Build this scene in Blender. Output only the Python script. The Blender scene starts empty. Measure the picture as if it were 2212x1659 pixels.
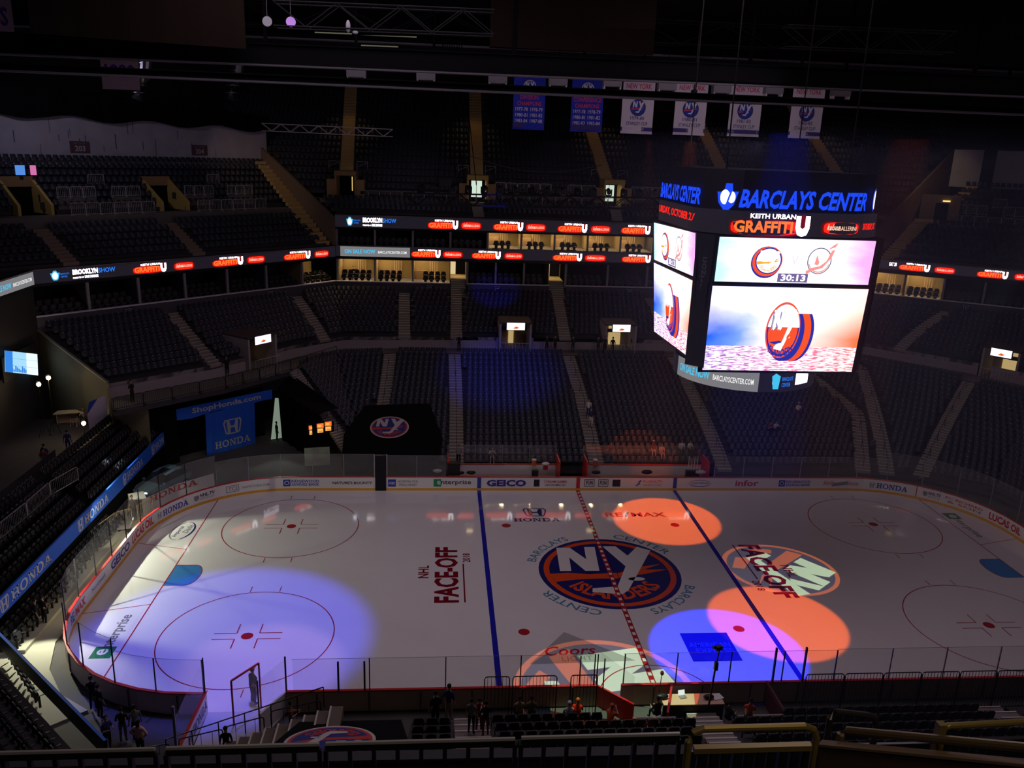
import bpy, bmesh, math, random
import numpy as np
from mathutils import Vector, Matrix, Euler
random.seed(7)
SC = bpy.context.scene
COL = SC.collection

# ------------------------------------------------------------------ camera
CAM = np.array([-10.831, -46.475, 25.506])
CROT = (1.29536443, -0.0345201479, -0.0798640659)
FPX = 1778.3
cd = bpy.data.cameras.new('camera'); cam = bpy.data.objects.new('camera', cd); COL.objects.link(cam)
cam.location = CAM; cam.rotation_euler = CROT
cd.sensor_width = 36; cd.lens = FPX / 2212 * 36; cd.clip_start = .05; cd.clip_end = 400
SC.camera = cam
RM = np.array(Euler(CROT).to_matrix())

# ------------------------------------------------------------------ exposure, world
vs = SC.view_settings
vs.view_transform = 'Standard'; vs.look = 'None'; vs.gamma = 1; vs.use_curve_mapping = False; vs.exposure = 0
SC.cycles.max_bounces = 5; SC.cycles.diffuse_bounces = 2; SC.cycles.glossy_bounces = 3
SC.cycles.transparent_max_bounces = 16; SC.cycles.volume_bounces = 0
SC.cycles.sample_clamp_indirect = 6.0; SC.cycles.caustics_reflective = False; SC.cycles.caustics_refractive = False
w = bpy.data.worlds.new('world'); SC.world = w; w.use_nodes = True
w.node_tree.nodes['Background'].inputs[0].default_value = (.010, .0085, .014, 1)
w.node_tree.nodes['Background'].inputs[1].default_value = .10

def light(name, kind, loc, target, power, color, **k):
    d = bpy.data.lights.new(name, kind); o = bpy.data.objects.new(name, d); COL.objects.link(o)
    o.location = loc; d.energy = power; d.color = color
    v = Vector(target) - Vector(loc); o.rotation_euler = v.to_track_quat('-Z', 'Y').to_euler()
    for a, b in k.items(): setattr(d, a, b)
    return o
# dimmed house lights hung high over the rink
light('house_light', 'AREA', (-17, -3, 36.5), (-17, 0, 0), 1500, (1.0, .80, .92), shape='RECTANGLE', size=18, size_y=16)
light('house_light', 'AREA', (4, -5, 36.5), (1, -4, 0), 760, (1.0, .75, .88), shape='RECTANGLE', size=18, size_y=12)
light('house_light', 'AREA', (28, -3, 36.5), (28, 0, 0), 360, (1.0, .74, .88), shape='RECTANGLE', size=16, size_y=16)
# moving heads throwing pools of light on the ice
def spot(loc, tgt, r, power, color, blend=.12, size=.12, name='spot_light'):
    d = (Vector(tgt) - Vector(loc)).length
    return light(name, 'SPOT', loc, tgt, power, color, spot_size=2 * math.atan(r / d), spot_blend=blend, shadow_soft_size=size)
spot((6.5, 13, 29), (5.7, 7.6, 0), 4.0, 36000, (1.0, .13, .0))
spot((9.5, -12, 33), (8.6, -6.1, 0), 4.0, 46000, (1.0, .13, .0))
spot((3, -13, 33), (4.7, -8.9, 0), 4.3, 90000, (.0, .03, 1.0))
spot((-20, -6, 33), (-22.0, -6.9, 0), 8.4, 30000, (.06, .08, 1.0), blend=.35)
spot((-18, -10, 33), (-19.6, -9.6, 0), 4.6, 5500, (1.0, .55, .70), blend=.5)
spot((-8, 6, 28), (-5, 30, 4.5), 7.5, 17000, (.05, .08, 1.0), blend=.9)
spot((-8, 6, 28), (-4.8, 46, 10), 3.2, 22000, (.03, .05, 1.0), blend=.6)
spot((3, 11, 28), (6.4, 17.8, 1), 3.2, 11000, (1.0, .17, .01), blend=.2)
def gobo(loc, tgt, r, power, roll, polys, ring=(.85, .93)):
    """spot whose lamp node draws a crest: dim blue disc, orange rim and band, pale green letters"""
    o = spot(loc, tgt, r * 1.04, power, (1, 1, 1), blend=.02, size=.02); L = o.data; L.use_nodes = True; nt = L.node_tree; N = nt.nodes.new; K = nt.links.new
    em = nt.nodes.get('Emission') or N('ShaderNodeEmission'); tc = N('ShaderNodeTexCoord'); sp = N('ShaderNodeSeparateXYZ'); K(tc.outputs['Normal'], sp.inputs[0])
    def M(op, a, b=0.0, c=0.0):
        n = N('ShaderNodeMath'); n.operation = op
        for i, q in enumerate((a, b, c)):
            if isinstance(q, (int, float)): n.inputs[i].default_value = q
            else: K(q, n.inputs[i])
        return n.outputs[0]
    t = r / (Vector(tgt) - Vector(loc)).length; z = M('MULTIPLY', M('ABSOLUTE', sp.outputs[2]), t)
    u0, v0 = M('DIVIDE', sp.outputs[0], z), M('DIVIDE', sp.outputs[1], z); cr, sr = math.cos(roll), math.sin(roll)
    u = M('ADD', M('MULTIPLY', u0, cr), M('MULTIPLY', v0, -sr)); v = M('ADD', M('MULTIPLY', u0, sr), M('MULTIPLY', v0, cr))
    rad = M('SQRT', M('ADD', M('MULTIPLY', u, u), M('MULTIPLY', v, v)))
    def poly(P):
        out = None; A = sum(P[i][0] * P[(i + 1) % len(P)][1] - P[(i + 1) % len(P)][0] * P[i][1] for i in range(len(P)))
        if A < 0: P = P[::-1]
        for (x0, y0), (x1, y1) in zip(P, P[1:] + P[:1]):
            nx, ny = -(y1 - y0), x1 - x0; l = math.hypot(nx, ny); nx /= l; ny /= l
            e = M('ADD', M('MULTIPLY', u, nx), M('MULTIPLY_ADD', v, ny, -(nx * x0 + ny * y0))); out = e if out is None else M('MINIMUM', out, e)
        return M('GREATER_THAN', out, 0)
    def union(L_):
        o_ = None
        for P in L_: q = poly(P); o_ = q if o_ is None else M('MAXIMUM', o_, q)
        return o_
    wh, orr = union(polys['white']), union(polys['orange']); rg = M('MULTIPLY', M('GREATER_THAN', rad, .92), M('LESS_THAN', rad, 1.0)); disc = M('LESS_THAN', rad, 1.0); orr = M('MAXIMUM', orr, rg)
    def mix(f, a, b):
        n = N('ShaderNodeMix'); n.data_type = 'RGBA'; K(f, n.inputs[0])
        for i, q in ((6, a), (7, b)):
            if isinstance(q, tuple): n.inputs[i].default_value = (*q, 1)
            else: K(q, n.inputs[i])
        return n.outputs[2]
    c = mix(disc, (0, 0, 0), (.010, .025, .06)); c = mix(orr, c, (.55, .11, .02)); c = mix(wh, c, (.62, .85, .55)); K(c, em.inputs[0]); K(em.outputs[0], (nt.nodes.get('Light Output') or N('ShaderNodeOutputLight')).inputs[0])
    return o
CREST = dict(white=[[(-.72, .0), (-.44, .0), (-.36, .72), (-.66, .72)], [(-.66, .72), (-.36, .72), (-.02, .0), (-.26, .0)], [(-.26, .0), (-.02, .0), (.06, .82), (-.2, .82)], [(.06, .82), (.28, .82), (.40, .40), (.24, .26)], [(.52, .78), (.78, .64), (.16, -.52), (-.02, -.42)], [(.16, -.52), (-.02, -.42), (-.36, -.40), (-.40, -.54), (.06, -.66)]],
    orange=[[(-.88, -.04), (.1, -.04), (.1, -.26), (-.80, -.32)], [(.1, -.08), (.82, .2), (.5, .0)], [(.1, -.14), (.86, .02), (.5, -.12)], [(.0, -.58), (.5, -.44), (.62, -.60), (.2, -.78)], [(-.6, -.52), (-.45, -.44), (-.2, -.80), (-.4, -.76)]])
G1 = gobo((25, -6, 33), (11.4, .1, 0), 3.35, 46000, math.radians(205), CREST)
G2 = gobo((-4, -13, 33), (-2.6, -12.2, 0), 4.6, 46000, math.radians(14), CREST)
# work lights in the gangway behind the left end glass
for wy, pw in ((7.0, 1350), (1.0, 1100), (-5.5, 1250)): light('work_light', 'SPOT', (-32.2, wy, 2.72), (-25.0, wy * .3, .4), pw, (.96, 1.0, .74), spot_size=1.65, spot_blend=.35, shadow_soft_size=.04)
light('work_light', 'SPOT', (-31.3, -6.3, 3.1), (-30.4, -10.8, 0), 1100, (1.0, .98, .74), spot_size=1.7, spot_blend=.4, shadow_soft_size=.05)
light('work_light', 'SPOT', (-31.6, 3.2, 3.4), (-32.4, 6.6, 0), 160, (1.0, .98, .74), spot_size=1.7, spot_blend=.4, shadow_soft_size=.05)

light('banner_fill_light', 'SPOT', (7.6, 2, 26.2), (5, 17, 28.7), 600, (1, .82, .98), spot_size=1.7, spot_blend=.5, shadow_soft_size=.1)  # added spot above the scoreboard to brighten the banners; no fixture there
def at(px, py, ax, v):
    """point of the real place seen at a photo pixel, on the plane x, y or z = v"""
    d = RM @ np.array([(px - 1106) / FPX, (829.5 - py) / FPX, -1.])
    i = 'xyz'.index(ax); t = (v - CAM[i]) / d[i]
    return tuple(float(q) for q in CAM + t * d)
def on_rake(px, py, P0, n, s):
    d = RM @ np.array([(px - 1106) / FPX, (829.5 - py) / FPX, -1.]); n = np.array(n); P0 = np.array(P0, float)
    t = (P0[2] + s * np.dot(CAM[:2] - P0[:2], n) - CAM[2]) / (d[2] - s * np.dot(d[:2], n))
    return tuple(float(q) for q in CAM + t * d)
def pix(p):
    q = (np.array(p) - CAM) @ RM
    return 1106 + FPX * q[0] / -q[2], 829.5 - FPX * q[1] / -q[2], -q[2]

# ------------------------------------------------------------------ thin haze over the right half, also standing in for lens glare
hz = bpy.data.materials.new('haze'); hz.use_nodes = True; hn = hz.node_tree; hn.nodes.clear()
ho = hn.nodes.new('ShaderNodeOutputMaterial'); hv = hn.nodes.new('ShaderNodeVolumeScatter'); hv.inputs['Color'].default_value = (.55, .60, 1, 1); hv.inputs['Density'].default_value = .0017; hv.inputs['Anisotropy'].default_value = .2
hn.links.new(hv.outputs[0], ho.inputs['Volume'])
hm = bpy.data.meshes.new('haze'); hb = bmesh.new(); bmesh.ops.create_cube(hb, size=1); bmesh.ops.scale(hb, vec=(63, 86, 26), verts=hb.verts); hb.to_mesh(hm); hb.free(); hm.materials.append(hz)
HAZE = bpy.data.objects.new('haze', hm); COL.objects.link(HAZE); HAZE.location = (30, 14, 13.6); HAZE['kind'] = 'stuff'; HAZE['label'] = 'thin bluish haze in the right half of the arena, also standing in for lens glare'; HAZE['category'] = 'haze'
# ------------------------------------------------------------------ materials
MATS = {}
def mat(name, col, rough=.6, metal=0, emit=0, ecol=None, spec=.3, bump=0, bscale=8, var=0, vscale=3, light=True):
    if name in MATS: return MATS[name]
    m = bpy.data.materials.new(name); m.use_nodes = True; nt = m.node_tree; b = nt.nodes['Principled BSDF']
    b.inputs['Base Color'].default_value = (*col, 1); b.inputs['Roughness'].default_value = rough
    b.inputs['Metallic'].default_value = metal; b.inputs['Specular IOR Level'].default_value = spec
    if emit:
        b.inputs['Emission Color'].default_value = (*(ecol or col), 1); b.inputs['Emission Strength'].default_value = emit
        m.cycles.emission_sampling = 'AUTO' if light else 'NONE'
    if var or bump:
        tc = nt.nodes.new('ShaderNodeTexCoord'); nz = nt.nodes.new('ShaderNodeTexNoise')
        nz.inputs['Scale'].default_value = vscale; nz.inputs['Detail'].default_value = 4
        nt.links.new(tc.outputs['Object'], nz.inputs['Vector'])
        if var:
            mx = nt.nodes.new('ShaderNodeMix'); mx.data_type = 'RGBA'
            mx.inputs[6].default_value = (*[c * (1 - var) for c in col], 1); mx.inputs[7].default_value = (*[min(1, c * (1 + var)) for c in col], 1)
            nt.links.new(nz.outputs['Fac'], mx.inputs[0]); nt.links.new(mx.outputs[2], b.inputs['Base Color'])
        if bump:
            bp = nt.nodes.new('ShaderNodeBump'); bp.inputs['Strength'].default_value = bump
            n2 = nt.nodes.new('ShaderNodeTexNoise'); n2.inputs['Scale'].default_value = bscale
            nt.links.new(tc.outputs['Object'], n2.inputs['Vector']); nt.links.new(n2.outputs['Fac'], bp.inputs['Height'])
            nt.links.new(bp.outputs['Normal'], b.inputs['Normal'])
    MATS[name] = m; return m
def glass_mat(name, tint=(.75, .78, .8), dif=.05, gloss=.10):
    if name in MATS: return MATS[name]
    m = bpy.data.materials.new(name); m.use_nodes = True; nt = m.node_tree; nt.nodes.clear()
    out = nt.nodes.new('ShaderNodeOutputMaterial'); tr = nt.nodes.new('ShaderNodeBsdfTransparent')
    tr.inputs[0].default_value = (.97, .98, .98, 1)
    di = nt.nodes.new('ShaderNodeBsdfDiffuse'); di.inputs[0].default_value = (*tint, 1)
    gl = nt.nodes.new('ShaderNodeBsdfGlossy'); gl.inputs[1].default_value = .08
    a = nt.nodes.new('ShaderNodeMixShader'); a.inputs[0].default_value = dif
    b = nt.nodes.new('ShaderNodeMixShader'); b.inputs[0].default_value = gloss
    nt.links.new(tr.outputs[0], a.inputs[1]); nt.links.new(di.outputs[0], a.inputs[2])
    nt.links.new(a.outputs[0], b.inputs[1]); nt.links.new(gl.outputs[0], b.inputs[2]); nt.links.new(b.outputs[0], out.inputs[0])
    MATS[name] = m; return m
ICE_SPEC = dict(rough=.048, spec=.6)
def paint(name, col): return mat('ice_' + name, col, **ICE_SPEC)
ice = mat('ice', (.80, .78, .80), rough=.048, spec=.6, bump=.02, bscale=3, var=.04, vscale=.5)
red = paint('red', (.42, .02, .03)); blue = paint('blue', (.02, .02, .42)); creaseb = paint('crease', (.06, .25, .62))
orange_p = paint('orange', (.80, .09, .02)); white_p = paint('white', (.80, .78, .78)); teal_p = paint('teal', (.10, .28, .42))
navy_p = paint('navy', (.02, .02, .16)); grey_p = paint('grey', (.22, .22, .22)); maroon_p = paint('maroon', (.20, .005, .02)); green_p = paint('green', (.03, .22, .10))
silver_p = paint('silver', (.42, .42, .42))
boardw = mat('board_white', (.78, .74, .76), .35, spec=.4); capred = mat('cap_red', (.55, .03, .03), .35); kick = mat('kick_yellow', (.75, .38, .05), .4)
ad_blue = mat('print_blue', (.03, .06, .42), .4); ad_red = mat('print_red', (.60, .03, .04), .4); ad_black = mat('print_black', (.015, .015, .03), .4)
ad_green = mat('print_green', (.02, .28, .12), .4); ad_grey = mat('print_grey', (.25, .25, .27), .4); ad_white = mat('print_white', (.8, .8, .8), .5); ad_orange = mat('print_orange', (.75, .10, .02), .5)
ad_purple = mat('print_purple', (.05, .04, .30), .4)
conc = mat('concrete', (.17, .15, .14), .8, var=.18, vscale=1.2); conc_d = mat('dark_concrete', (.045, .042, .05), .8, var=.2)
stair_m = mat('stair_concrete', (.26, .23, .21), .8, var=.12); nosing = mat('stair_nosing', (.60, .56, .50), .6)
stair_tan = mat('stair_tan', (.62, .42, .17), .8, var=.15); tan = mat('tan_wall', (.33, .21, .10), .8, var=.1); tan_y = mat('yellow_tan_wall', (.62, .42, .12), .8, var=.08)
seat_m = mat('seat_black', (.045, .046, .068), .5, spec=.35); seat_n = mat('seat_near_shaded', (.014, .014, .018), .5, spec=.3); seat_dot = mat('seat_plate', (.5, .52, .6), .3)  # near and left seats use a darker copy, their low light painted in
blackm = mat('black_metal', (.012, .012, .014), .45); blackc = mat('black_cloth', (.006, .006, .008), .95, spec=.05); brownc = mat('brown_cloth', (.016, .010, .008), .95, spec=.05)
steel = mat('rail_steel', (.30, .27, .28), .4, metal=.3); rail_l = mat('rail_pale', (.48, .44, .46), .5); yrail = mat('rail_yellow', (.42, .30, .08), .35, metal=.4); post_g = mat('post_grey', (.25, .25, .28), .4)
honda_b = mat('honda_blue', (.02, .13, .72), .7); honda_w = mat('honda_silver', (.55, .55, .60), .6)
suite_y = mat('suite_lit_yellow', (.27, .19, .085), .8); suite_d = mat('suite_dark', (.05, .045, .05), .8); fascia = mat('fascia_grey', (.085, .082, .10), .75, var=.15, vscale=.8); ledge_l = mat('ledge_cap', (.80, .76, .84), .5)
wallp = mat('concourse_wall', (.34, .29, .31), .8, var=.1); glassm = glass_mat('rink_glass'); greyw = mat('grey_panel', (.42, .40, .48), .8, var=.25, vscale=.6)
skin_m = mat('skin', (.42, .24, .17), .6); hair_m = mat('hair_dark', (.015, .01, .008), .8); cloth_k = mat('cloth_black', (.012, .012, .016), .9); cloth_w = mat('cloth_white', (.62, .6, .6), .9)
cloth_p = mat('cloth_pink', (.75, .40, .34), .9); cloth_b = mat('cloth_navy', (.02, .03, .12), .9); cloth_o = mat('cloth_orange', (.75, .10, .02), .9); cloth_g = mat('cloth_grey', (.16, .15, .15), .9)
cloth_r = mat('cloth_maroon', (.18, .03, .04), .9); khaki = mat('cloth_khaki', (.35, .27, .18), .9); shoe_w = mat('shoe_white', (.6, .6, .6), .7)
led_black = mat('led_black', (.01, .01, .014), .5, emit=.015, ecol=(.75, .6, 1.0), light=False)
led_red = mat('led_red', (.02, 0, 0), .5, emit=1.6, ecol=(1.0, .012, .004), light=True); led_orange = mat('led_orange', (.02, 0, 0), .5, emit=1.7, ecol=(1.0, .13, .02), light=False)
led_dim = mat('led_red_glow', (.02, 0, 0), .5, emit=.16, ecol=(1.0, .01, .006), light=False)
led_white = mat('led_white', (.02, .02, .02), .5, emit=3.6, ecol=(1, .9, .95), light=True); led_grey = mat('led_grey', (.02, .02, .02), .5, emit=.19, ecol=(1, 1, 1.05), light=False)
led_cyan = mat('led_cyan', (.02, .02, .02), .5, emit=.9, ecol=(.06, .62, 1.0), light=False); led_blue = mat('led_blue', (0, 0, .02), .5, emit=1.0, ecol=(.02, .22, 1.0), light=True)
# ------------------------------------------------------------------ mesh helpers
class MB:
    def __init__(s): s.v = []; s.f = []; s.m = []; s.mats = []
    def mi(s, m):
        if m not in s.mats: s.mats.append(m)
        return s.mats.index(m)
    def add(s, vs, fs, m):
        k = len(s.v); s.v += [tuple(p) for p in vs]; i = s.mi(m)
        for f in fs: s.f.append(tuple(q + k for q in f)); s.m.append(i)
    def quad(s, a, b, c, d, m): s.add([a, b, c, d], [(0, 1, 2, 3)], m)
    def box(s, c, size, m, rz=0, ry=0, rx=0):
        R = Euler((rx, ry, rz)).to_matrix(); c = Vector(c); vs = []
        for z in (-.5, .5):
            for x, y in ((-.5, -.5), (.5, -.5), (.5, .5), (-.5, .5)):
                vs.append(c + R @ Vector((x * size[0], y * size[1], z * size[2])))
        s.add(vs, [(3, 2, 1, 0), (4, 5, 6, 7), (0, 1, 5, 4), (1, 2, 6, 5), (2, 3, 7, 6), (3, 0, 4, 7)], m)
    def bar(s, p, q, w, h, m):
        p = Vector(p); q = Vector(q); d = (q - p); L = d.length
        if L < 1e-5: return
        d /= L; up = Vector((0, 0, 1)) if abs(d.z) < .98 else Vector((1, 0, 0))
        a = d.cross(up).normalized() * w / 2; b = a.cross(d).normalized() * h / 2
        vs = [p - a - b, p + a - b, p + a + b, p - a + b, q - a - b, q + a - b, q + a + b, q - a + b]
        s.add(vs, [(0, 1, 2, 3), (7, 6, 5, 4), (0, 4, 5, 1), (1, 5, 6, 2), (2, 6, 7, 3), (3, 7, 4, 0)], m)
    def tube(s, pts, r, m, n=6, closed=False):
        pts = [Vector(p) for p in pts]; k = len(pts); vs = []
        for i, p in enumerate(pts):
            a = pts[(i - 1) % k] if (i > 0 or closed) else p; b = pts[(i + 1) % k] if (i < k - 1 or closed) else p
            d = (b - a).normalized(); up = Vector((0, 0, 1)) if abs(d.z) < .95 else Vector((1, 0, 0))
            u = d.cross(up).normalized(); v = u.cross(d)
            rr = r[i] if isinstance(r, (list, tuple)) else r
            vs += [p + (u * math.cos(2 * math.pi * j / n) + v * math.sin(2 * math.pi * j / n)) * rr for j in range(n)]
        fs = []
        for i in range(k if closed else k - 1):
            for j in range(n):
                a = i * n + j; b = i * n + (j + 1) % n; c2 = ((i + 1) % k) * n
                fs.append((a, b, c2 + (j + 1) % n, c2 + j))
        if not closed: fs += [tuple(range(n))[::-1], tuple(range((k - 1) * n, k * n))]
        s.add(vs, fs, m)
    def cyl(s, p, q, r, m, n=12, r2=None): s.tube([p, q], [r, r if r2 is None else r2], m, n)
    def sphere(s, c, r, m, n=8, sc=(1, 1, 1)):
        vs = []; fs = []
        for i in range(n + 1):
            t = math.pi * i / n
            for j in range(2 * n):
                p = math.pi * j / n; vs.append((c[0] + r * sc[0] * math.sin(t) * math.cos(p), c[1] + r * sc[1] * math.sin(t) * math.sin(p), c[2] + r * sc[2] * math.cos(t)))
        for i in range(n):
            for j in range(2 * n): fs.append((i * 2 * n + j, (i + 1) * 2 * n + j, (i + 1) * 2 * n + (j + 1) % (2 * n), i * 2 * n + (j + 1) % (2 * n)))
        s.add(vs, fs, m)
    def prism(s, poly, z0, z1, m):
        n = len(poly); vs = [(x, y, z0) for x, y in poly] + [(x, y, z1) for x, y in poly]
        s.add(vs, [tuple(range(n))[::-1], tuple(range(n, 2 * n))] + [(i, (i + 1) % n, n + (i + 1) % n, n + i) for i in range(n)], m)
    def flat(s, poly, m, fn): s.add([fn(*p) for p in poly], [tuple(range(len(poly)))], m)
    def build(s, name, parent=None, loc=None, smooth=False):
        me = bpy.data.meshes.new(name)
        off = Vector(loc) if loc else Vector((0, 0, 0))
        me.from_pydata([tuple(Vector(v) - off) for v in s.v] if loc else s.v, [], s.f)
        for m in s.mats: me.materials.append(m)
        me.polygons.foreach_set('material_index', s.m)
        if smooth: me.polygons.foreach_set('use_smooth', [True] * len(s.f))
        me.update(); o = bpy.data.objects.new(name, me); COL.objects.link(o)
        if parent is not None:
            o.parent = parent
            if loc: o.location = off - Vector(parent.location) if not parent.get('_rot') else off
            elif parent.type == 'EMPTY' or parent.location.length > 0: o.location = -Vector(parent.location)
        elif loc: o.location = off
        return o
def T(o, label, cat, group=None):
    o['label'] = label; o['category'] = cat
    if group: o['group'] = group
    return o
def S(o, label=None):
    o['kind'] = 'structure'
    if label: o['label'] = label
    return o
def empty(name, loc=(0, 0, 0), rz=0):
    o = bpy.data.objects.new(name, None); COL.objects.link(o); o.location = loc; o.rotation_euler = (0, 0, rz); o.empty_display_size = .2
    return o
def kids(o): return [c for c in KID.get(o.name, [])]
KID = {}
def part(mb, name, parent, **k):
    """mesh given in the parent's own coordinates"""
    o = MB.build(mb, name); o.parent = parent; KID.setdefault(parent.name, []).append(o)
    if k.get('smooth'): o.data.polygons.foreach_set('use_smooth', [True] * len(o.data.polygons))
    return o
def copy_tree(o, parent=None):
    c = o.copy(); COL.objects.link(c); c.parent = parent
    KID[c.name] = []
    for ch in KID.get(o.name, []): KID[c.name].append(copy_tree(ch, c))
    return c

# text to flat polygons (default font)
_TX = {}
def text2d(s, bold=0.0, shear=0.0):
    k = (s, bold, shear)
    if k in _TX: return _TX[k]
    cu = bpy.data.curves.new('t', 'FONT'); cu.body = s; cu.resolution_u = 2; cu.offset = bold; cu.size = 1; cu.shear = shear; cu.fill_mode = 'BOTH'
    o = bpy.data.objects.new('t', cu); COL.objects.link(o)
    me = bpy.data.meshes.new_from_object(o.evaluated_get(bpy.context.evaluated_depsgraph_get()))
    vs = [(v.co.x, v.co.y) for v in me.vertices]; fs = [tuple(p.vertices) for p in me.polygons]
    bpy.data.objects.remove(o); bpy.data.curves.remove(cu); bpy.data.meshes.remove(me)
    xs = [v[0] for v in vs]; ys = [v[1] for v in vs]; x0, x1, y0, y1 = min(xs), max(xs), min(ys), max(ys)
    vs = [((x - x0) / (x1 - x0), (y - y0) / (y1 - y0)) for x, y in vs]
    _TX[k] = (vs, fs); return _TX[k]
def text(mb, s, m, fn, u0, u1, v0, v1, bold=.01, shear=0):
    vs, fs = text2d(s, bold, shear)
    mb.add([fn(u0 + (u1 - u0) * x, v0 + (v1 - v0) * y) for x, y in vs], fs, m)
def rect(mb, m, fn, u0, u1, v0, v1, n=1):
    for i in range(n):
        a = u0 + (u1 - u0) * i / n; b = u0 + (u1 - u0) * (i + 1) / n
        mb.flat([(a, v0), (b, v0), (b, v1), (a, v1)], m, fn)
def frame(mb, m, fn, u0, u1, v0, v1, t):
    rect(mb, m, fn, u0, u1, v0, v0 + t); rect(mb, m, fn, u0, u1, v1 - t, v1); rect(mb, m, fn, u0, u0 + t, v0, v1); rect(mb, m, fn, u1 - t, u1, v0, v1)
def ellipse(cx, cy, rx, ry, n=28): return [(cx + rx * math.cos(2 * math.pi * i / n), cy + ry * math.sin(2 * math.pi * i / n)) for i in range(n)]
def ring(mb, m, fn, cx, cy, rx, ry, t, n=40, a0=0, a1=2 * math.pi, ty=None):
    ty = t if ty is None else ty
    for i in range(n):
        a = a0 + (a1 - a0) * i / n; b = a0 + (a1 - a0) * (i + 1) / n
        mb.flat([(cx + (rx - t) * math.cos(a), cy + (ry - ty) * math.sin(a)), (cx + rx * math.cos(a), cy + ry * math.sin(a)), (cx + rx * math.cos(b), cy + ry * math.sin(b)), (cx + (rx - t) * math.cos(b), cy + (ry - ty) * math.sin(b))], m, fn)
# slab-serif capitals on a 1 x 1 cell
def serif(ch):
    q = lambda a, b, c, d: [(a, b), (c, b), (c, d), (a, d)]
    s = .13
    if ch == 'H': return [q(.12, 0, .32, 1), q(.68, 0, .88, 1), q(.3, .43, .7, .57), q(0, 0, .44, s), q(0, 1 - s, .44, 1), q(.56, 0, 1, s), q(.56, 1 - s, 1, 1)]
    if ch == 'N': return [q(.12, 0, .24, 1), q(.76, 0, .88, 1), [(.12, 1), (.34, 1), (.88, 0), (.70, 0)], q(0, 0, .36, s), q(0, 1 - s, .3, 1), q(.64, 1 - s, 1, 1)]
    if ch == 'D': return [q(.12, 0, .32, 1), q(0, 0, .6, s), q(0, 1 - s, .6, 1), [(.55, 0), (.75, .03), (.95, .25), (1, .5), (.8, .5), (.75, .3), (.55, .13)], [(.55, 1), (.55, .87), (.75, .7), (.8, .5), (1, .5), (.95, .75), (.75, .97)]]
    if ch == 'A': return [[(.08, 0), (.22, 0), (.56, 1), (.42, 1)], [(.7, 0), (.94, 0), (.60, 1), (.40, 1)], q(.22, .28, .78, .4), q(-.02, 0, .34, s), q(.58, 0, 1.05, s)]
    if ch == 'O':
        o = ellipse(.5, .5, .5, .52, 20); i = ellipse(.5, .5, .29, .38, 20)
        return [[o[k], o[(k + 1) % 20], i[(k + 1) % 20], i[k]] for k in range(20)]
def honda(mb, m, fn, u0, u1, v0, v1):
    W = (u1 - u0) / 5.35
    for i, ch in enumerate('HONDA'):
        for p in serif(ch): mb.flat([(u0 + W * (i * 1.08 + x), v0 + (v1 - v0) * y) for x, y in p], m, fn)
def h_badge(mb, m, fn, u0, u1, v0, v1, t=.10):
    f = lambda x, y: fn(u0 + (u1 - u0) * x, v0 + (v1 - v0) * y)
    o = [(.02, .78), (.10, .97), (.9, .97), (.98, .78), (.88, .12), (.78, .02), (.22, .02), (.12, .12)]
    i = [(.5 + (x - .5) * (1 - t * 1.3), .5 + (y - .5) * (1 - t * 1.3)) for x, y in o]
    for k in range(8): mb.flat([o[k], o[(k + 1) % 8], i[(k + 1) % 8], i[k]], m, f)
    for p in ([(.2, .88), (.34, .88), (.42, .5), (.40, .42), (.36, .1), (.25, .1)], [(.8, .88), (.75, .1), (.64, .1), (.60, .42), (.58, .5), (.66, .88)], [(.38, .42), (.62, .42), (.60, .54), (.40, .54)]):
        mb.flat(p, m, f)
NYP = dict(
    white=[[(-.70, .02), (-.54, .02), (-.51, .42), (-.34, .02), (-.14, .02), (-.08, .74), (-.24, .74), (-.27, .36), (-.46, .72), (-.66, .72)],
           [(.04, .76), (.24, .76), (.36, .46), (.56, .74), (.74, .62), (.16, -.52), (.06, -.62), (-.34, -.56), (-.32, -.46), (.03, -.42), (.26, .14)]],
    orange=[[(-.86, -.06), (-.6, -.03), (-.3, -.08), (.09, -.04), (.09, -.2), (-.2, -.2), (-.5, -.22), (-.8, -.28)], [(.1, -.06), (.45, .12), (.78, .2), (.5, .04), (.84, .04), (.5, -.08), (.1, -.18)]])
def team_logo(mb, fn, cx, cy, r, M, lift=lambda k: 0, ry=None, word=True):
    """M: rim, disc, ring, letter, band"""
    ry = ry or r
    F = lambda k: (lambda x, y: fn(cx + x * r, cy + y * ry, k))
    mb.flat(ellipse(0, 0, 1, 1, 48), M['rim'], F(1))
    if M.get('rim2'): mb.flat(ellipse(0, 0, .93, .93, 48), M['rim2'], F(2))
    mb.flat(ellipse(0, 0, .85, .85, 48), M['disc'], F(3))
    for p in NYP['orange']: mb.flat(p, M['band'], F(4))
    if word:
        vs, fs = text2d('ISLANDERS', .03, 0)
        g = F(5)
        def arc(x, y):
            a = math.radians(212 + x * 116); R = .50 + (1 - y) * .26
            return g(R * math.cos(a), R * math.sin(a))
        mb.add([arc(x, y) for x, y in vs], fs, M['band'])
    for p in NYP['white']: mb.flat(p, M['letter'], F(6))
    mb.flat(ellipse(.34, -.22, .12, .05, 12), M['letter'], F(6))
def offset(poly, d):
    out = []; P = [Vector(p[:2]) for p in poly]
    for i, p in enumerate(P):
        ns = []
        if i > 0: t = (p - P[i - 1]).normalized(); ns.append(Vector((-t.y, t.x)))
        if i < len(P) - 1: t = (P[i + 1] - p).normalized(); ns.append(Vector((-t.y, t.x)))
        n = sum(ns, Vector((0, 0))).normalized(); out.append(tuple(p + n * d / max(.4, n.dot(ns[0]))))
    return out
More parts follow.
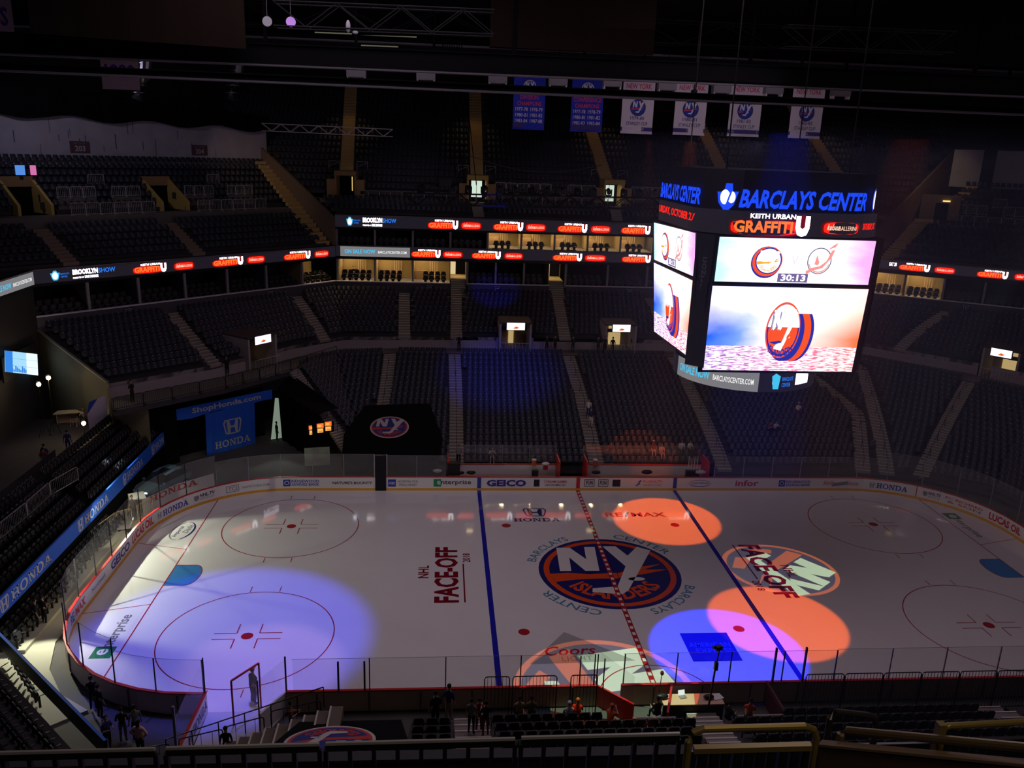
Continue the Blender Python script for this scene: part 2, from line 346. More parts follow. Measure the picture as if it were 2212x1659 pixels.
def ribbon_strip(mb, poly, z0, z1, m, d=0):
    P = offset(poly, d) if d else poly
    for a, b in zip(P, P[1:]): mb.quad((*a, z0), (*b, z0), (*b, z1), (*a, z1), m)
def slab(mb, poly, d0, d1, z, m):
    A = offset(poly, d0) if d0 else poly; B = offset(poly, d1)
    for i in range(len(poly) - 1): mb.quad((*A[i], z), (*A[i + 1], z), (*B[i + 1], z), (*B[i], z), m)
def path_fn(poly, d, z=0, k=0):
    """u = distance along the polyline, v = height; points sit d off the line"""
    P = [Vector(p[:2]) for p in poly]; L = [0]
    for a, b in zip(P, P[1:]): L.append(L[-1] + (b - a).length)
    def fn(u, v, kk=0):
        i = 0
        while i < len(P) - 2 and u > L[i + 1]: i += 1
        t = (P[i + 1] - P[i]).normalized(); n = Vector((-t.y, t.x)); q = P[i] + t * (u - L[i]) + n * (d - kk * .004)
        return (q.x, q.y, z + v)
    fn.L = L; fn.P = P
    return fn
def s_at(fn, x, y):
    best = None
    for i in range(len(fn.P) - 1):
        a, b = fn.P[i], fn.P[i + 1]; t = (b - a); l = t.length; t = t / l
        u = max(0, min(l, (Vector((x, y)) - a).dot(t))); d = (a + t * u - Vector((x, y))).length
        if best is None or d < best[0]: best = (d, fn.L[i] + u)
    return best[1]
# ------------------------------------------------------------------ ice sheet
HX, HY, RR = 30.48, 12.954, 8.53
def rink_path(step=8, d=0.0):
    """clockwise seen from above: left end upwards, far side, right end, near side"""
    pts = []
    for cx, cy, a0 in ((-HX + RR, HY - RR, 180), (HX - RR, HY - RR, 90), (HX - RR, -HY + RR, 0), (-HX + RR, -HY + RR, -90)):
        for k in range(step + 1):
            a = math.radians(a0 - 90 * k / step); pts.append((cx + (RR + d) * math.cos(a), cy + (RR + d) * math.sin(a)))
    return pts
mb = MB(); mb.prism(rink_path(12, .02)[::-1], -.05, 0, ice)
ICE = S(mb.build('floor_ice'), 'white ice surface of the hockey rink')
def icefn(x, y, k=0): return (x, y, .002 + .0012 * k)
def on_ice(name, mb, label=None):
    o = part(mb, name, ICE)
    if label: o['label'] = label
def seg(x0, y0, x1, y1, w, m, mb, k=0):
    d = Vector((x1 - x0, y1 - y0)).normalized() * w / 2; n = (-d.y, d.x)
    mb.flat([(x0 - n[0], y0 - n[1]), (x1 - n[0], y1 - n[1]), (x1 + n[0], y1 + n[1]), (x0 + n[0], y0 + n[1])], m, lambda x, y: icefn(x, y, k))
for x in (-7.77, 7.77):
    mb = MB(); seg(x, -HY, x, HY, .30, blue, mb, 2); on_ice('blue_line', mb, 'blue painted line')
mb = MB(); seg(0, -HY, 0, HY, .30, red, mb, 8)
for i in range(42):
    y = -HY + .3 + i * .61; mb.flat([(-.09, y), (.09, y), (.09, y + .26), (-.09, y + .26)], white_p, lambda a, b: icefn(a, b, 9))
on_ice('centre_line', mb, 'red centre line with white checks')
gy = HY - RR + math.sqrt(RR ** 2 - (27.13 - (HX - RR)) ** 2)
for sx in (-1, 1):
    mb = MB(); seg(sx * 27.13, -gy, sx * 27.13, gy, .07, red, mb, 2)
    for sy in (-1, 1): seg(sx * 27.13, sy * 3.35, sx * HX, sy * 4.27, .05, red, mb, 2)
    on_ice('goal_line', mb, 'red goal line')
    mb = MB(); P = [(sx * 27.13, -1.25), (sx * 25.9, -1.25)] + [(sx * (25.9 - .6 * math.cos(a)), 1.25 * math.sin(a)) for a in np.linspace(-1.35, 1.35, 9)] + [(sx * 25.9, 1.25), (sx * 27.13, 1.25)]
    mb.flat(P if sx > 0 else P[::-1], creaseb, lambda a, b: icefn(a, b, 1))
    for a, b in zip(P, P[1:]): seg(*a, *b, .05, red, mb, 3)
    on_ice('goal_crease', mb, 'blue goal crease')
    for sy in (-1, 1):
        cx, cy = sx * 21.03, sy * 6.7; mb = MB()
        ring(mb, red, lambda a, b: icefn(a, b, 2), cx, cy, 4.6, 4.6, .06, 64)
        for a in (-1, 1):
            for b in (-1, 1):
                seg(cx + a * .6, cy + b * .28, cx + a * 1.8, cy + b * .28, .06, red, mb, 2)
                seg(cx + a * .6, cy + b * .28, cx + a * .6, cy + b * 1.15, .06, red, mb, 2)
            for c in (-.85, .85): seg(cx + c, cy + a * 4.6, cx + c, cy + a * 5.2, .05, red, mb, 2)
        on_ice('faceoff_circle', mb, 'red face-off circle with hash marks')
        mb = MB(); mb.flat(ellipse(cx, cy, .32, .32, 24), red, lambda a, b: icefn(a, b, 4)); on_ice('faceoff_dot', mb, 'red face-off dot')
        mb = MB(); mb.flat(ellipse(sx * 6.1, cy, .40, .40, 24), white_p, lambda a, b: icefn(a, b, 3)); mb.flat(ellipse(sx * 6.1, cy, .32, .32, 24), red, lambda a, b: icefn(a, b, 4)); on_ice('faceoff_dot', mb, 'red face-off dot')
mb = MB(); ring(mb, red, lambda a, b: icefn(a, b, 2), 0, -HY, 3.05, 3.05, .06, 40, 0, math.pi); on_ice('referee_crease', mb, 'red half circle in front of the scorer')
mb = MB()
team_logo(mb, icefn, 0, 0, 4.52, dict(rim=navy_p, rim2=orange_p, disc=navy_p, letter=white_p, band=orange_p)); on_ice('centre_logo', mb, 'round navy and orange NY ISLANDERS logo')
mb = MB()
def arc_text(mb, s, m, a0, a1, R, h, fn, bold=.01):
    vs, fs = text2d(s, bold, 0)
    mb.add([fn((R + y * h) * math.cos(math.radians(a0 + (a1 - a0) * x)), (R + y * h) * math.sin(math.radians(a0 + (a1 - a0) * x))) for x, y in vs], fs, m)
f5 = lambda a, b: icefn(a, b, 3)
arc_text(mb, 'BARCLAYS', teal_p, 164, 114, 4.75, .62, f5); arc_text(mb, 'CENTER', teal_p, 76, 28, 4.75, .62, f5)
arc_text(mb, 'BARCLAYS', teal_p, -22, -72, 4.75, .62, f5); arc_text(mb, 'CENTER', teal_p, -106, -152, 4.75, .62, f5)
on_ice('arena_name_lettering', mb, 'teal BARCLAYS CENTER lettering around the logo')
def ice_plane(ox, oy, ang):
    c, s = math.cos(ang), math.sin(ang)
    return lambda u, v, k=0: icefn(ox + u * c - v * s, oy + u * s + v * c, 3 + k)
f = ice_plane(-5.5, 7.35, 0.0); mb = MB(); honda(mb, navy_p, f, 0, 3.4, 0, .55); h_badge(mb, navy_p, f, .75, 2.6, .85, 2.3); on_ice('ice_advertisement', mb, 'navy HONDA wordmark under its H badge')
f = ice_plane(1.35, 8.1, .0); mb = MB(); text(mb, 'RE', red, f, 0, 1.3, 0, .72, .02); text(mb, '/', navy_p, f, 1.38, 1.85, 0, .78, .02); text(mb, 'MAX', red, f, 1.95, 4.5, 0, .72, .02); on_ice('ice_advertisement', mb, 'red RE/MAX wordmark')
for sx, (ox, oy, a) in ((1, (-9.35, -3.55, math.pi / 2)), (-1, (9.35, 3.55, -math.pi / 2))):
    f = ice_plane(ox, oy, a); mb = MB(); text(mb, 'FACE-OFF', maroon_p, f, 0, 7.0, .25, 1.75, .035); text(mb, 'NHL', maroon_p, f, 2.9, 4.5, 2.1, 2.75, .02); rect(mb, maroon_p, f, 0, 4.7, -.12, -.03); text(mb, '2018', maroon_p, f, 4.9, 6.1, -.55, -.05, .02)
    on_ice('ice_lettering', mb, 'maroon NHL FACE-OFF 2018 lettering')
f = ice_plane(-5.1, -9.2, .03); mb = MB()
mb.flat([(-1.0, -.45), (4.6, -.45), (1.3, 2.4)], silver_p, f)
text(mb, 'Coors', red, lambda u, v: f(u, v, 1), -.05, 2.7, .22, 1.05, .015, .3); text(mb, 'LIGHT', grey_p, lambda u, v: f(u, v, 1), .75, 2.4, -.3, .12, .005); on_ice('ice_advertisement', mb, 'red script Coors LIGHT on a silver peak')
f = ice_plane(2.58, -9.7, 0); mb = MB(); rect(mb, blue, f, 0, 2.68, 0, 2.65)
g = lambda u, v: f(u, v, 1); pale = paint('paleblue', (.06, .10, .75))
text(mb, 'AMERICAN', pale, g, .2, 2.5, 1.3, 1.72, .01); text(mb, 'EXPRESS', pale, g, .45, 2.5, .75, 1.17, .01); on_ice('ice_advertisement', mb, 'blue square reading AMERICAN EXPRESS')
for ox, oy, a in ((-27.45, -8.55, math.pi / 2), (27.45, 8.6, -math.pi / 2)):
    f = ice_plane(ox, oy, a); mb = MB(); rect(mb, white_p, f, -.1, 4.6, -.1, 1.2); rect(mb, green_p, lambda u, v: f(u, v, 1), 0, 1.05, 0, 1.05)
    text(mb, 'e', white_p, lambda u, v: f(u, v, 2), .3, .85, .3, .85, .02); text(mb, 'nterprise', grey_p, lambda u, v: f(u, v, 1), 1.0, 4.1, .1, .85, .02); on_ice('ice_advertisement', mb, 'green and grey enterprise wordmark')
f = ice_plane(-28.15, 6.05, math.pi / 2 - .1); mb = MB(); ring(mb, grey_p, f, 0, 0, 1.35, .75, .05, 40, .3, 3.3, .13); ring(mb, navy_p, f, 0, 0, 1.35, .75, .05, 40, 3.5, 6.4, .13)
text(mb, 'Imperial', navy_p, f, -.9, .7, .02, .42, .01, .2); text(mb, 'Dade', grey_p, f, -.3, .9, -.45, -.05, .01, .2); on_ice('ice_advertisement', mb, 'oval Imperial Dade logo')

# ------------------------------------------------------------------ dasher boards
GATE = (-21.5, -17.8); PGATE = (-3.2, -2.05); BH = 1.07
full = rink_path(10)
far_part = [(-HX, -HY + RR)] + full[:33]
near = [(HX - RR, -HY)]
nearc = rink_path(10)[33:]
# run of boards from the gate clockwise round to the penalty gate
run1 = [(GATE[0], -HY), (-HX + RR, -HY)] + [p for p in nearc] + full[:33] + [(PGATE[1], -HY)]
run2 = [(PGATE[0], -HY), (GATE[1], -HY)]
BRD = empty('dasher_boards'); T(BRD, 'white rink boards with red top rail and yellow kick strip', 'rink boards')
def board_run(P, name):
    mb = MB(); ribbon_strip(mb, P, .2, BH, boardw, 0.0); pn = part(mb, 'board_panel', BRD)
    mb = MB(); ribbon_strip(mb, P, 0, .2, kick, -.02); slab(mb, P, -.02, 0, .2, kick); part(mb, 'kick_strip', BRD)
    mb = MB(); ribbon_strip(mb, P, BH, BH + .05, capred, -.01); slab(mb, P, -.01, .14, BH + .05, capred); ribbon_strip(mb, P, BH - .02, BH + .05, capred, .14); part(mb, 'top_rail', BRD)
    mb = MB(); ribbon_strip(mb, P, 0, BH - .02, mat('board_back', (.55, .42, .33), .7, var=.25, vscale=.7), .12)
    fn = path_fn(P, .14)
    u = 1.2
    while u < fn.L[-1]:
        a = fn(u, .0); b = fn(u, BH); mb.bar(a, b, .08, .06, mat('board_stud', (.10, .09, .10), .5)); u += 2.4
    part(mb, 'board_back', BRD); return pn
clean = lambda P: [p for i, p in enumerate(P) if i == 0 or (Vector(p) - Vector(P[i - 1])).length > .02]
run1 = clean(run1); run2 = clean(run2)
PANEL = board_run(run1, ''); board_run(run2, '')
bf0 = path_fn(run1, 0)
def bfn(u, v, k=0):
    x, y, z = bf0(u, v); return (x, y, z)
BF = path_fn(run1, -.006)
def S_(x, y): return s_at(BF, x, y)
def ad(label, draw, x0, y0, x1, y1):
    a, b = S_(x0, y0), S_(x1, y1); mb = MB()
    draw(mb, lambda u, v, k=0: BF(a + (b - a) * u, v, 1 + k)); o = part(mb, 'board_advertisement', PANEL); o['label'] = label
def simple(s, m, v0=.38, v1=.86, bold=.02, shear=0): return lambda mb, f: text(mb, s, m, f, 0, 1, v0, v1, bold, shear)
def d_ridge(mb, f):
    rect(mb, ad_blue, f, 0, .2, .36, .90); ring(mb, boardw, lambda u, v: f(u, v, 1), .1, .63, .07, .17, .02, 16, ty=.05)
    text(mb, 'RIDGEWOOD', ad_blue, f, .23, 1, .65, .88, .02); text(mb, 'SAVINGS BANK', ad_blue, f, .23, 1, .38, .60, .02)
def d_honda(mb, f):
    h_badge(mb, ad_grey, f, 0, .16, .36, .82); honda(mb, ad_blue, f, .2, 1, .38, .80)
def d_nhl(mb, f):
    mb.flat([(0, .5), (.12, .4), (.24, .5), (.24, .8), (0, .8)], ad_grey, f); text(mb, 'NHL.TV', ad_black, f, .28, 1, .58, .85, .02, .2); text(mb, 'PRESENTED BY DISH', ad_grey, f, .3, .95, .38, .5, .0)
def d_ent(mb, f):
    rect(mb, ad_green, f, 0, .2, .32, .95); text(mb, 'e', boardw, lambda u, v: f(u, v, 1), .09, .19, .5, .82, .02); text(mb, 'nterprise', ad_black, f, .2, 1, .42, .86, .01)
def d_imp(mb, f):
    ring(mb, ad_grey, f, .5, .62, .5, .30, .02, 30, .3, 3.2, .05); ring(mb, ad_blue, f, .5, .62, .5, .30, .02, 30, 3.4, 6.3, .06); text(mb, 'ImperialDade', ad_blue, f, .1, .9, .54, .72, .01)
def d_fun(mb, f): frame(mb, ad_black, f, 0, 1, .34, .94, .05); text(mb, 'FUN', ad_black, f, .15, .85, .48, .82, .03, .15)
def d_tci(mb, f): frame(mb, ad_grey, f, 0, 1, .36, .9, .05); text(mb, 'TCI', ad_grey, f, .15, .85, .48, .78, .01)
def d_hss(mb, f): rect(mb, ad_blue, f, 0, 1, .32, .92); text(mb, 'HSS', boardw, lambda u, v: f(u, v, 1), .12, .88, .5, .72, .02)
def two(a, b, m1, m2): return lambda mb, f: (text(mb, a, m1, f, 0, 1, .65, .85, .01), text(mb, b, m2, f, .05, .95, .38, .56, .01))
def d_pro(mb, f):
    mb.flat([(0, .4), (.08, .4), (.2, .6), (.14, .66)], ad_purple, f); mb.flat([(.08, .7), (.2, .9), (.24, .8), (.14, .66)], ad_purple, f)
    text(mb, 'ProHEALTH', ad_red, f, .3, 1, .65, .9, 0); text(mb, 'URGENT CARE', ad_grey, f, .3, .98, .38, .55, 0)
def d_stella(mb, f):
    text(mb, 'Stella', ad_red, f, 0, .32, .5, .86, 0, .4); mb.flat([(.25, .36), (.7, .5), (.72, .82), (.3, .66)], ad_grey, f); text(mb, 'Artois', ad_red, f, .7, 1, .46, .82, 0, .4)
def d_remax(mb, f): text(mb, 'RE', ad_blue, f, 0, .3, .36, .86, .02); text(mb, '/MAX', ad_red, f, .32, 1, .36, .86, .02)
def sq(m): return lambda mb, f: rect(mb, m, f, 0, 1, .34, .92)
def vert(m): return lambda mb, f: rect(mb, m, f, 0, 1, .0, BH)
y = HY
for a in [('blue and red RE/MAX board panel', d_remax, -30.48, -6.13, -30.48, -3.79), ('small blue board lettering', simple('Northwell', ad_blue, .5, .75, .0), -30.48, -2.9, -30.48, -1.0),
          ('blue GEICO lettering behind the left goal', simple('GEICO', ad_purple, .32, .9, .04), -30.48, -.07, -30.48, 2.97), ('red LUCAS OIL lettering behind the left goal', simple('LUCAS OIL', ad_red, .32, .92, .04), -30.48, 3.42, -30.2, 6.59),
          ('blue HONDA wordmark on the left corner', d_honda, -29.9, 6.96, -28.44, 9.3), ('NHL.TV lettering on the left corner', d_nhl, -28.33, 9.82, -27.2, 10.98),
          ('boxed TCI logo', d_tci, -26.63, 11.6, -25.8, 12.1), ('grey WWW.TCIDA.COM lettering', simple('WWW.TCIDA.COM', ad_grey, .5, .68, .01), -25.58, 12.15, -23.71, 12.8), ('blue RIDGEWOOD SAVINGS BANK logo left of the black pillar', d_ridge, -22.7, y, -20, y),
          ("NATURE'S BOUNTY lettering", simple("NATURE'S BOUNTY", ad_black, .52, .74, .02), -19.0, y, -16.0, y), ('blue HSS square', d_hss, -14.8, y, -14.2, y),
          ('small grey hospital lettering', two('HOSPITAL FOR', 'SPECIAL SURGERY', ad_grey, ad_grey), -14.05, y, -12.5, y), ('green and black enterprise logo', d_ent, -11.3, y, -8.4, y), ('blue line on the boards', vert(ad_blue), -7.92, y, -7.62, y),
          ('large purple-blue GEICO lettering', simple('GEICO', ad_purple, .34, .90, .05), -7.2, y, -4.1, y), ('small black square panel', sq(ad_black), -3.5, y, -3.05, y), ('STREAM GAMES LIVE ON MSG GO lettering', two('STREAM GAMES', 'LIVE ON MSG GO', ad_red, ad_black), -2.7, y, -.9, y),
          ('red centre line on the boards', vert(ad_red), -.15, y, .15, y), ('first boxed FUN logo', d_fun, .5, y, 1.3, y), ('second boxed FUN logo', d_fun, 1.6, y, 2.4, y), ('black upright panel', sq(ad_black), 2.74, y, 3.37, y),
          ('ProHEALTH URGENT CARE logo', d_pro, 4.56, y, 6.72, y), ('second blue line on the boards', vert(ad_blue), 7.62, y, 7.92, y), ('oval ImperialDade logo', d_imp, 8.9, y, 10.7, y), ('red infor lettering', simple('infor', ad_red, .38, .9, .02), 12.7, y, 14.6, y),
          ('blue RIDGEWOOD SAVINGS BANK logo right of infor', d_ridge, 16.27, y, 18.89, y), ('red Stella Artois script', d_stella, 19.93, y, 22.9, 12.9), ('blue HONDA wordmark on the right corner', d_honda, 23.74, 12.8, 26.4, 11.7), ('red goal line mark', vert(ad_red), 26.9, 11.35, 26.95, 11.31),
          ('NHL.TV lettering on the right corner', d_nhl, 27.3, 11.05, 28.3, 10.2), ('red PC RICHARD & SON lettering', two('PC RICHARD', '& SON', ad_red, ad_red), 28.5, 9.95, 30.0, 7.5), ('red LUCAS OIL lettering on the right corner', simple('LUCAS OIL', ad_red, .32, .88, .04), 30.3, 7.0, 30.48, 4.0)]:
    ad(a[0], a[1], *a[2:])

# ------------------------------------------------------------------ rink glass: one panel per bay, one thing each
GP = None
def glass_run(P, z0, z1, u0, u1, bay, grp, where, postm=post_g, posth=None):
    fn = path_fn(P, .06); n = max(1, round((u1 - u0) / bay)); b = (u1 - u0) / n
    for i in range(n):
        a0, a1 = u0 + i * b, u0 + (i + 1) * b
        pa = fn((a0 + a1) / 2, z0); t = empty('glass_panel', pa)
        T(t, 'clear glass panel with thin post %s' % where, 'glass panel', grp)
        mb = MB(); k = max(1, int(b / .9)) if True else 1
        for j in range(k):
            p = fn(a0 + .03 + (b - .06) * j / k, 0); q = fn(a0 + .03 + (b - .06) * (j + 1) / k, 0)
            mb.quad((p[0] - pa[0], p[1] - pa[1], 0), (q[0] - pa[0], q[1] - pa[1], 0), (q[0] - pa[0], q[1] - pa[1], z1 - z0), (p[0] - pa[0], p[1] - pa[1], z1 - z0), glassm)
        part(mb, 'pane', t)
        mb = MB(); p = fn(a0, 0); q = (p[0] - pa[0], p[1] - pa[1]); mb.bar((*q, 0), (*q, (posth or z1) - z0), .05, .05, postm); part(mb, 'post', t)
        mb = MB(); p = fn(a0, z1); q = fn(a1, z1); c = lambda r: (r[0] - pa[0], r[1] - pa[1], r[2] - pa[2]); m_ = fn((a0 + a1) / 2, z1)
        mb.bar(c(p), c(m_), .012, .012, post_g); mb.bar(c(m_), c(q), .012, .012, post_g); part(mb, 'top_edge', t)
GZ = BH + .05
su = lambda x, y: s_at(path_fn(run1, 0), x, y)
glass_run(run1, GZ, 2.85, 0, su(-25.5, -11.5), 1.9, 'glass panels on the near left corner', 'along the near left corner of the rink', blackm)
glass_run(run1, GZ, 3.45, su(-25.5, -11.5), su(-27.1, 11.2), 2.4, 'glass panels behind the left goal', 'behind the left goal', blackm)
glass_run(run1, GZ, 2.95, su(-27.1, 11.2), su(-15.8, HY), 2.4, 'glass panels on the far left corner', 'between the blue banner and the black pillar')
glass_run(run1, GZ, 2.85, su(-14.9, HY), su(-10.3, HY), 2.4, 'glass panels right of the black pillar', 'above the HSS and enterprise panels')
glass_run(run1, GZ, 2.85, su(10.9, HY), su(25, 12.5), 2.4, 'glass panels on the far right side', 'above the infor and RIDGEWOOD panels')
glass_run(run1, GZ, 3.45, su(25, 12.5), su(HX, -3), 2.4, 'glass panels on the right corner', 'along the right corner of the rink')
glass_run(run1, GZ, 2.85, su(8.5, -HY) - 14, su(8.5, -HY), 2.8, 'glass panels on the near right side', 'above the near boards right of the blue spot')
glass_run(run2, GZ, 2.80, .2, 14.3, 3.5, 'glass panels on the near left side', 'above the near boards between the two gates', blackm)
glass_run(run1, GZ, 2.80, su(8.5, -HY), su(PGATE[1], -HY), 2.5, 'glass panels before the scorer table', 'in front of the scorer table', blackm)
# ------------------------------------------------------------------ seating bowl
SEATS = []      # x, y, z, yaw, section
def resamp(poly, s):
    i = min(int(s), len(poly) - 2); f = s - i
    return Vector(poly[i]) * (1 - f) + Vector(poly[i + 1]) * f
def tier(front, back, z0, z1, n, aisles=(), sec='', hole=None, slab_m=None, pitch=.53, base=True, srange=None, seats=True, stairm=None, width=1.2, nose=None, railz=None, names=None):
    """rows of stepped concrete between a front and a back line; aisles = (s_front, s_back, row0, row1)"""
    slab_m = slab_m or conc_d; F = [Vector(p) for p in front]; B = [Vector(p) for p in back]; K = len(F) - 1
    sub = 40
    def P(s, t): return resamp(F, s).lerp(resamp(B, s), t)
    mb = MB(); ss = []
    for k in range(K):
        c = max(1, int(((F[k + 1] - F[k]).length + (B[k + 1] - B[k]).length) / 2 / 1.3)); ss += [k + j / c for j in range(c)]
    ss.append(K)
    hz = (z1 - z0) / max(1, n - 1)
    for i in range(n):
        z = z0 + hz * i; t0 = i / n; t1 = (i + 1) / n
        for a, b in zip(ss, ss[1:]):
            p, q, r, s_ = P(a, t0), P(b, t0), P(b, t1), P(a, t1); c = (p + q + r + s_) / 4
            if hole and hole(c.x, c.y): continue
            mb.quad((*p, z), (*q, z), (*r, z), (*s_, z), slab_m)
            zb = z - hz if i else z - .35
            mb.quad((*p, zb), (*q, zb), (*q, z), (*p, z), slab_m)
        if not seats: continue
        t = (i + .66) / n; pts = [P(s, t) for s in ss]; L = [0]
        for a, b in zip(pts, pts[1:]): L.append(L[-1] + (b - a).length)
        av = []
        for (sf, sb, r0, r1) in aisles:
            if not (r0 <= i <= r1): continue
            s = sf + (sb - sf) * t
            j = max(0, min(len(ss) - 2, next((k for k in range(len(ss) - 1) if ss[k + 1] >= s), len(ss) - 2)))
            av.append(L[j] + (L[j + 1] - L[j]) * (s - ss[j]) / (ss[j + 1] - ss[j]))
        u = .4; j = 0
        while u < L[-1] - .3:
            while j < len(L) - 2 and L[j + 1] < u: j += 1
            if all(abs(u - a) > width / 2 + .27 for a in av):
                f = (u - L[j]) / max(1e-6, L[j + 1] - L[j]); p = pts[j].lerp(pts[j + 1], f); d = (pts[j + 1] - pts[j]).normalized()
                inward = Vector((d.y, -d.x)); yaw = math.atan2(inward.y, inward.x) + math.pi / 2
                if not (hole and hole(p.x, p.y)): SEATS.append((p.x, p.y, z, yaw, sec))
            u += pitch
    o = S(mb.build('floor_tier'), 'stepped dark concrete tier %s' % sec)
    # stairs
    for ai, (sf, sb, r0, r1) in enumerate(aisles):
        mb = MB(); me_ = MB()
        for i in range(r0, r1 + 1):
            for h in (0, 1):
                t = (i + h * .5) / n; s = sf + (sb - sf) * t; c = P(s, t); d = (P(min(K, s + .02), t) - P(max(0, s - .02), t)).normalized(); nn = Vector((-d.y, d.x))
                depth = ((P(s, (i + 1) / n) - P(s, i / n)).length) / 2; z = z0 + hz * i + hz * .5 * h
                c2 = c + nn * (depth * .5 - .03); ang = math.atan2(d.y, d.x)
                mb.box((c2.x, c2.y, z - hz * .25), (width, depth, .10 + hz * .5), stairm or stair_m, rz=ang)
                me_.box((c.x + nn.x * .05, c.y + nn.y * .05, z + .06), (width, .09, .03), nose or nosing, rz=ang)
        nm = (names or {}).get(ai, 'aisle') if isinstance(names, dict) else (names[ai] if names else 'aisle')
        c = P(sf + (sb - sf) * r0 / n, r0 / n); st = empty('aisle_stairs'); T(st, 'pale stepped aisle %s' % nm, 'stairs'); part(mb, 'steps', st); part(me_, 'step_edges', st)
        if railz:
            mb = MB(); mp = MB(); prev = None; pts = []
            for i in range(r0, r1 + 1, 3):
                t = (i + .5) / n; s = sf + (sb - sf) * t; c = P(s, t); z = z0 + hz * i
                mp.bar((c.x, c.y, z), (c.x, c.y, z + .95), .04, .04, railz); pts.append((c.x, c.y, z + .95))
            mb.tube(pts, .022, railz, 5); mb.v += []; k = len(mb.v); mb.v += mp.v; mb.f += [tuple(q + k for q in f) for f in mp.f]; mb.m += mp.m
            T(mb.build('handrail'), 'thin dark handrail, aisle %s' % nm, 'handrail')
    return P
# lower bowl, far side and right corner
FL = [(-15.9, 15.9), (24, 15.9), (29.2, 14.6), (33.2, 11.2), (34.6, 5), (34.8, -9)]
BL = [(-15.2, 34), (33, 34), (38.5, 27.5), (42.4, 21), (46, 9), (48, -9)]
def vomL(x, y): return False
tier(FL, BL, .6, 5.55, 20, [(.16, .118, 0, 19), (.451, .357, 0, 19), (.72, .582, 0, 19), (1.14, .835, 0, 19), (1.5, .95, 0, 19), (2.0, 2.28, 0, 19)], 'far side lower bowl', railz=blackm, names=['left of the left players bench', 'between the two players benches', 'above the infor board lettering', 'above the Stella Artois lettering', 'starting beside the HONDA board lettering on the right', 'leading up to the far right vomitory'])
# left fan of the lower bowl
tier([(-17.3, 16.4), (-16.7, 16.1), (-16.1, 15.9)], [(-24.4, 26.9), (-20.9, 32.3), (-15.3, 34)], .6, 5.55, 20, [(0.12, .06, 0, 19), (1.95, 1.9, 5, 19)], 'far left lower fan', railz=blackm, names=['descending beside the black tunnel drape', 'ending behind the round logo tarp in the far left corner'])
# cross aisle floor
FU = [(-36.6, 17.6), (-30.4, 23.4), (-24.7, 31.6), (-20.6, 35.5), (-9, 36.3), (34.5, 36.3), (41.3, 29.2), (46, 22), (50, 8)]
CA = [(-35.2, 14.4), (-28.6, 20.8), (-24.3, 26.6), (-20.9, 32.3), (-15.2, 34), (33, 34), (38.5, 27.5), (42.4, 21), (46, 9)]
mb = MB()
for i in range(len(FU) - 1): mb.quad((*CA[i], 5.8), (*CA[i + 1], 5.8), (*FU[i + 1], 5.8), (*FU[i], 5.8), conc)
ribbon_strip(mb, CA, 5.35, 5.8, conc_d)
S(mb.build('floor_concourse'), 'grey cross aisle floor between the two halves of the lower bowl')
BU = [(-43.9, 23.6), (-37.6, 30), (-30, 37.8), (-22.6, 45.3), (-9, 45.3), (38.4, 45.3), (51.7, 36), (59, 29), (64, 12)]
VOM = [(-3.3, 36.3, 0), (7.6, 36.3, 0), (24, 36.3, 0), (-27.7, 28.2, math.radians(53)), (43.8, 27.3, -math.radians(52))]
def inv(x, y):
    for vx, vy, a in VOM:
        dx, dy = x - vx, y - vy; c, s = math.cos(-a), math.sin(-a); u, v = dx * c - dy * s, dx * s + dy * c
        if abs(u) < 1.75 and -1 < v < 2.3: return True
    return False
tier(FU, BU, 7.0, 9.7, 9, [(1.05, 1.2, 0, 8), (2.6, 2.5, 0, 8), (3.52, 3.56, 0, 8), (3.975, 3.985, 0, 8), (4.252, 4.236, 0, 8), (4.505, 4.46, 0, 8), (4.785, 4.71, 0, 8), (5.35, 5.55, 0, 8)], 'upper half of the lower bowl', hole=inv, railz=None, names=['brightest one, at the far left above the team panel', 'right of the far left corner vomitory', 'rising above the round logo tarp', 'rising to the left lit corridor', 'rising to the right lit corridor', 'left of the scoreboard, upper half', 'behind the scoreboard, upper half', 'upper right, left of the far right vomitory'])
mb = MB()
def subdiv(poly, step=1.0):
    out = []
    for a, b in zip(poly, poly[1:]):
        k = max(1, int((Vector(b) - Vector(a)).length / step)); out += [tuple(Vector(a).lerp(Vector(b), j / k)) for j in range(k)]
    return out + [tuple(poly[-1])]
sp = subdiv(FU, .6)
for a, b in zip(sp, sp[1:]):
    c = ((a[0] + b[0]) / 2, (a[1] + b[1]) / 2)
    if not inv(*c): mb.quad((*a, 5.8), (*b, 5.8), (*b, 7.0), (*a, 7.0), wallp)
S(mb.build('wall_concourse'), 'pinkish pale wall behind the cross aisle')
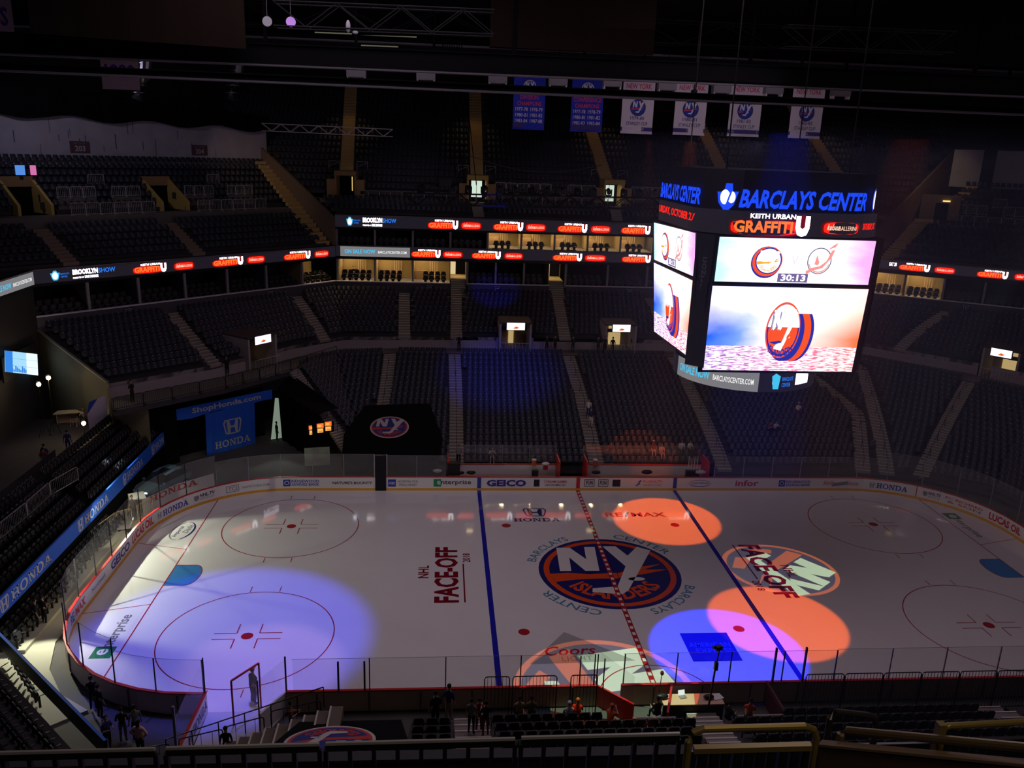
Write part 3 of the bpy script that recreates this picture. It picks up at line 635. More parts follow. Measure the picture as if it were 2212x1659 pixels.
# vomitory portals with a lit screen above each
screen_lt = mat('portal_screen', (.02, .02, .02), .5, emit=1.5, ecol=(.95, .85, 1.0), light=False); screen_or = mat('portal_screen_logo', (.02, 0, 0), .5, emit=.8, ecol=(1, .18, .03), light=False)
warm_in = mat('portal_inner_lit', (.50, .38, .20), .8)  # lit look of portal and corridor insides put into the colour
def portal(x, y, a, label, lit, screens=True):
    t = empty('vomitory_portal', (x, y, 5.8), a); T(t, label, 'vomitory')
    mb = MB()
    for sx in (-1, 1): mb = MB(); mb.prism([(sx * 1.55 - .1, -1.0), (sx * 1.55 + .1, -1.0), (sx * 1.55 + .1, 2.4), (sx * 1.55 - .1, 2.4)], 0, 2.85, wallp); part(mb, 'side_wall', t)
    mb = MB(); mb.box((0, .7, 2.92), (3.3, 3.5, .12), conc_d); part(mb, 'roof_slab', t)
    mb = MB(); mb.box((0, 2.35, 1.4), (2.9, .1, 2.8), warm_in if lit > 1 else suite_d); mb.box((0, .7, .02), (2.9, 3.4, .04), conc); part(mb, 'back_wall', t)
    if lit > 1:
        mb = MB(); mb.box((-.2 + .2 * (lit > 2), 2.25, 1.35), (.55 if lit == 2 else 1.3, .05, 2.5), mat('portal_light_strip', (.5, .4, .2), .8, emit=.45, ecol=(1, .72, .30), light=True)); part(mb, 'lit_doorway', t)
    if screens:
        mb = MB(); mb.box((0, -1.02, 2.62), (2.0, .1, .85), blackm); part(mb, 'screen_housing', t)
        mb = MB(); mb.quad((-.92, -1.08, 2.25), (.92, -1.08, 2.25), (.92, -1.08, 2.99), (-.92, -1.08, 2.99), screen_lt)
        mb.flat([(-.3, 2.4), (.1, 2.36), (.35, 2.5), (.0, 2.62)], screen_or, lambda u, v: (u, -1.085, v)); part(mb, 'screen', t)
    mb = MB()
    for k in range(9): mb.bar((-1.4 + k * .35, -1.6, 0), (-1.4 + k * .35, -1.6, 1.0), .025, .025, rail_l)
    mb.bar((-1.4, -1.6, 1.0), (1.4, -1.6, 1.0), .04, .04, rail_l); part(mb, 'front_rail', t)
portal(*VOM[0], 'vomitory with a bright screen and a narrow yellow light strip inside', 2)
portal(*VOM[1], 'dimmer vomitory with a bright screen, left of the scoreboard', 3)
portal(*VOM[2], 'vomitory hidden mostly behind the hanging scoreboard', 1)
portal(*VOM[3], 'vomitory with a bright screen above the blue banner in the far left corner', 2)
portal(*VOM[4], 'vomitory with a tan lit inside on the far right', 3)
# signs on the pale wall and fascia
W = [(-44.0, 6), (-44.2, 23.2), (-22.5, 45.8), (38.8, 46), (52.1, 36.9), (66, 27)]
WF = path_fn(W, 0)
WS = [[W[1], W[2], (-9.95, 45.84)], [(-8.0, 45.85), (1.3, 45.88)], [(3.2, 45.89), W[3], W[4], W[5]]]
mb = MB()
for q in WS: ribbon_strip(mb, q, 8.9, 10.95, fascia)
S(mb.build('wall_fascia'), 'dark grey fascia wall below the suites')
mb = MB()
for q in WS: ribbon_strip(mb, q, 10.95, 11.06, ledge_l, -.04); slab(mb, q, -.04, .25, 11.06, ledge_l)
S(mb.build('trim_1'), 'pale ledge line on top of the fascia')
for k, (x, y) in enumerate([(-38.8, 28.8), (-28.5, 39.6), (-12.2, 46), (-4.6, 46), (10.6, 46), (47.5, 40)]):
    u = s_at(WF, x, y); mb = MB(); f = lambda a, b, kk=0: WF(u + a, b, 12 + kk)
    rect(mb, ad_black, f, -.45, .45, 10.2, 10.85); text(mb, 'SECTION', ad_white, lambda a, b: f(a, b, 2), -.36, .36, 10.66, 10.78, 0); text(mb, str([103, 104, 106, 107, 109, 111][k]), ad_white, lambda a, b: f(a, b, 2), -.25, .25, 10.28, 10.6, .01)
    T(mb.build('section_sign'), 'small dark section sign on the fascia %s' % ['of the left corner, near its dark end', 'under the third GRAFFITI sign', 'just left of the tall far aisle', 'in the blue light', 'left of the scoreboard', 'of the right corner'][k], 'sign')

# ------------------------------------------------------------------ suites
def suite(a, b, z0, z1, depth, lit, label, chairs=True, col=None):
    """one open-fronted suite bay between two points of the front line"""
    A, B_ = Vector(a), Vector(b); t = (B_ - A).normalized(); n = Vector((-t.y, t.x)); L = (B_ - A).length; ang = math.atan2(t.y, t.x)
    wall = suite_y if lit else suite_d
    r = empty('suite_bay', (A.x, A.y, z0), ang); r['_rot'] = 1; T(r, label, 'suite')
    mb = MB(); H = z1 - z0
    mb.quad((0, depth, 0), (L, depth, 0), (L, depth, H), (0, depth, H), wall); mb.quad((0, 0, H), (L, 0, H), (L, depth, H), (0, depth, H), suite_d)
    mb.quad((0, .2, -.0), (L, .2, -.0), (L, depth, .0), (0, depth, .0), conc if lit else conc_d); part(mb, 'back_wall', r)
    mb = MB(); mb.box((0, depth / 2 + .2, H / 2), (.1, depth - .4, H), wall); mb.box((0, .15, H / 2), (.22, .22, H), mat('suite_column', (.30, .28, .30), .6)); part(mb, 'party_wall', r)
    if lit:
        mb = MB(); x = L * .55
        mb.box((x, depth - .06, 1.05), (1.1, .08, 2.1), mat('suite_door', (.30, .19, .08), .6))
        for k in range(4): mb.box((x - .4 + k * .26, depth - .12, 1.1), (.03, .04, 1.9), mat('suite_door_frame', (.8, .7, .5), .5))
        part(mb, 'door', r)
        mb = MB(); mb.box((L * .2, depth - .35, .5), (1.4, .6, 1.0), mat('suite_counter', (.25, .16, .09), .5)); part(mb, 'counter', r)
        mb = MB(); mb.cyl((L * .22, depth - 1.2, H - .05), (L * .22, depth - 1.2, H - .02), .20, mat('downlight', (1, .8, .5), .5, emit=120, ecol=(1, .74, .38))); part(mb, 'ceiling_light', r); mb = MB(); mb.cyl((L * .7, depth - 2.4, H - .05), (L * .7, depth - 2.4, H - .02), .20, mat('downlight', (1, .8, .5), .5, emit=45, ecol=(1, .74, .38))); part(mb, 'ceiling_light', r)
        q = Matrix.Rotation(ang, 2) @ Vector((L / 2, depth * .55)); light('suite_light', 'AREA', (A.x + q.x, A.y + q.y, z1 - .08), (A.x + q.x, A.y + q.y, z0), 7 * lit, (1, .72, .36), size=1.6)
    return r
SCH = []
def suite_chairs(a, b, z, rows=2, x0=.6, x1=None, lit=False):
    A, B_ = Vector(a), Vector(b); t = (B_ - A).normalized(); n = Vector((-t.y, t.x)); L = (B_ - A).length; ang = math.atan2(t.y, t.x)
    for r in range(rows):
        u = x0
        while u < (x1 or L - .4):
            p = A + t * u + n * (.75 + r * .95); SCH.append((p.x, p.y, z + .32 * r, ang, lit)); u += .68
def line(a, b, k): return [tuple(Vector(a).lerp(Vector(b), j / k)) for j in range(k + 1)]
# far side lower suites; px edges 725 803 888 970 | stair | 1003..1190 | stair | 1222...
XL = [-22.4, -18.3, -14.1, -9.95]
for i in range(3):
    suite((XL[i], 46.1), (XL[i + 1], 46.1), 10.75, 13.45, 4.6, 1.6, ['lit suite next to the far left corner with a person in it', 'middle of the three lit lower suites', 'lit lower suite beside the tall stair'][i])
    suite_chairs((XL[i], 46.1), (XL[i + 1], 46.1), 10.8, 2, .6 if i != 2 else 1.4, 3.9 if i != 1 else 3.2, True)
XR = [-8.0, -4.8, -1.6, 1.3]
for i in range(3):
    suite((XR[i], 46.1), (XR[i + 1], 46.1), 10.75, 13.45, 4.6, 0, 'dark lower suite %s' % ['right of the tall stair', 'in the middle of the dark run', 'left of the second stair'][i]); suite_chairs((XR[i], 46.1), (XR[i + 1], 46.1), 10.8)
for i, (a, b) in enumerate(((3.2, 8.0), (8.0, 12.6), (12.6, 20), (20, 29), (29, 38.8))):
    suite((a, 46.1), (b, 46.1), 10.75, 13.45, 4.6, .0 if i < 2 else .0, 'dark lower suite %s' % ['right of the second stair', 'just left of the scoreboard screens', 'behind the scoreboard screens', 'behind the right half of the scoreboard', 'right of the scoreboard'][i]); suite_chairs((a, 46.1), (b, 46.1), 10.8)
# stairs that climb from the lower bowl into the suite corridor
for cx, nm in ((-9.0, 'left'), (2.25, 'right')):
    mb = MB()
    for k in range(9):
        y = 45.0 + k * .34; z = 9.6 + k * .2; mb.box((cx, y + .17, z - .1), (1.7, .36, .3), stair_m); mb.box((cx, y + .03, z + .06), (1.7, .06, .03), nosing)
    T(mb.build('corridor_stairs'), 'short stairs up into the %s lit suite corridor' % nm, 'stairs')
    t = empty('suite_corridor', (cx, 48.1, 11.2)); T(t, 'lit corridor opening at the top of the %s aisle of the far side' % nm, 'corridor')
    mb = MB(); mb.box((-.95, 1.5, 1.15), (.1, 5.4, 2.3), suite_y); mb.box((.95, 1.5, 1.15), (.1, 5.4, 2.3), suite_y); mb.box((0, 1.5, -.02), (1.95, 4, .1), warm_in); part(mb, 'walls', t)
    mb = MB(); mb.box((.35, 3.4, 1.15), (1.1, .1, 2.3), blackc); mb.box((-.6, 3.5, 1.15), (.7, .1, 2.3), mat('corridor_glow', (.6, .55, .4), .8, emit=.5, ecol=(1, .8, .5), light=False)); part(mb, 'curtain', t)
    light('corridor_light', 'AREA', (cx, 49.6, 13.3), (cx, 49.6, 11), 36, (1, .74, .36), size=1.0)
# upper suites on the far side (dark left, lit right)
XU = line((-22.4, 46.1), (-5.8, 46.1), 4)
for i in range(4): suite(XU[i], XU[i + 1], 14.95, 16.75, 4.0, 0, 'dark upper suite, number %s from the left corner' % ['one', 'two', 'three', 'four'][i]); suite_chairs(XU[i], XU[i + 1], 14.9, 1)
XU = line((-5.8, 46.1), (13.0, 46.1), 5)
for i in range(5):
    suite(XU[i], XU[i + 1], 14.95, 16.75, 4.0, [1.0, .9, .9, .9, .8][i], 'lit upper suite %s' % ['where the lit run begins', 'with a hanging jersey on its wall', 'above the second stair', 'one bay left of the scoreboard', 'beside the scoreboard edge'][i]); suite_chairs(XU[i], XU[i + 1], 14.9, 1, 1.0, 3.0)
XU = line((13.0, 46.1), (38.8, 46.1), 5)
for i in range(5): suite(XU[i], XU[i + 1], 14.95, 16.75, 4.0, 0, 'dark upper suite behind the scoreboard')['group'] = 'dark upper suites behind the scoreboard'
# left diagonal suites
XS = line((-44.2, 23.2), (-22.5, 45.8), 7)
for i in range(7):
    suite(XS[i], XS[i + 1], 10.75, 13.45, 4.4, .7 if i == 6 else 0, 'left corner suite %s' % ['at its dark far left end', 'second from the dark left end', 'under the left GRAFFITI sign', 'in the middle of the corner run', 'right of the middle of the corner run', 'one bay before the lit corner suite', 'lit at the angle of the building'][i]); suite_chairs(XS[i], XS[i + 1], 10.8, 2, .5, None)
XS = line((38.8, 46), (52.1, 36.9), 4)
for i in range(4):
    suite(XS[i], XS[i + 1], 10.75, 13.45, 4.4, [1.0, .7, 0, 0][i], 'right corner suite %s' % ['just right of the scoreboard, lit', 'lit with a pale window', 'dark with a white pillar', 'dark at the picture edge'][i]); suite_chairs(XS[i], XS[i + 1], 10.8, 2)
suite((52.1, 36.9), (60, 31), 10.75, 13.45, 4.4, 0, 'dark suite outside the right picture edge')
# backing walls so that no gap shows behind the suites
mb = MB(); ribbon_strip(mb, W, 5, 36, mat('outer_wall', (.02, .019, .024), .9), 22); S(mb.build('wall_far'), 'dark outer wall of the arena')
mb = MB(); slab(mb, W, 0.0, 5.0, 14.93, conc_d); ribbon_strip(mb, W, 13.45, 14.95, blackm, .05); S(mb.build('floor_suite'), 'dark floor slab between the suite levels')
mb = MB(); mb.quad((-22.5, 46, 18.35), (38.8, 46, 18.35), (38.8, 51, 18.35), (-22.5, 51, 18.35), conc_d); mb.quad((-22.5, 46.05, 16.7), (38.8, 46.05, 16.7), (38.8, 46.05, 18.4), (-22.5, 46.05, 18.4), blackm); S(mb.build('floor_suite'), 'dark floor slab above the upper suites')

# ------------------------------------------------------------------ upper decks
VU = [(-21.8, 53.2), (-6.9, 53.2), (8.9, 53.2), (24, 53.2), (37, 53.2)]
# left corner deck
LA, LB = Vector((-44.1, 23.3)), Vector((-22.6, 45.7)); tl = (LB - LA).normalized(); nl = Vector((-tl.y, tl.x))
ext = -12
def LP(u, d): q = LA + tl * u + nl * d; return (q.x, q.y)
LLn = (LB - LA).length
tier([LP(ext, .15), LP(LLn - 1, .15)], [LP(ext, 4.9), LP(LLn - 1, 4.9)], 15.2, 17.3, 5, [((3.6 - ext) / (LLn - ext), (3.2 - ext) / (LLn - ext), 0, 4), ((15.6 - ext) / (LLn - ext), (15.3 - ext) / (LLn - ext), 0, 4)], 'left corner deck, front rows', stairm=mat('stair_brown', (.26, .19, .15), .8), nose=mat('nose_brown', (.32, .25, .21), .8), width=1.3, pitch=.62, names=['of brown steps at the left of the corner deck', 'of brown steps below the yellow vomitory'])
mb = MB(); mb.quad((*LP(ext, 5.4), 18.6), (*LP(LLn, 5.4), 18.6), (*LP(LLn + 3, 7.2), 18.6), (*LP(ext, 7.2), 18.6), conc); mb.quad((*LP(ext, 5.4), 17.2), (*LP(LLn, 5.4), 17.2), (*LP(LLn, 5.4), 18.6), (*LP(ext, 5.4), 18.6), conc); S(mb.build('floor_walkway'), 'grey walkway on the left corner deck')
VL = [3.6, 16.7]
def hl(x, y):
    d = Vector((x, y)) - LA; u, v = d.dot(tl), d.dot(nl); return any(abs(u - k) < 1.5 for k in VL) and v < 10.6
tier([LP(ext, 7.2), LP(LLn + 3, 7.2)], [LP(ext, 13), LP(LLn + 8, 13)], 19.0, 22.8, 7, [], 'left corner deck, back rows', hole=hl, pitch=.62)
def vom_up(u, label):
    c = LP(u, 7.2); t = empty('deck_vomitory', (c[0], c[1], 18.6), math.atan2(tl.y, tl.x)); T(t, label, 'vomitory')
    for sx in (-1, 1):
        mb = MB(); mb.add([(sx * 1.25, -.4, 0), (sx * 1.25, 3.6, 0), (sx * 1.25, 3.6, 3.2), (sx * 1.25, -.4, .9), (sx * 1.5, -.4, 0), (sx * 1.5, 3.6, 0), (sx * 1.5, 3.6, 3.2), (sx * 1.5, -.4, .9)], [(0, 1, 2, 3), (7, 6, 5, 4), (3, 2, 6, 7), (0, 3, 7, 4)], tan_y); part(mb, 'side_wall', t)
    mb = MB(); mb.box((0, 3.3, 2.75), (3.0, .3, .9), tan); part(mb, 'lintel', t)
    mb = MB(); mb.box((0, 3.4, 1.1), (2.5, .1, 2.3), blackc); part(mb, 'opening', t)
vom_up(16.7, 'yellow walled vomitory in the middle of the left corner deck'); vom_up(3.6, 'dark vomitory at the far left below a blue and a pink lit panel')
# grey back wall with section numbers, black drape above
mb = MB(); f = lambda u, v: (*LP(u, 13.1 - .0), v)
for k in range(22): a, b = ext + k * 2.0, ext + k * 2.0 + 2.0; rect(mb, greyw, f, a, b, 22.6, 27.8)
BWALL = S(mb.build('wall_left'), 'stained grey wall behind the left corner deck')
streak = mat('wall_streak', (.05, .045, .06), .9)
mb = MB()
for k in range(26):
    u = random.uniform(-2, 26); z = random.uniform(23, 26); h = random.uniform(.5, 1.6); rect(mb, streak, lambda a, b: (*LP(a, 13.08), b), u, u + random.uniform(.03, .08), z, z + h)
part(mb, 'stain', BWALL)
for u, s in ((10.7, '203'), (23.4, '204')):
    mb = MB(); g = lambda a, b, k=0: (*LP(a, 13.05 - .02 * k), b); rect(mb, mat('sign_maroon', (.12, .06, .08), .8), g, u - .95, u + .95, 23.9, 25.0); text(mb, 'SECTION', ad_grey, lambda a, b: g(a, b, 1), u - .6, u + .6, 24.72, 24.88, 0); text(mb, s, mat('sign_grey', (.45, .42, .48), .8), lambda a, b: g(a, b, 1), u - .5, u + .5, 24.05, 24.6, .03)
    T(mb.build('section_sign'), '%s' % ('maroon wall sign reading 203 on the grey back wall' if s == '203' else 'fainter wall sign reading 204 beside the wing wall'), 'sign')
mb = MB(); N = 44
for k in range(N):
    a, b = ext + k, ext + k + 1; z = lambda q: 27.2 + .25 * math.sin(q * .8) - .012 * q; d = lambda q: 12.6 + .12 * math.sin(q * 2.1)
    mb.quad((*LP(a, d(a)), z(a)), (*LP(b, d(b)), z(b)), (*LP(b, d(b)), 30.2 - .055 * b), (*LP(a, d(a)), 30.2 - .055 * a), blackc)
T(mb.build('black_drape'), 'long black drape hanging above the grey wall of the left deck', 'drape')
# wing walls between corner decks and far deck
def wing(p0, p1, z0a, z1a, z0b, z1b, name, label, m):
    mb = MB(); d = (Vector(p1) - Vector(p0)).normalized(); n = Vector((-d.y, d.x)) * .15
    A = [(p0[0] - n.x, p0[1] - n.y), (p1[0] - n.x, p1[1] - n.y), (p1[0] + n.x, p1[1] + n.y), (p0[0] + n.x, p0[1] + n.y)]
    mb.add([(*A[0], z0a), (*A[1], z0b), (*A[2], z0b), (*A[3], z0a), (*A[0], z1a), (*A[1], z1b), (*A[2], z1b), (*A[3], z1a)], [(0, 1, 5, 4), (1, 2, 6, 5), (2, 3, 7, 6), (3, 0, 4, 7), (4, 5, 6, 7)], m)
    S(mb.build(name), label)
wing((-22.6, 45.8), (-36.5, 59.6), 14.9, 18.0, 22, 28.4, 'wall_wing_left', 'tan sloping wing wall left of the far upper deck', mat('wing_tan', (.24, .165, .12), .8, var=.1, vscale=.5))
wing((38.8, 46), (55.0, 59.0), 14.9, 18.0, 22, 27.9, 'wall_wing_right', 'tan sloping wing wall right of the far upper deck', mat('wing_tan'  , (.24, .165, .12)))
mb = MB()
for k in range(20):
    q = LP(LLn - 1.2 + k * .05, .6 + k * .62); mb.box((q[0], q[1], 15.2 + k * .42), (1.6, .5, .42), stair_tan, rz=math.atan2(tl.y, tl.x))
T(mb.build('corner_stairs'), 'tan stair beside the left wing wall', 'stairs')
# right corner deck
RA, RB = Vector((38.8, 46)), Vector((52.1, 36.9)); tr = (RB - RA).normalized(); nr = Vector((-tr.y, tr.x)); RLn = 40
def RP(u, d): q = RA + tr * u + nr * d; return (q.x, q.y)
tier([RP(2.5, .15), RP(RLn, .15)], [RP(5.5, 6.2), RP(RLn, 6.2)], 15.3, 18.6, 7, [], 'right corner deck, front rows', pitch=.62)
mb = MB(); mb.quad((*RP(0, 6.2), 19.0), (*RP(RLn, 6.2), 19.0), (*RP(RLn, 8), 19.0), (*RP(0, 8), 19.0), conc); mb.quad((*RP(6, 6.2), 18.4), (*RP(RLn, 6.2), 18.4), (*RP(RLn, 6.2), 19), (*RP(6, 6.2), 19), conc); S(mb.build('floor_walkway'), 'grey walkway on the right corner deck')
tier([RP(6, 8), RP(RLn, 8)], [RP(8, 13), RP(RLn, 13)], 19.4, 23.0, 6, [], 'right corner deck, back rows', pitch=.62)
for a, b in ((6.2, 9.4), (10.8, 40)):
    mb = MB(); mb.quad((*RP(a, 13.2), 23.2), (*RP(b, 13.2), 23.2), (*RP(b, 13.2), 27.6), (*RP(a, 13.2), 27.6), greyw); S(mb.build('wall_right'), 'grey wall panel behind the right corner deck')
mb = MB()
for k in range(16):
    q = RP(1.9 + k * .16, .5 + k * .45); mb.box((q[0], q[1], 15.2 + k * .27), (1.7, .46, .3), stair_tan, rz=math.atan2(tr.y, tr.x))
T(mb.build('corner_stairs'), 'tan stair beside the right wing wall', 'stairs')
mb = MB()
for k in range(12):
    q = RP(5.4 + k * .3, 8.2 + k * .42); mb.box((q[0], q[1], 19.2 + k * .36), (1.3, .45, .36), stair_tan, rz=math.atan2(tr.y, tr.x))
T(mb.build('corner_stairs'), 'upper tan stair beside the right wing wall', 'stairs')
t = empty('deck_vomitory', (*RP(5.9, 8.2), 19.0), math.atan2(tr.y, tr.x)); T(t, 'tan doorway box with a small lamp at the foot of the right wing wall', 'vomitory')
mb = MB(); mb.box((0, 1.2, 1.6), (4.2, 2.4, 3.2), mat('wing_tan', (0, 0, 0))); part(mb, 'walls', t); mb = MB(); mb.box((.2, -.05, 1.2), (1.4, .1, 2.3), blackc); part(mb, 'doorway', t)
mb = MB(); mb.box((.6, -.1, 2.6), (.8, .1, .15), mat('small_lamp', (.5, .4, .1), .5, emit=1.2, ecol=(1, .75, .25), light=False)); part(mb, 'lamp', t)
# far upper deck
tier([(-22.4, 46.2), (38.6, 46.2)], [(-24.5, 48.6), (41.5, 48.6)], 18.5, 19.3, 3, [(.255, .265, 0, 2), (.51, .505, 0, 2)], 'front rows of the far upper deck', pitch=.56, names=['short one below the left lit deck vomitory', 'short one below the right lit deck vomitory'])
mb = MB(); mb.quad((-24.5, 48.6, 19.75), (41.5, 48.6, 19.75), (43, 50.2, 19.75), (-26.5, 50.2, 19.75), conc); mb.quad((-24.5, 48.6, 19.2), (41.5, 48.6, 19.2), (41.5, 48.6, 19.75), (-24.5, 48.6, 19.75), conc); S(mb.build('floor_walkway'), 'grey walkway of the far upper deck')
def hu(x, y): return (any(abs(x - a) < 1.75 for a, _ in VU) and y < 53.3) or x < -26.2 - (y - 50.2) * .98 or x > 43.2 + (y - 50.2) * 1.1
PF, PB = [(-41, 50.2), (58, 50.2)], [(-41, 65.5), (58, 65.5)]
def sa(x, y): return (x + 41) / 99
tier(PF, PB, 20.6, 32.2, 17, [(sa(x, 50.2), sa(x + dx, 65.5), 3, 16) for x, dx in ((-21.8, -.8), (-6.9, 0), (8.9, -2.2), (24, -3), (39, -4))], 'far upper deck', hole=hu, stairm=stair_tan, nose=mat('nose_tan', (.62, .46, .22), .8), width=1.5, railz=None, pitch=.56, names=['of tan steps above the dark deck vomitory', 'of tan steps above the left lit deck vomitory', 'of tan steps behind the blue banners', 'of tan steps above the scoreboard name', 'of tan steps at the right of the far deck'])
def deckvom(x, lit, label):
    t = empty('deck_vomitory', (x, 50.2, 19.75)); T(t, label, 'vomitory')
    for sx in (-1, 1):
        mb = MB(); mb.box((sx * 1.1, 1.6, 1.4), (.22, 3.4, 2.8), tan_y if lit else tan); mb.box((sx * 1.65, .9, 1.0), (.9, 1.8, 2.1), tan); part(mb, 'side_wall', t)  # lit vomitories take a yellower copy of the tan, light in the colour
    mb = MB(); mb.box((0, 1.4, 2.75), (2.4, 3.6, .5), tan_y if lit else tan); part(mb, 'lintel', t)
    mb = MB(); mb.box((0, 3.1, 1.3), (2.0, .1, 2.5), blackc); part(mb, 'opening', t)
    if lit:
        mb = MB(); mb.box((0, 3.0, 1.45), (1.25, .06, 2.1), mat('lit_glass_door', (.4, .5, .45), .4, emit=.75, ecol=(.75, .95, .82), light=True)); mb.box((0, 2.95, 1.5), (.05, .05, 2.1), steel); part(mb, 'lit_door', t)
        light('vomitory_light', 'AREA', (x, 51.3, 22.1), (x, 51.3, 19), 9, (1, .75, .4), size=.8)
    else:
        mb = MB(); mb.box((.45, 2.95, 1.5), (.12, .06, 1.6), mat('yellow_strip', (.5, .4, .1), .5, emit=.6, ecol=(1, .7, .2), light=False)); part(mb, 'light_strip', t)
    for sx in (-1.6, 1.6):
        mb = MB()
        for a in (-.6, .6): mb.bar((sx + a, 3.2, 3.0), (sx + a, 3.2, 4.0), .04, .04, rail_l)
        mb.bar((sx - .6, 3.2, 4.0), (sx + .6, 3.2, 4.0), .04, .04, rail_l); mb.bar((sx - .6, 3.2, 3.4), (sx + .6, 3.2, 3.9), .03, .03, rail_l); part(mb, 'top_rail', t)
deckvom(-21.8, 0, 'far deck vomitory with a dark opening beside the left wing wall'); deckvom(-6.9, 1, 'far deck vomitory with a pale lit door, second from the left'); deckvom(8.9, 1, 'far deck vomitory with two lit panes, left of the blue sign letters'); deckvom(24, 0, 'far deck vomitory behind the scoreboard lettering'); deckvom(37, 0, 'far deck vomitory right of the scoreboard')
# warm light that spills down the far deck stairs
for x in (-21.8, -6.9, 8.9, 24, 38): light('deck_fill_light', 'SPOT', (x - .5, 58, 36), (x - .6, 58, 26), 260, (1, .68, .30), spot_size=.9, spot_blend=1, shadow_soft_size=.3)
light('deck_fill_light', 'SPOT', (-34, 42, 31), (-31, 51, 22), 500, (1, .70, .45), spot_size=1.2, spot_blend=1, shadow_soft_size=.3)
for x in (-14, 1, 16): light('deck_fill_light', 'SPOT', (x, 40, 29.5), (x, 50, 20), 380, (1, .80, .9), spot_size=1.3, spot_blend=1, shadow_soft_size=.3)  # added spots without fixtures, to brighten the barriers at the deck front
light('deck_fill_light', 'SPOT', (-46, 24, 32), (-43, 38, 25), 900, (.85, .80, 1.0), spot_size=1.9, spot_blend=1, shadow_soft_size=.5)
light('deck_fill_light', 'SPOT', (46, 46, 31), (49, 54, 22), 500, (1, .70, .42), spot_size=1.3, spot_blend=1, shadow_soft_size=.3)

# pale safety barriers on the decks
def barrier(p, q, z, h, label, grp, m=rail_l, bars=None, name='safety_barrier', cat='barrier'):
    P, Q = Vector(p), Vector(q); L = (Q - P).length; d = (Q - P) / L; r = .12; mb = MB(); c = (P + Q) / 2
    X = lambda u, zz: (P.x + d.x * u - c.x, P.y + d.y * u - c.y, zz)
    mb.tube([X(.03, 0), X(.03, h - r), X(.03 + r * .3, h - r * .3), X(.03 + r, h), X(L - .03 - r, h), X(L - .03 - r * .3, h - r * .3), X(L - .03, h - r), X(L - .03, 0)], .028, m, 5)
    mb.bar(X(.03, .12), X(L - .03, .12), .04, .04, m)
    nb = bars or max(3, int(L / .16))
    for k in range(1, nb): mb.bar(X(L * k / nb, .12), X(L * k / nb, h - .02), .018, .018, m)
    mb.box(X(.1, .02), (.25, .25, .04), m)
    o = mb.build(name); o.location = (c.x, c.y, z); T(o, label, cat, grp); return o
def barrier_run(a, b, n, z, h, label, grp, **k):
    pts = line(a, b, n)
    for p, q in zip(pts, pts[1:]): barrier(p, q, z, h, label, grp, **k)
barrier_run(LP(5.96, 5.45), LP(13.8, 5.45), 6, 18.6, 1.1, 'pale barrier in the front row of six on the left corner deck', 'left deck front barriers, left group')
barrier_run(LP(18.25, 5.45), LP(26.3, 5.45), 6, 18.6, 1.1, 'pale barrier in the front row of six beside the left wing wall', 'left deck front barriers, right group')
for i, (a, b, k) in enumerate(((5.9, 9.4, 3), (10.85, 13.7, 2), (18.3, 21.6, 3), (23.2, 26.3, 3))):
    mb = MB(); mb.quad((*LP(a, 7.8), 20.0), (*LP(b, 7.8), 20.0), (*LP(b, 9.2), 20.0), (*LP(a, 9.2), 20.0), conc); mb.quad((*LP(a, 7.8), 18.7), (*LP(b, 7.8), 18.7), (*LP(b, 7.8), 20), (*LP(a, 7.8), 20), conc); S(mb.build('floor_platform'), 'small raised platform on the left corner deck')
    w_ = ['leftmost platform', 'platform left of the yellow vomitory', 'platform right of the yellow vomitory', 'platform beside the wing wall'][i]
    barrier_run(LP(a, 7.85), LP(b, 7.85), k, 20.0, 1.0, 'pale barrier on the %s of the left deck' % w_, 'barriers on the ' + w_)
barrier(LP(9.7, 10), LP(11.3, 10), 21.0, 1.0, 'single pale barrier above the gap left of the yellow vomitory', None); barrier(LP(22.2, 10), LP(23.7, 10), 21.0, 1.0, 'single pale barrier above the gap right of the yellow vomitory', None)
barrier_run((-20.4, 48.7), (-9.2, 48.7), 9, 19.75, 1.0, 'dim barrier in the long row on the left half of the far deck', 'far deck barriers, left half', m=steel)
barrier_run((-4.9, 50.9), (1.7, 50.9), 5, 20.9, 1.1, 'pale barrier between the two lit vomitories of the far deck', 'far deck barriers between the lit vomitories')
barrier_run((3.6, 50.9), (6.9, 50.9), 2, 20.9, 1.1, 'pale barrier left of the second lit vomitory', 'far deck barriers beside the second lit vomitory')
barrier_run((11.0, 50.9), (15.0, 50.9), 3, 20.9, 1.1, 'pale barrier near the blue sign letters', 'far deck barriers near the blue sign')
barrier_run((-8.6, 48.7), (14, 48.7), 15, 19.75, .95, 'dim barrier in the long front row behind the lamp truss', 'far deck barriers behind the lamp truss', m=steel)
barrier_run(RP(7.1, 6.3), RP(16.5, 6.3), 7, 19.0, 1.15, 'pale barrier in the front row of the right corner deck', 'right deck front barriers')
barrier_run(RP(7.6, 8.6), RP(10.9, 8.6), 3, 20.2, 1.1, 'pale barrier on the left platform of the right deck', 'right deck barriers, left platform'); barrier_run(RP(12.5, 8.6), RP(16, 8.6), 3, 20.2, 1.1, 'pale barrier on the right platform of the right deck', 'right deck barriers, right platform')
barrier(RP(11.3, 10), RP(12.8, 10), 21.0, 1.1, 'single pale barrier raised above the others on the right deck', None)

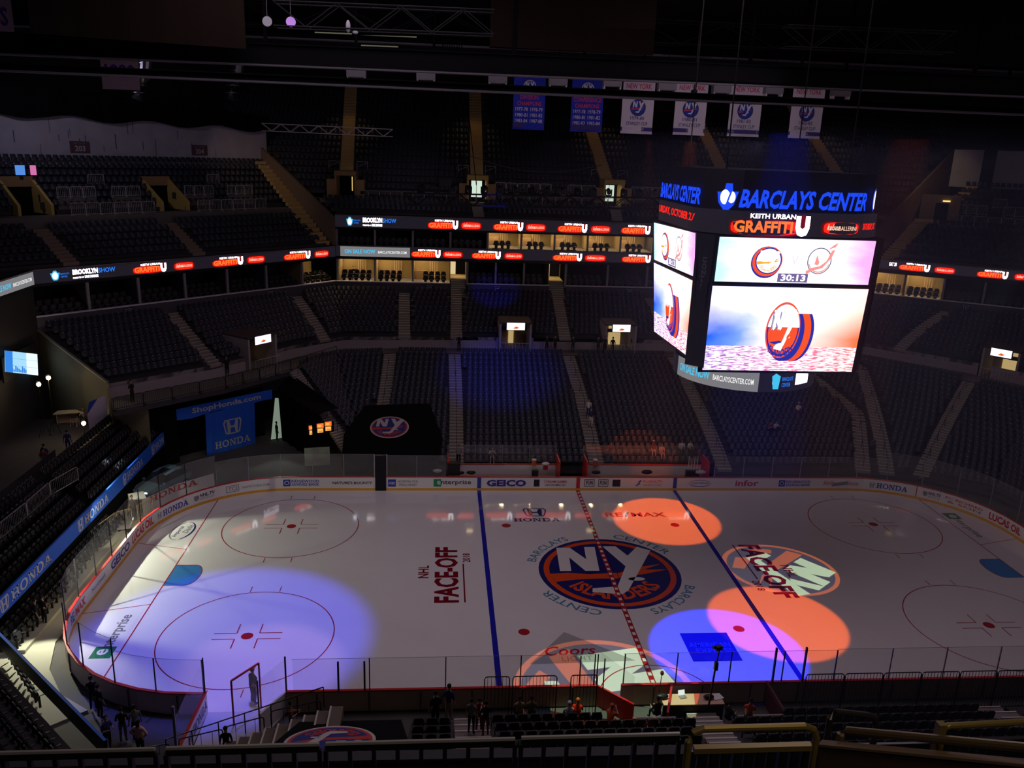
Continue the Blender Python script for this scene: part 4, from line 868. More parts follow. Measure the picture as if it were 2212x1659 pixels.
for u, m_, lab in ((4.0, mat('lit_blue_panel', (0, 0, 0), .5, emit=.75, ecol=(.12, .35, 1), light=False), 'small blue lit panel above the far left vomitory'), (5.1, mat('lit_pink_panel', (0, 0, 0), .5, emit=.65, ecol=(1, .25, .65), light=False), 'small pink lit panel above the far left vomitory')):
    q = LP(u, 10.3); mb = MB(); mb.box((0, 0, 0), (.8 if u < 5 else .5, .06, .85), m_, rz=math.atan2(tl.y, tl.x)); mb.box((0, .06, -.2), (.3, .06, 1.2), blackm, rz=math.atan2(tl.y, tl.x)); o = mb.build('lit_panel'); o.location = (*q, 22.35); T(o, lab, 'panel')
# ------------------------------------------------------------------ LED content
def rounded(cx, cy, rx, ry, n=24, p=.55):
    out = []
    for i in range(n):
        a = 2 * math.pi * i / n; c, s = math.cos(a), math.sin(a)
        out.append((cx + rx * math.copysign(abs(c) ** p, c), cy + ry * math.copysign(abs(s) ** p, s)))
    return out
def g_u(mb, f, u0, u1, v0, v1):
    """orange show logo with a white U"""
    W = u1 - u0; H = v1 - v0; g = lambda k: (lambda a, b: f(u0 + W * a, v0 + H * b, k))
    mb.flat(rounded(.44, .34, .47, .38), led_dim, g(1)); mb.flat(rounded(.43, .34, .44, .31), led_red, g(2))
    text(mb, 'GRAFFITI', led_orange, g(3), .03, .775, .12, .62, .035); text(mb, 'KEITH URBAN', led_white, g(3), .22, .80, .72, .92, .02)
    mb.flat([(.81, .86), (.81, .35), (.84, .08), (.90, .0), (.96, .08), (.99, .35), (.99, .86), (.93, .86), (.93, .4), (.90, .32), (.87, .4), (.87, .86)][::-1], led_white, g(4))
    mb.flat(ellipse(.90, .5, .10, .42, 16), led_dim, g(1))
def g_k(mb, f, u0, u1, v0, v1):
    W = u1 - u0; H = v1 - v0; g = lambda k: (lambda a, b: f(u0 + W * a, v0 + H * b, k))
    mb.flat(rounded(.5, .4, .5, .42), led_dim, g(1)); mb.flat(rounded(.5, .4, .44, .33), led_red, g(2))
    text(mb, 'kelsea', mat('led_pink', (.02, 0, 0), .5, emit=1.4, ecol=(1, .6, .45), light=False), g(3), .14, .45, .28, .62, .01, .4); text(mb, 'BALLERINI', MATS['led_pink'], g(3), .44, .88, .28, .52, .0)
def g_bk(mb, f, u0, u1, v0, v1):
    W = u1 - u0; H = v1 - v0; g = lambda k: (lambda a, b: f(u0 + W * a, v0 + H * b, k))
    mb.flat([(.0, .75), (.03, .75), (.05, .95), (.09, .95), (.11, .75), (.14, .75), (.12, .3), (.10, .1), (.04, .1), (.02, .3)], led_cyan, g(1)); mb.flat(ellipse(.07, .5, .04, .3, 12), led_white, g(2))
    text(mb, 'BARCLAYS', led_blue, g(1), .15, .28, .55, .7, .01); text(mb, 'CENTER', led_blue, g(1), .15, .25, .3, .45, .01)
    text(mb, 'BROOKLYN', led_white, g(1), .33, .72, .45, .92, .05); text(mb, 'SHOW', led_blue, g(1), .73, 1, .45, .88, .02); text(mb, 'PRESENTED BY', led_white, g(1), .33, .5, .1, .25, 0); text(mb, 'DIME SAVINGS', led_white, g(1), .51, .72, .08, .32, .03)
def g_sale(mb, f, u0, u1, v0, v1):
    W = u1 - u0; H = v1 - v0; g = lambda k: (lambda a, b: f(u0 + W * a, v0 + H * b, k))
    n = max(1, int(W / .3)); rect(mb, led_grey, g(1), 0, 1, 0, 1, n)
    text(mb, 'ON SALE NOW', led_cyan, g(2), .06, .50, .30, .72, .025); text(mb, 'BARCLAYSCENTER.COM', mat('led_white_soft', (0, 0, 0), .5, emit=1.0, ecol=(1, 1, 1), light=False), g(2), .54, .95, .34, .62, .01)
def led_board(label, poly, z0, z1, items):
    t = empty('led_ribbon_board'); T(t, label, 'led display')
    mb = MB(); ribbon_strip(mb, poly, z0 - .12, z1 + .1, blackm, -.12); slab(mb, poly, -.12, .1, z1 + .1, blackm); slab(mb, poly, -.12, .1, z0 - .12, blackm); part(mb, 'housing', t)
    mb = MB(); ribbon_strip(mb, poly, z0, z1, led_black, -.14); dp = part(mb, 'display', t)
    mb = MB(); ribbon_strip(mb, poly, z1 + .02, z1 + .12, mat('ribbon_edge', (.22, .20, .24), .5), -.15); part(mb, 'top_edge', t)
    f = path_fn(poly, -.15)
    for fn_, a, b in items:
        mb = MB(); fn_(mb, lambda u, v, k=0: f(u, z0 + (z1 - z0) * v, k), a, b, .04 if fn_ is not g_sale else 0, .96 if fn_ is not g_sale else 1); part(mb, 'lit_message', dp)
FARL = [(-22.5, 45.9), (38.8, 46.1)]
X = lambda x: x + 22.5
led_board('long lower LED ribbon along the far side with the grey ON SALE NOW panel', FARL, 13.78, 14.85, [(g_sale, X(-22.0), X(-14.4))] + [(g_u, X(a), X(b)) for a, b in ((-14.2, -11.0), (-7.5, -4.3), (1.6, 4.9), (9.5, 12.8), (17, 20.3), (24, 27.3))] + [(g_k, X(a), X(b)) for a, b in ((-10.85, -8.5), (-4.0, -1.75), (5.1, 7.7), (13.1, 15.5), (20.6, 23))])
led_board('long upper LED ribbon along the far side below the upper deck', FARL, 16.95, 18.15, [(g_bk, X(-21.3), X(-15.9))] + [(g_u, X(a), X(b)) for a, b in ((-12.4, -9.1), (-5.2, -1.9), (2.0, 5.3), (9.2, 12.5), (17, 20.3))] + [(g_k, X(a), X(b)) for a, b in ((-8.9, -6.5), (-1.7, .7), (5.6, 8.0), (12.8, 15.2))])
LEFTL = [(-44.0, 23.4), (-22.6, 45.5)]; u = lambda x, y: s_at(path_fn(LEFTL, 0), x, y)
led_board('diagonal LED ribbon of the left corner with three GRAFFITI signs', LEFTL, 13.75, 14.78, [(g_bk, 1.2, 6.6)] + [(g_u, u(*a), u(*b)) for a, b in (((-38.3, 29.3), (-36.1, 31.5)), ((-32.9, 34.9), (-30.6, 37.3)), ((-27.2, 40.7), (-24.9, 43.1)))] + [(g_k, u(*a), u(*b)) for a, b in (((-35.7, 32), (-34.2, 33.5)), ((-30.3, 37.5), (-28.8, 39.1)), ((-24.6, 43.4), (-23.2, 44.9)))])
led_board('LED ribbon at the far left picture edge with a grey ON SALE NOW panel', [(-43.7, 6), (-44.0, 23.2)], 13.75, 14.78, [(g_sale, 9.5, 17.0)])
RL = [(39.0, 45.8), (52.1, 36.9), (64, 28)]; u = lambda x, y: s_at(path_fn(RL, 0), x, y)
led_board('diagonal LED ribbon of the right corner with GRAFFITI signs', RL, 13.95, 14.95, [(g_u, u(41.6, 44.4), u(44.2, 42.6)), (g_k, u(44.5, 42.4), u(46.3, 41.1)), (g_u, u(48.0, 39.8), u(50.4, 38.1)), (g_k, u(50.8, 37.8), u(52.4, 36.6)), (lambda mb, f, a, b, c, d: text(mb, 'SAT 28', led_white, lambda p, q: f(p, q, 1), a, b, .4, .8, .02), u(40.6, 44.9), u(41.2, 44.4))])

# ------------------------------------------------------------------ scoreboard
def grad_mat(name, stops_u, seed, lower=True, strength=1.7, warm=(1, .35, .18), cool=(.03, .12, .85)):
    """screen picture: white glow in the middle, blue at one side, orange at the other, rough ice texture below; mapped on generated coords"""
    m = bpy.data.materials.new(name); m.use_nodes = True; nt = m.node_tree; nt.nodes.clear(); N = nt.nodes.new; Lk = nt.links.new
    out = N('ShaderNodeOutputMaterial'); em = N('ShaderNodeEmission'); Lk(em.outputs[0], out.inputs[0]); em.inputs[1].default_value = strength
    uv = N('ShaderNodeUVMap'); sp = N('ShaderNodeSeparateXYZ'); Lk(uv.outputs[0], sp.inputs[0])
    nz = N('ShaderNodeTexNoise'); nz.inputs['Scale'].default_value = 2.2; nz.inputs['Detail'].default_value = 5; mp = N('ShaderNodeMapping'); mp.inputs['Location'].default_value = (seed, seed, 0); Lk(uv.outputs[0], mp.inputs[0]); Lk(mp.outputs[0], nz.inputs[0])
    def M(op, a, b=None, cl=False):
        n = N('ShaderNodeMath'); n.operation = op; n.use_clamp = cl
        for i, q in enumerate((a, b)):
            if q is None: continue
            if isinstance(q, (int, float)): n.inputs[i].default_value = q
            else: Lk(q, n.inputs[i])
        return n.outputs[0]
    uu = M('ADD', sp.outputs[0], M('MULTIPLY', M('SUBTRACT', nz.outputs[0], .5), .35))
    cr = N('ShaderNodeValToRGB'); cr.color_ramp.elements[0].position = stops_u[0][0]; cr.color_ramp.elements[0].color = (*stops_u[0][1], 1)
    cr.color_ramp.elements[1].position = stops_u[-1][0]; cr.color_ramp.elements[1].color = (*stops_u[-1][1], 1)
    for p, c in stops_u[1:-1]: e = cr.color_ramp.elements.new(p); e.color = (*c, 1)
    Lk(uu, cr.inputs[0])
    last = cr.outputs[0]
    if lower:
        # upper left brightens to white, lower band dark streaks
        br = N('ShaderNodeValToRGB'); r = br.color_ramp; r.elements[0].position = .40; r.elements[0].color = (0, 0, 0, 1); r.elements[1].position = .80; r.elements[1].color = (1, 1, 1, 1)
        vv = M('ADD', sp.outputs[1], M('MULTIPLY', M('SUBTRACT', nz.outputs[0], .5), .4)); Lk(vv, br.inputs[0])
        mx = N('ShaderNodeMix'); mx.data_type = 'RGBA'; mx.blend_type = 'ADD'; mx.inputs[0].default_value = 1
        sc = N('ShaderNodeMix'); sc.data_type = 'RGBA'; sc.inputs[6].default_value = (0, 0, 0, 1); sc.inputs[7].default_value = (.75, .62, .62, 1); Lk(br.outputs[0], sc.inputs[0])
        Lk(last, mx.inputs[6]); Lk(sc.outputs[2], mx.inputs[7]); last = mx.outputs[2]
        n2 = N('ShaderNodeTexNoise'); n2.inputs['Scale'].default_value = 9; n2.inputs['Detail'].default_value = 8; mp2 = N('ShaderNodeMapping'); mp2.inputs['Scale'].default_value = (2.2, 9, 1); Lk(uv.outputs[0], mp2.inputs[0]); Lk(mp2.outputs[0], n2.inputs[0])
        gr = N('ShaderNodeValToRGB'); gr.color_ramp.elements[0].position = .47; gr.color_ramp.elements[0].color = (1.0, 1.0, 1.0, 1); gr.color_ramp.elements[1].position = .54; gr.color_ramp.elements[1].color = (0, 0, 0, 1); Lk(n2.outputs[0], gr.inputs[0])
        low = M('LESS_THAN', sp.outputs[1], .30); vfar = M('GREATER_THAN', n2.outputs[0], .53)
        ice_c = N('ShaderNodeMix'); ice_c.data_type = 'RGBA'; ice_c.inputs[6].default_value = (.25, .12, .55, 1); ice_c.inputs[7].default_value = (1, .16, .14, 1); Lk(sp.outputs[0], ice_c.inputs[0])
        lw = N('ShaderNodeMix'); lw.data_type = 'RGBA'; lw.inputs[6].default_value = (.95, .78, .85, 1); Lk(vfar, lw.inputs[0]); Lk(ice_c.outputs[2], lw.inputs[7])
        f2 = N('ShaderNodeMix'); f2.data_type = 'RGBA'; Lk(low, f2.inputs[0]); Lk(last, f2.inputs[6]); Lk(lw.outputs[2], f2.inputs[7]); last = f2.outputs[2]
    Lk(last, em.inputs[0]); MATS[name] = m; return m
up_m = grad_mat('screen_upper', [(0, (.45, .75, .9)), (.18, (1, 1, 1)), (.7, (1, .95, 1)), (.97, (.95, .35, .95))], 3, lower=False, strength=1.5)
lo_m = grad_mat('screen_lower', [(0, (.01, .10, .85)), (.20, (.16, .30, .95)), (.42, (.85, .80, 1)), (.66, (1, .72, .68)), (.98, (1, .15, .05))], 5, lower=True, strength=1.45)
def sm(n, c, e): return mat('scr_' + n, (0, 0, 0), .5, emit=e, ecol=c, light=False)
s_or, s_bl, s_wh, s_pk, s_pu, s_dk, s_ye = sm('orange', (1, .09, .01), 1), sm('blue', (.02, .03, .42), .9), sm('white', (1, .95, 1), 1.6), sm('pink', (1, .30, .28), 1.1), sm('purple', (.22, .16, .40), .8), sm('slate', (.12, .10, .25), .8), sm('yellow', (1, .45, .03), 1)
SB = empty('scoreboard', (7.8, 1.2, 18)); T(SB, 'huge hanging four-sided video scoreboard above the ice', 'scoreboard')
O = Vector((7.8, 1.2, 18))
def sbpart(mb, name, label=None, under=None):
    mb.v = [(x - O.x, y - O.y, z - O.z) for x, y, z in mb.v]; o = part(mb, name, under or SB)
    if label: o['label'] = label
    return o
def face(p00, p10, p01, p11):
    """bilinear face, u right, v up, k lifts towards the viewer side"""
    A, B_, C_, D = map(Vector, (p00, p10, p01, p11)); n = (B_ - A).cross(C_ - A).normalized()
    return lambda u, v, k=0: tuple(A * (1 - u) * (1 - v) + B_ * u * (1 - v) + C_ * (1 - u) * v + D * u * v + n * .012 * k)
# body: octagon block with chamfered posts
XA, XB, YA, YB = 2.75, 12.85, -4.1, 6.5
def octa(d, c=1.0): return [(XA - d + c, YA - d), (XB + d - c, YA - d), (XB + d, YA - d + c), (XB + d, YB + d - c), (XB + d - c, YB + d), (XA - d + c, YB + d), (XA - d, YB + d - c), (XA - d, YA - d + c)]
sb_dark = mat('scoreboard_housing', (.035, .032, .05), .6)
mb = MB(); mb.prism(octa(-.75, .6), 14.4, 21.9, sb_dark); sbpart(mb, 'housing')
FR_U = face((3.55, -4.0, 19.25), (12.05, -4.0, 19.25), (3.55, -4.15, 21.6), (12.05, -4.15, 21.6))
FR_L = face((3.50, -3.65, 14.3), (12.05, -3.65, 14.3), (3.50, -3.95, 19.0), (12.15, -3.95, 19.0))
LF_U = face((2.72, 5.6, 19.15), (2.72, -3.15, 19.35), (2.62, 6.0, 21.45), (2.62, -2.95, 21.65))
LF_L = face((3.05, 5.4, 14.5), (3.05, -3.3, 14.75), (2.72, 5.6, 18.95), (2.72, -3.1, 19.1))
def screen(fn, m, name, draw=None, label=None):
    mb = MB(); n = 1; vs = [fn(0, 0, 1), fn(1, 0, 1), fn(1, 1, 1), fn(0, 1, 1)]; mb.add(vs, [(0, 1, 2, 3)], m)
    o = sbpart(mb, name, label); uvl = o.data.uv_layers.new(name='UVMap')
    for i, c in enumerate(((0, 0), (1, 0), (1, 1), (0, 1))): uvl.data[i].uv = c
    mb = MB(); B0 = lambda u, v, k=0: fn(u, v, k - 2)
    rect(mb, sb_dark, lambda u, v: fn(u, v, -1), -.03, 1.03, -.03, 1.03); sbpart(mb, 'screen_bezel')
    if draw: mb = MB(); draw(mb, lambda u, v, k=0: fn(u, v, 2 + k)); sbpart(mb, 'screen_graphic', None, o)
def logo_flat(mb, f, cx, cy, r, ry, ghost=False):
    f2 = lambda x, y, k=0: f(x, y, 3 + k)
    team_logo(mb, f2, cx, cy, r, dict(rim=s_or, rim2=s_bl, disc=s_bl if not ghost else s_wh, letter=s_wh, band=s_or if not ghost else s_ye), ry=ry)
def d_upper(mb, f):
    mb.flat(ellipse(.315, .46, .098, .36), s_bl, f); mb.flat(ellipse(.32, .48, .095, .34), s_or, lambda u, v: f(u, v, 1)); logo_flat(mb, lambda u, v, k=0: f(u, v, k), .325, .50, .09, .32, True)
    text(mb, 'V.', sm('ghost', (.85, .75, .9), 1.1), f, .475, .53, .42, .62, .01)
    ring(mb, s_dk, f, .655, .52, .078, .30, .006, 36, ty=.02); ring(mb, s_pk, f, .655, .52, .07, .27, .006, 30, 3.4, 6.0, .03)
    mb.flat([(.58, .2), (.62, .3), (.68, .36), (.73, .60), (.745, .78), (.725, .76), (.70, .52), (.66, .40), (.61, .36), (.575, .28)], s_pk, lambda u, v: f(u, v, 1)); mb.flat([(.70, .78), (.745, .84), (.76, .94), (.73, .88)], s_pk, lambda u, v: f(u, v, 1)); mb.flat([(.625, .44), (.635, .66), (.655, .48), (.665, .66), (.648, .42)], s_pk, lambda u, v: f(u, v, 1))
    rect(mb, s_pu, lambda u, v: f(u, v, 2), .40, .595, .02, .22); text(mb, '30:13', s_wh, lambda u, v: f(u, v, 3), .42, .58, .05, .20, .03)
def d_lower(mb, f):
    # thick coin seen at an angle: side bands behind the face disc
    for k, (dx, m_) in enumerate(((.105, s_bl), (.085, s_or), (.06, s_or), (.04, s_bl), (.02, s_bl))):
        mb.flat([(x, y) for x, y in ellipse(.485 + dx, .46, .105, .335, 40) if y < .72], m_, lambda u, v, k=k: f(u, v, k))
    g = lambda u, v, k=0: f(u, v, 6 + k)
    team_logo(mb, g, .485, .50, .112, dict(rim=s_or, rim2=s_bl, disc=s_or, letter=s_wh, band=s_or), ry=.335, word=False)
    mb.flat([(u, v) for u, v in ellipse(.485, .5, .104, .31, 48) if v > .52], s_wh, lambda u, v: g(u, v, 5))
    for p in NYP['white'][:1]: mb.flat([(.480 + .112 * x, .50 + .30 * y) for x, y in p], s_pu, lambda u, v: g(u, v, 6)); mb.flat([(.486 + .104 * x, .515 + .29 * y) for x, y in p], s_wh, lambda u, v: g(u, v, 7))
    mb.flat([(.545, .76), (.56, .72), (.50, .33), (.485, .35)], s_wh, lambda u, v: g(u, v, 7)); mb.flat([(.50, .33), (.485, .35), (.44, .31), (.44, .28), (.49, .26)], s_wh, lambda u, v: g(u, v, 7)); mb.flat([(.505, .42), (.55, .52), (.565, .50), (.52, .40)], s_or, lambda u, v: g(u, v, 7))
    mb.flat([(.405, .36), (.47, .38), (.49, .36), (.45, .33)], s_bl, lambda u, v: g(u, v, 6)); vs, fs = text2d('ISLANDERS', .03, 0)
    mb.add([g(.405 + .16 * x, .24 + .10 * y - .06 * math.sin(math.pi * x), 6) for x, y in vs], fs, s_bl)
screen(FR_U, up_m, 'upper_screen', d_upper, 'wide upper screen with two team logos and 30:13'); screen(FR_L, lo_m, 'main_screen', d_lower, 'large main screen with a spinning coin logo')
screen(LF_U, up_m, 'upper_screen', d_upper, 'upper screen on the left face'); screen(LF_L, lo_m, 'main_screen', d_lower, 'main screen on the left face')
BK_U = face((12.05, 6.5, 19.25), (3.55, 6.5, 19.25), (12.05, 6.6, 21.6), (3.55, 6.6, 21.6)); BK_L = face((12.05, 6.2, 14.4), (3.5, 6.2, 14.4), (12.1, 6.5, 19.0), (3.5, 6.5, 19.0))
RT_U = face((12.85, -3.1, 19.25), (12.85, 5.6, 19.25), (12.95, -3.1, 21.6), (12.95, 5.6, 21.6)); RT_L = face((12.6, -3.1, 14.4), (12.6, 5.6, 14.4), (12.85, -3.1, 19.0), (12.85, 5.6, 19.0))
for f_, m_, n_ in ((BK_U, up_m, 'upper_screen'), (BK_L, lo_m, 'main_screen'), (RT_U, up_m, 'upper_screen'), (RT_L, lo_m, 'main_screen')): screen(f_, m_, n_, None, 'screen on a hidden face of the scoreboard')
# verizon post between the faces
mb = MB(); PF_ = face((2.62, -3.2, 14.5), (3.45, -4.0, 14.5), (2.62, -3.2, 21.7), (3.45, -4.1, 21.7)); rect(mb, sb_dark, PF_, 0, 1, 0, 1)
vs, fs = text2d('verizon', .01, 0); mb.add([PF_(.62 - .3 * y, .55 + .28 * x, 1) for x, y in vs], fs, mat('post_lettering', (.16, .15, .20), .6)); sbpart(mb, 'corner_post', 'dark post lettered verizon')
# ring ribbon and name ring
def ring_poly(d, c):
    P = octa(d, c); P = P[6:] + P[:6]; P = P[::-1]; return P   # order checked below
def loop(d, c):
    """open line seen from outside, running left to right: back-left, left face, front, right"""
    o = octa(d, c); return [o[6], o[7], o[0], o[1], o[2], o[3]]
def smooth(P, n=4):
    out = [P[0]]
    for i in range(1, len(P) - 1):
        a, b, c = Vector(P[i - 1]), Vector(P[i]), Vector(P[i + 1]); r = min((b - a).length, (c - b).length) * .45
        p = b + (a - b).normalized() * r; q = b + (c - b).normalized() * r
        out += [tuple((p * (1 - t) + b * t) * (1 - t) + (b * (1 - t) + q * t) * t) for t in [k / n for k in range(n + 1)]]
    return out + [P[-1]]
RG = smooth(loop(.15, 1.7)); mb = MB(); ribbon_strip(mb, RG, 21.72, 22.95, led_black); rfn = path_fn(RG, 0)
slab(mb, RG, 0, .8, 22.95, blackm); sbpart(mb, 'ring_display')
us = lambda x, y: s_at(rfn, x, y)
RGF = lambda u, v, k=0: rfn(u, 21.72 + 1.23 * v, k * 2)
# on an outside loop the left normal points inwards, so lift must be negative
def rlift(fn): return lambda u, v, k=0: fn(u, v, k)
mb = MB(); a0 = us(4.2, YA); R2 = lambda u, v, k=0: rfn(u, 21.72 + 1.23 * v, k)
g_u(mb, R2, us(4.1, YA), us(8.3, YA), .0, 1.0); sbpart(mb, 'ring_message'); mb = MB(); g_k(mb, R2, us(8.9, YA), us(11.1, YA), .1, .85); sbpart(mb, 'ring_message'); mb = MB(); text(mb, 'SATURDAY, OCT', led_red, lambda u, v: R2(u, v, 1), us(11.3, YA), us(12.7, YA + .6), .3, .62, .02); sbpart(mb, 'ring_message'); mb = MB()
text(mb, 'URDAY, OCTOBER 27', led_red, lambda u, v: R2(u, v, 1), us(XA, 5.0), us(XA, -2.2), .35, .75, .02); sbpart(mb, 'ring_message')
NG = smooth(loop(.1, 2.0)); nfn = path_fn(NG, 0); un = lambda x, y: s_at(nfn, x, y); mb = MB()
sign_b = mat('sign_blue', (0, 0, .02), .5, emit=1.0, ecol=(.01, .07, 1.0))
N2 = lambda u, v, k=0: nfn(u, v, k)
text(mb, 'BARCLAYS CENTER', sign_b, N2, un(4.35, YA), un(11.9, YA), 23.1, 24.05, .035, .25); sbpart(mb, 'name_lettering', 'blue glowing BARCLAYS CENTER letters'); mb = MB(); text(mb, 'BARCLAYS CENTER', sign_b, N2, un(XA, 9) - .5, un(XA, -2.3), 23.1, 24.0, .035, .25); sbpart(mb, 'name_lettering'); mb = MB()
c0 = un(3.75, YA) - .25; mb.flat([(c0 - .55, 23.85), (c0 - .2, 23.85), (c0 - .1, 24.3), (c0 + .25, 24.3), (c0 + .3, 23.9), (c0 + .6, 23.9), (c0 + .4, 23.2), (c0 + .1, 22.9), (c0 - .15, 22.95), (c0 - .45, 23.3)], sign_b, N2); mb.flat(ellipse(c0 - .1, 23.6, .26, .38, 16), s_wh, lambda u, v: N2(u, v, 3)); mb.flat(ellipse(c0 + .26, 23.6, .2, .3, 16), s_wh, lambda u, v: N2(u, v, 3)); mb.flat([(c0 + .02, 23.1), (c0 + .3, 24.0), (c0 + .2, 24.0), (c0 - .04, 23.2)], sign_b, lambda u, v: N2(u, v, 5))
sbpart(mb, 'name_badge', 'blue and white glowing badge'); mb = MB(); c0 = un(12.7, YA + .5) + .6; mb.flat(ellipse(c0, 23.65, .45, .62, 16), sign_b, N2); mb.flat(ellipse(c0, 23.65, .28, .5, 16), s_wh, lambda u, v: N2(u, v, 3)); sbpart(mb, 'name_badge')
mb = MB(); mb.prism(octa(-.3, 1.6), 22.95, 25.0, mat('scoreboard_crown', (.012, .012, .018), .7)); sbpart(mb, 'crown')
for x, y in ((4.2, -2.2), (11, -2.2), (4.2, 4.8), (11, 4.8)): mb = MB(); mb.bar((x, y, 25), (x, y, 37.5), .06, .06, blackm); sbpart(mb, 'hanging_cable')
# round lower ring
CX, CY, CR = 7.45, .7, 4.15
mb = MB(); arc = [(CX + CR * math.cos(a), CY + CR * math.sin(a)) for a in np.linspace(math.radians(150), math.radians(390), 44)]
cfn = path_fn(arc, 0); cl = cfn.L[-1]; ribbon_strip(mb, arc, 13.0, 14.15, led_black); mb.prism([(CX + CR * .98 * math.cos(a), CY + CR * .98 * math.sin(a)) for a in np.linspace(0, 2 * math.pi, 32, endpoint=False)], 12.95, 14.6, sb_dark); sbpart(mb, 'lower_ring')
C2 = lambda u, v, k=0: cfn(u, 13.0 + 1.15 * v, k)
cu_ = lambda deg: cl * (deg - 150) / 240
mb = MB(); n = 14
g_sale(mb, lambda u, v, k=0: C2(u, v, 6 + 3 * k), cu_(186), cu_(262), 0, 1); sbpart(mb, 'lower_ring_message'); mb = MB()
mb.flat([(cu_(272), .8), (cu_(275), .95), (cu_(279), .8), (cu_(278), .15), (cu_(273.5), .15)], led_cyan, lambda u, v: C2(u, v, 9)); mb.flat(ellipse(cu_(275.5), .5, .2, .25, 12), led_white, lambda u, v: C2(u, v, 3)); text(mb, 'BARCLAYS', led_blue, lambda u, v: C2(u, v, 2), cu_(281), cu_(291), .55, .75, .01); text(mb, 'CENTER', led_blue, lambda u, v: C2(u, v, 2), cu_(281), cu_(289), .25, .45, .01); rect(mb, led_white, lambda u, v: C2(u, v, 2), cu_(294), cu_(310), .3, .9, 4)
sbpart(mb, 'lower_ring_message')
# the screens light the haze and stands around them
light('screen_glow', 'AREA', (7.8, -4.6, 18.2), (7.8, -20, 12), 60, (1, .80, .92), shape='RECTANGLE', size=8, size_y=6)
# ------------------------------------------------------------------ roof, catwalks, banners
roofm = mat('roof_dark', (.012, .011, .014), .9)
mb = MB(); mb.box((2, 5, 40.2), (150, 150, .3), roofm); S(mb.build('ceiling'), 'black roof deck')
beamm = mat('beam_dark', (.003, .003, .004), .8, spec=.1); beam_e = mat('beam_edge', (.10, .095, .115), .5)
def catwalk(y, z0, x0, x1, dz, label, h=.75):
    """long dark box beam with a pale lower flange"""
    t = empty('catwalk_beam', ((x0 + x1) / 2, y, z0)); T(t, label, 'beam'); L = x1 - x0; ry = -math.atan2(dz, L)
    mb = MB(); mb.box((0, 0, h / 2), (L, .35, h), beamm, ry=ry); part(mb, 'web', t)
    mb = MB(); mb.box((0, -.1, -.05), (L, .6, .09), beam_e, ry=ry); part(mb, 'lower_flange', t)
    mb = MB(); mb.box((0, -.1, h + .05), (L, .5, .06), beamm, ry=ry); part(mb, 'upper_flange', t)
catwalk(0, 28.55, -46, 46, -.1, 'lower of the two long dark roof beams crossing in front of the banners', .26)
catwalk(8, 30.1, -55, 55, .2, 'upper of the two long dark roof beams', 1.1)
catwalk(20, 33.0, -50, 40, .1, 'third long beam behind the upper roof beam', .3)
def truss(p, q, h, m, name, label, cell=1.2, r=.035, cat='truss', dn=(0, 0, -1)):
    P, Q = Vector(p), Vector(q); L = (Q - P).length; n = max(2, int(L / cell)); D = Vector(dn) * h; side = (Q - P).normalized().cross(Vector((0, 0, 1))).normalized() * h * .9
    mb = MB()
    for o in (Vector((0, 0, 0)), D, D * .0 + side, D + side): mb.tube([P + o, Q + o], r, m, 5)
    for i in range(n):
        a, b = P.lerp(Q, i / n), P.lerp(Q, (i + 1) / n)
        for o in (Vector((0, 0, 0)), side): mb.tube([a + o + (D if i % 2 else D * 0), b + o + (D * 0 if i % 2 else D)], r * .7, m, 4)
        mb.tube([a + D, a + D + side], r * .6, m, 4); mb.tube([a, a + side], r * .6, m, 4)
    o = mb.build(name); T(o, label, cat); return o
truss((-26.5, 30, 27.1), (-15.3, 30, 27.0), .62, rail_l, 'lighting_truss', 'pale lattice truss hanging over the left side of the far deck', .75)
truss((-20.5, 6, 33.2), (-8, 6, 33.3), 1.3, mat('truss_dim2', (.012, .012, .014), .9), 'roof_truss', 'dark lattice truss beside the round pink lamp', 1.6, .04); truss((9.5, 6, 33.3), (20, 6, 33.4), 1.2, MATS['truss_dim2'], 'roof_truss', 'dark lattice truss in the roof above the scoreboard', 1.6, .04)
truss((-40, 20, 35.2), (50, 20, 35.4), 1.6, mat('truss_dim', (.010, .010, .012), .9), 'roof_truss', 'second dark lattice truss deeper in the roof', 3.5, .06)
truss((-14, 22, 22.0), (13, 22, 22.3), .9, blackm, 'lamp_truss', 'black lamp truss hanging level with the far deck barriers', 1.1, .05)
for i in range(12):
    a = (-22 + i * 5.2); mb = MB(); mb.bar((a, 10 + (i % 3) * 4, 31), (a, 10 + (i % 3) * 4, 40), .22 if i % 3 == 0 else .1, .2, beamm); T(mb.build('roof_hanger'), 'dark vertical hanger rod in the black roof space', 'hanger', 'vertical hanger rods in the roof')
# moving heads along the lamp truss
def moving_head():
    t = empty('moving_head_lamp'); T(t, 'black moving head lamp in the row on the lamp truss', 'lamp', 'moving head lamps on the lamp truss')
    mb = MB(); mb.box((0, 0, .12), (.42, .36, .2), blackm); part(mb, 'base', t)
    mb = MB(); mb.box((-.24, 0, .4), (.07, .2, .5), blackm); mb.box((.24, 0, .4), (.07, .2, .5), blackm); part(mb, 'yoke', t)
    mb = MB(); mb.cyl((0, -.22, .42), (0, .25, .62), .2, blackm, 12, .15); part(mb, 'head', t)
    return t
mh = moving_head()
for i in range(20):
    o = mh if i == 0 else copy_tree(mh); o.location = (-12.6 + i * 1.27, 21.6, 22.0 + i * .012); o.rotation_euler = (0, 0, (i * 37 % 7 - 3) * .2)
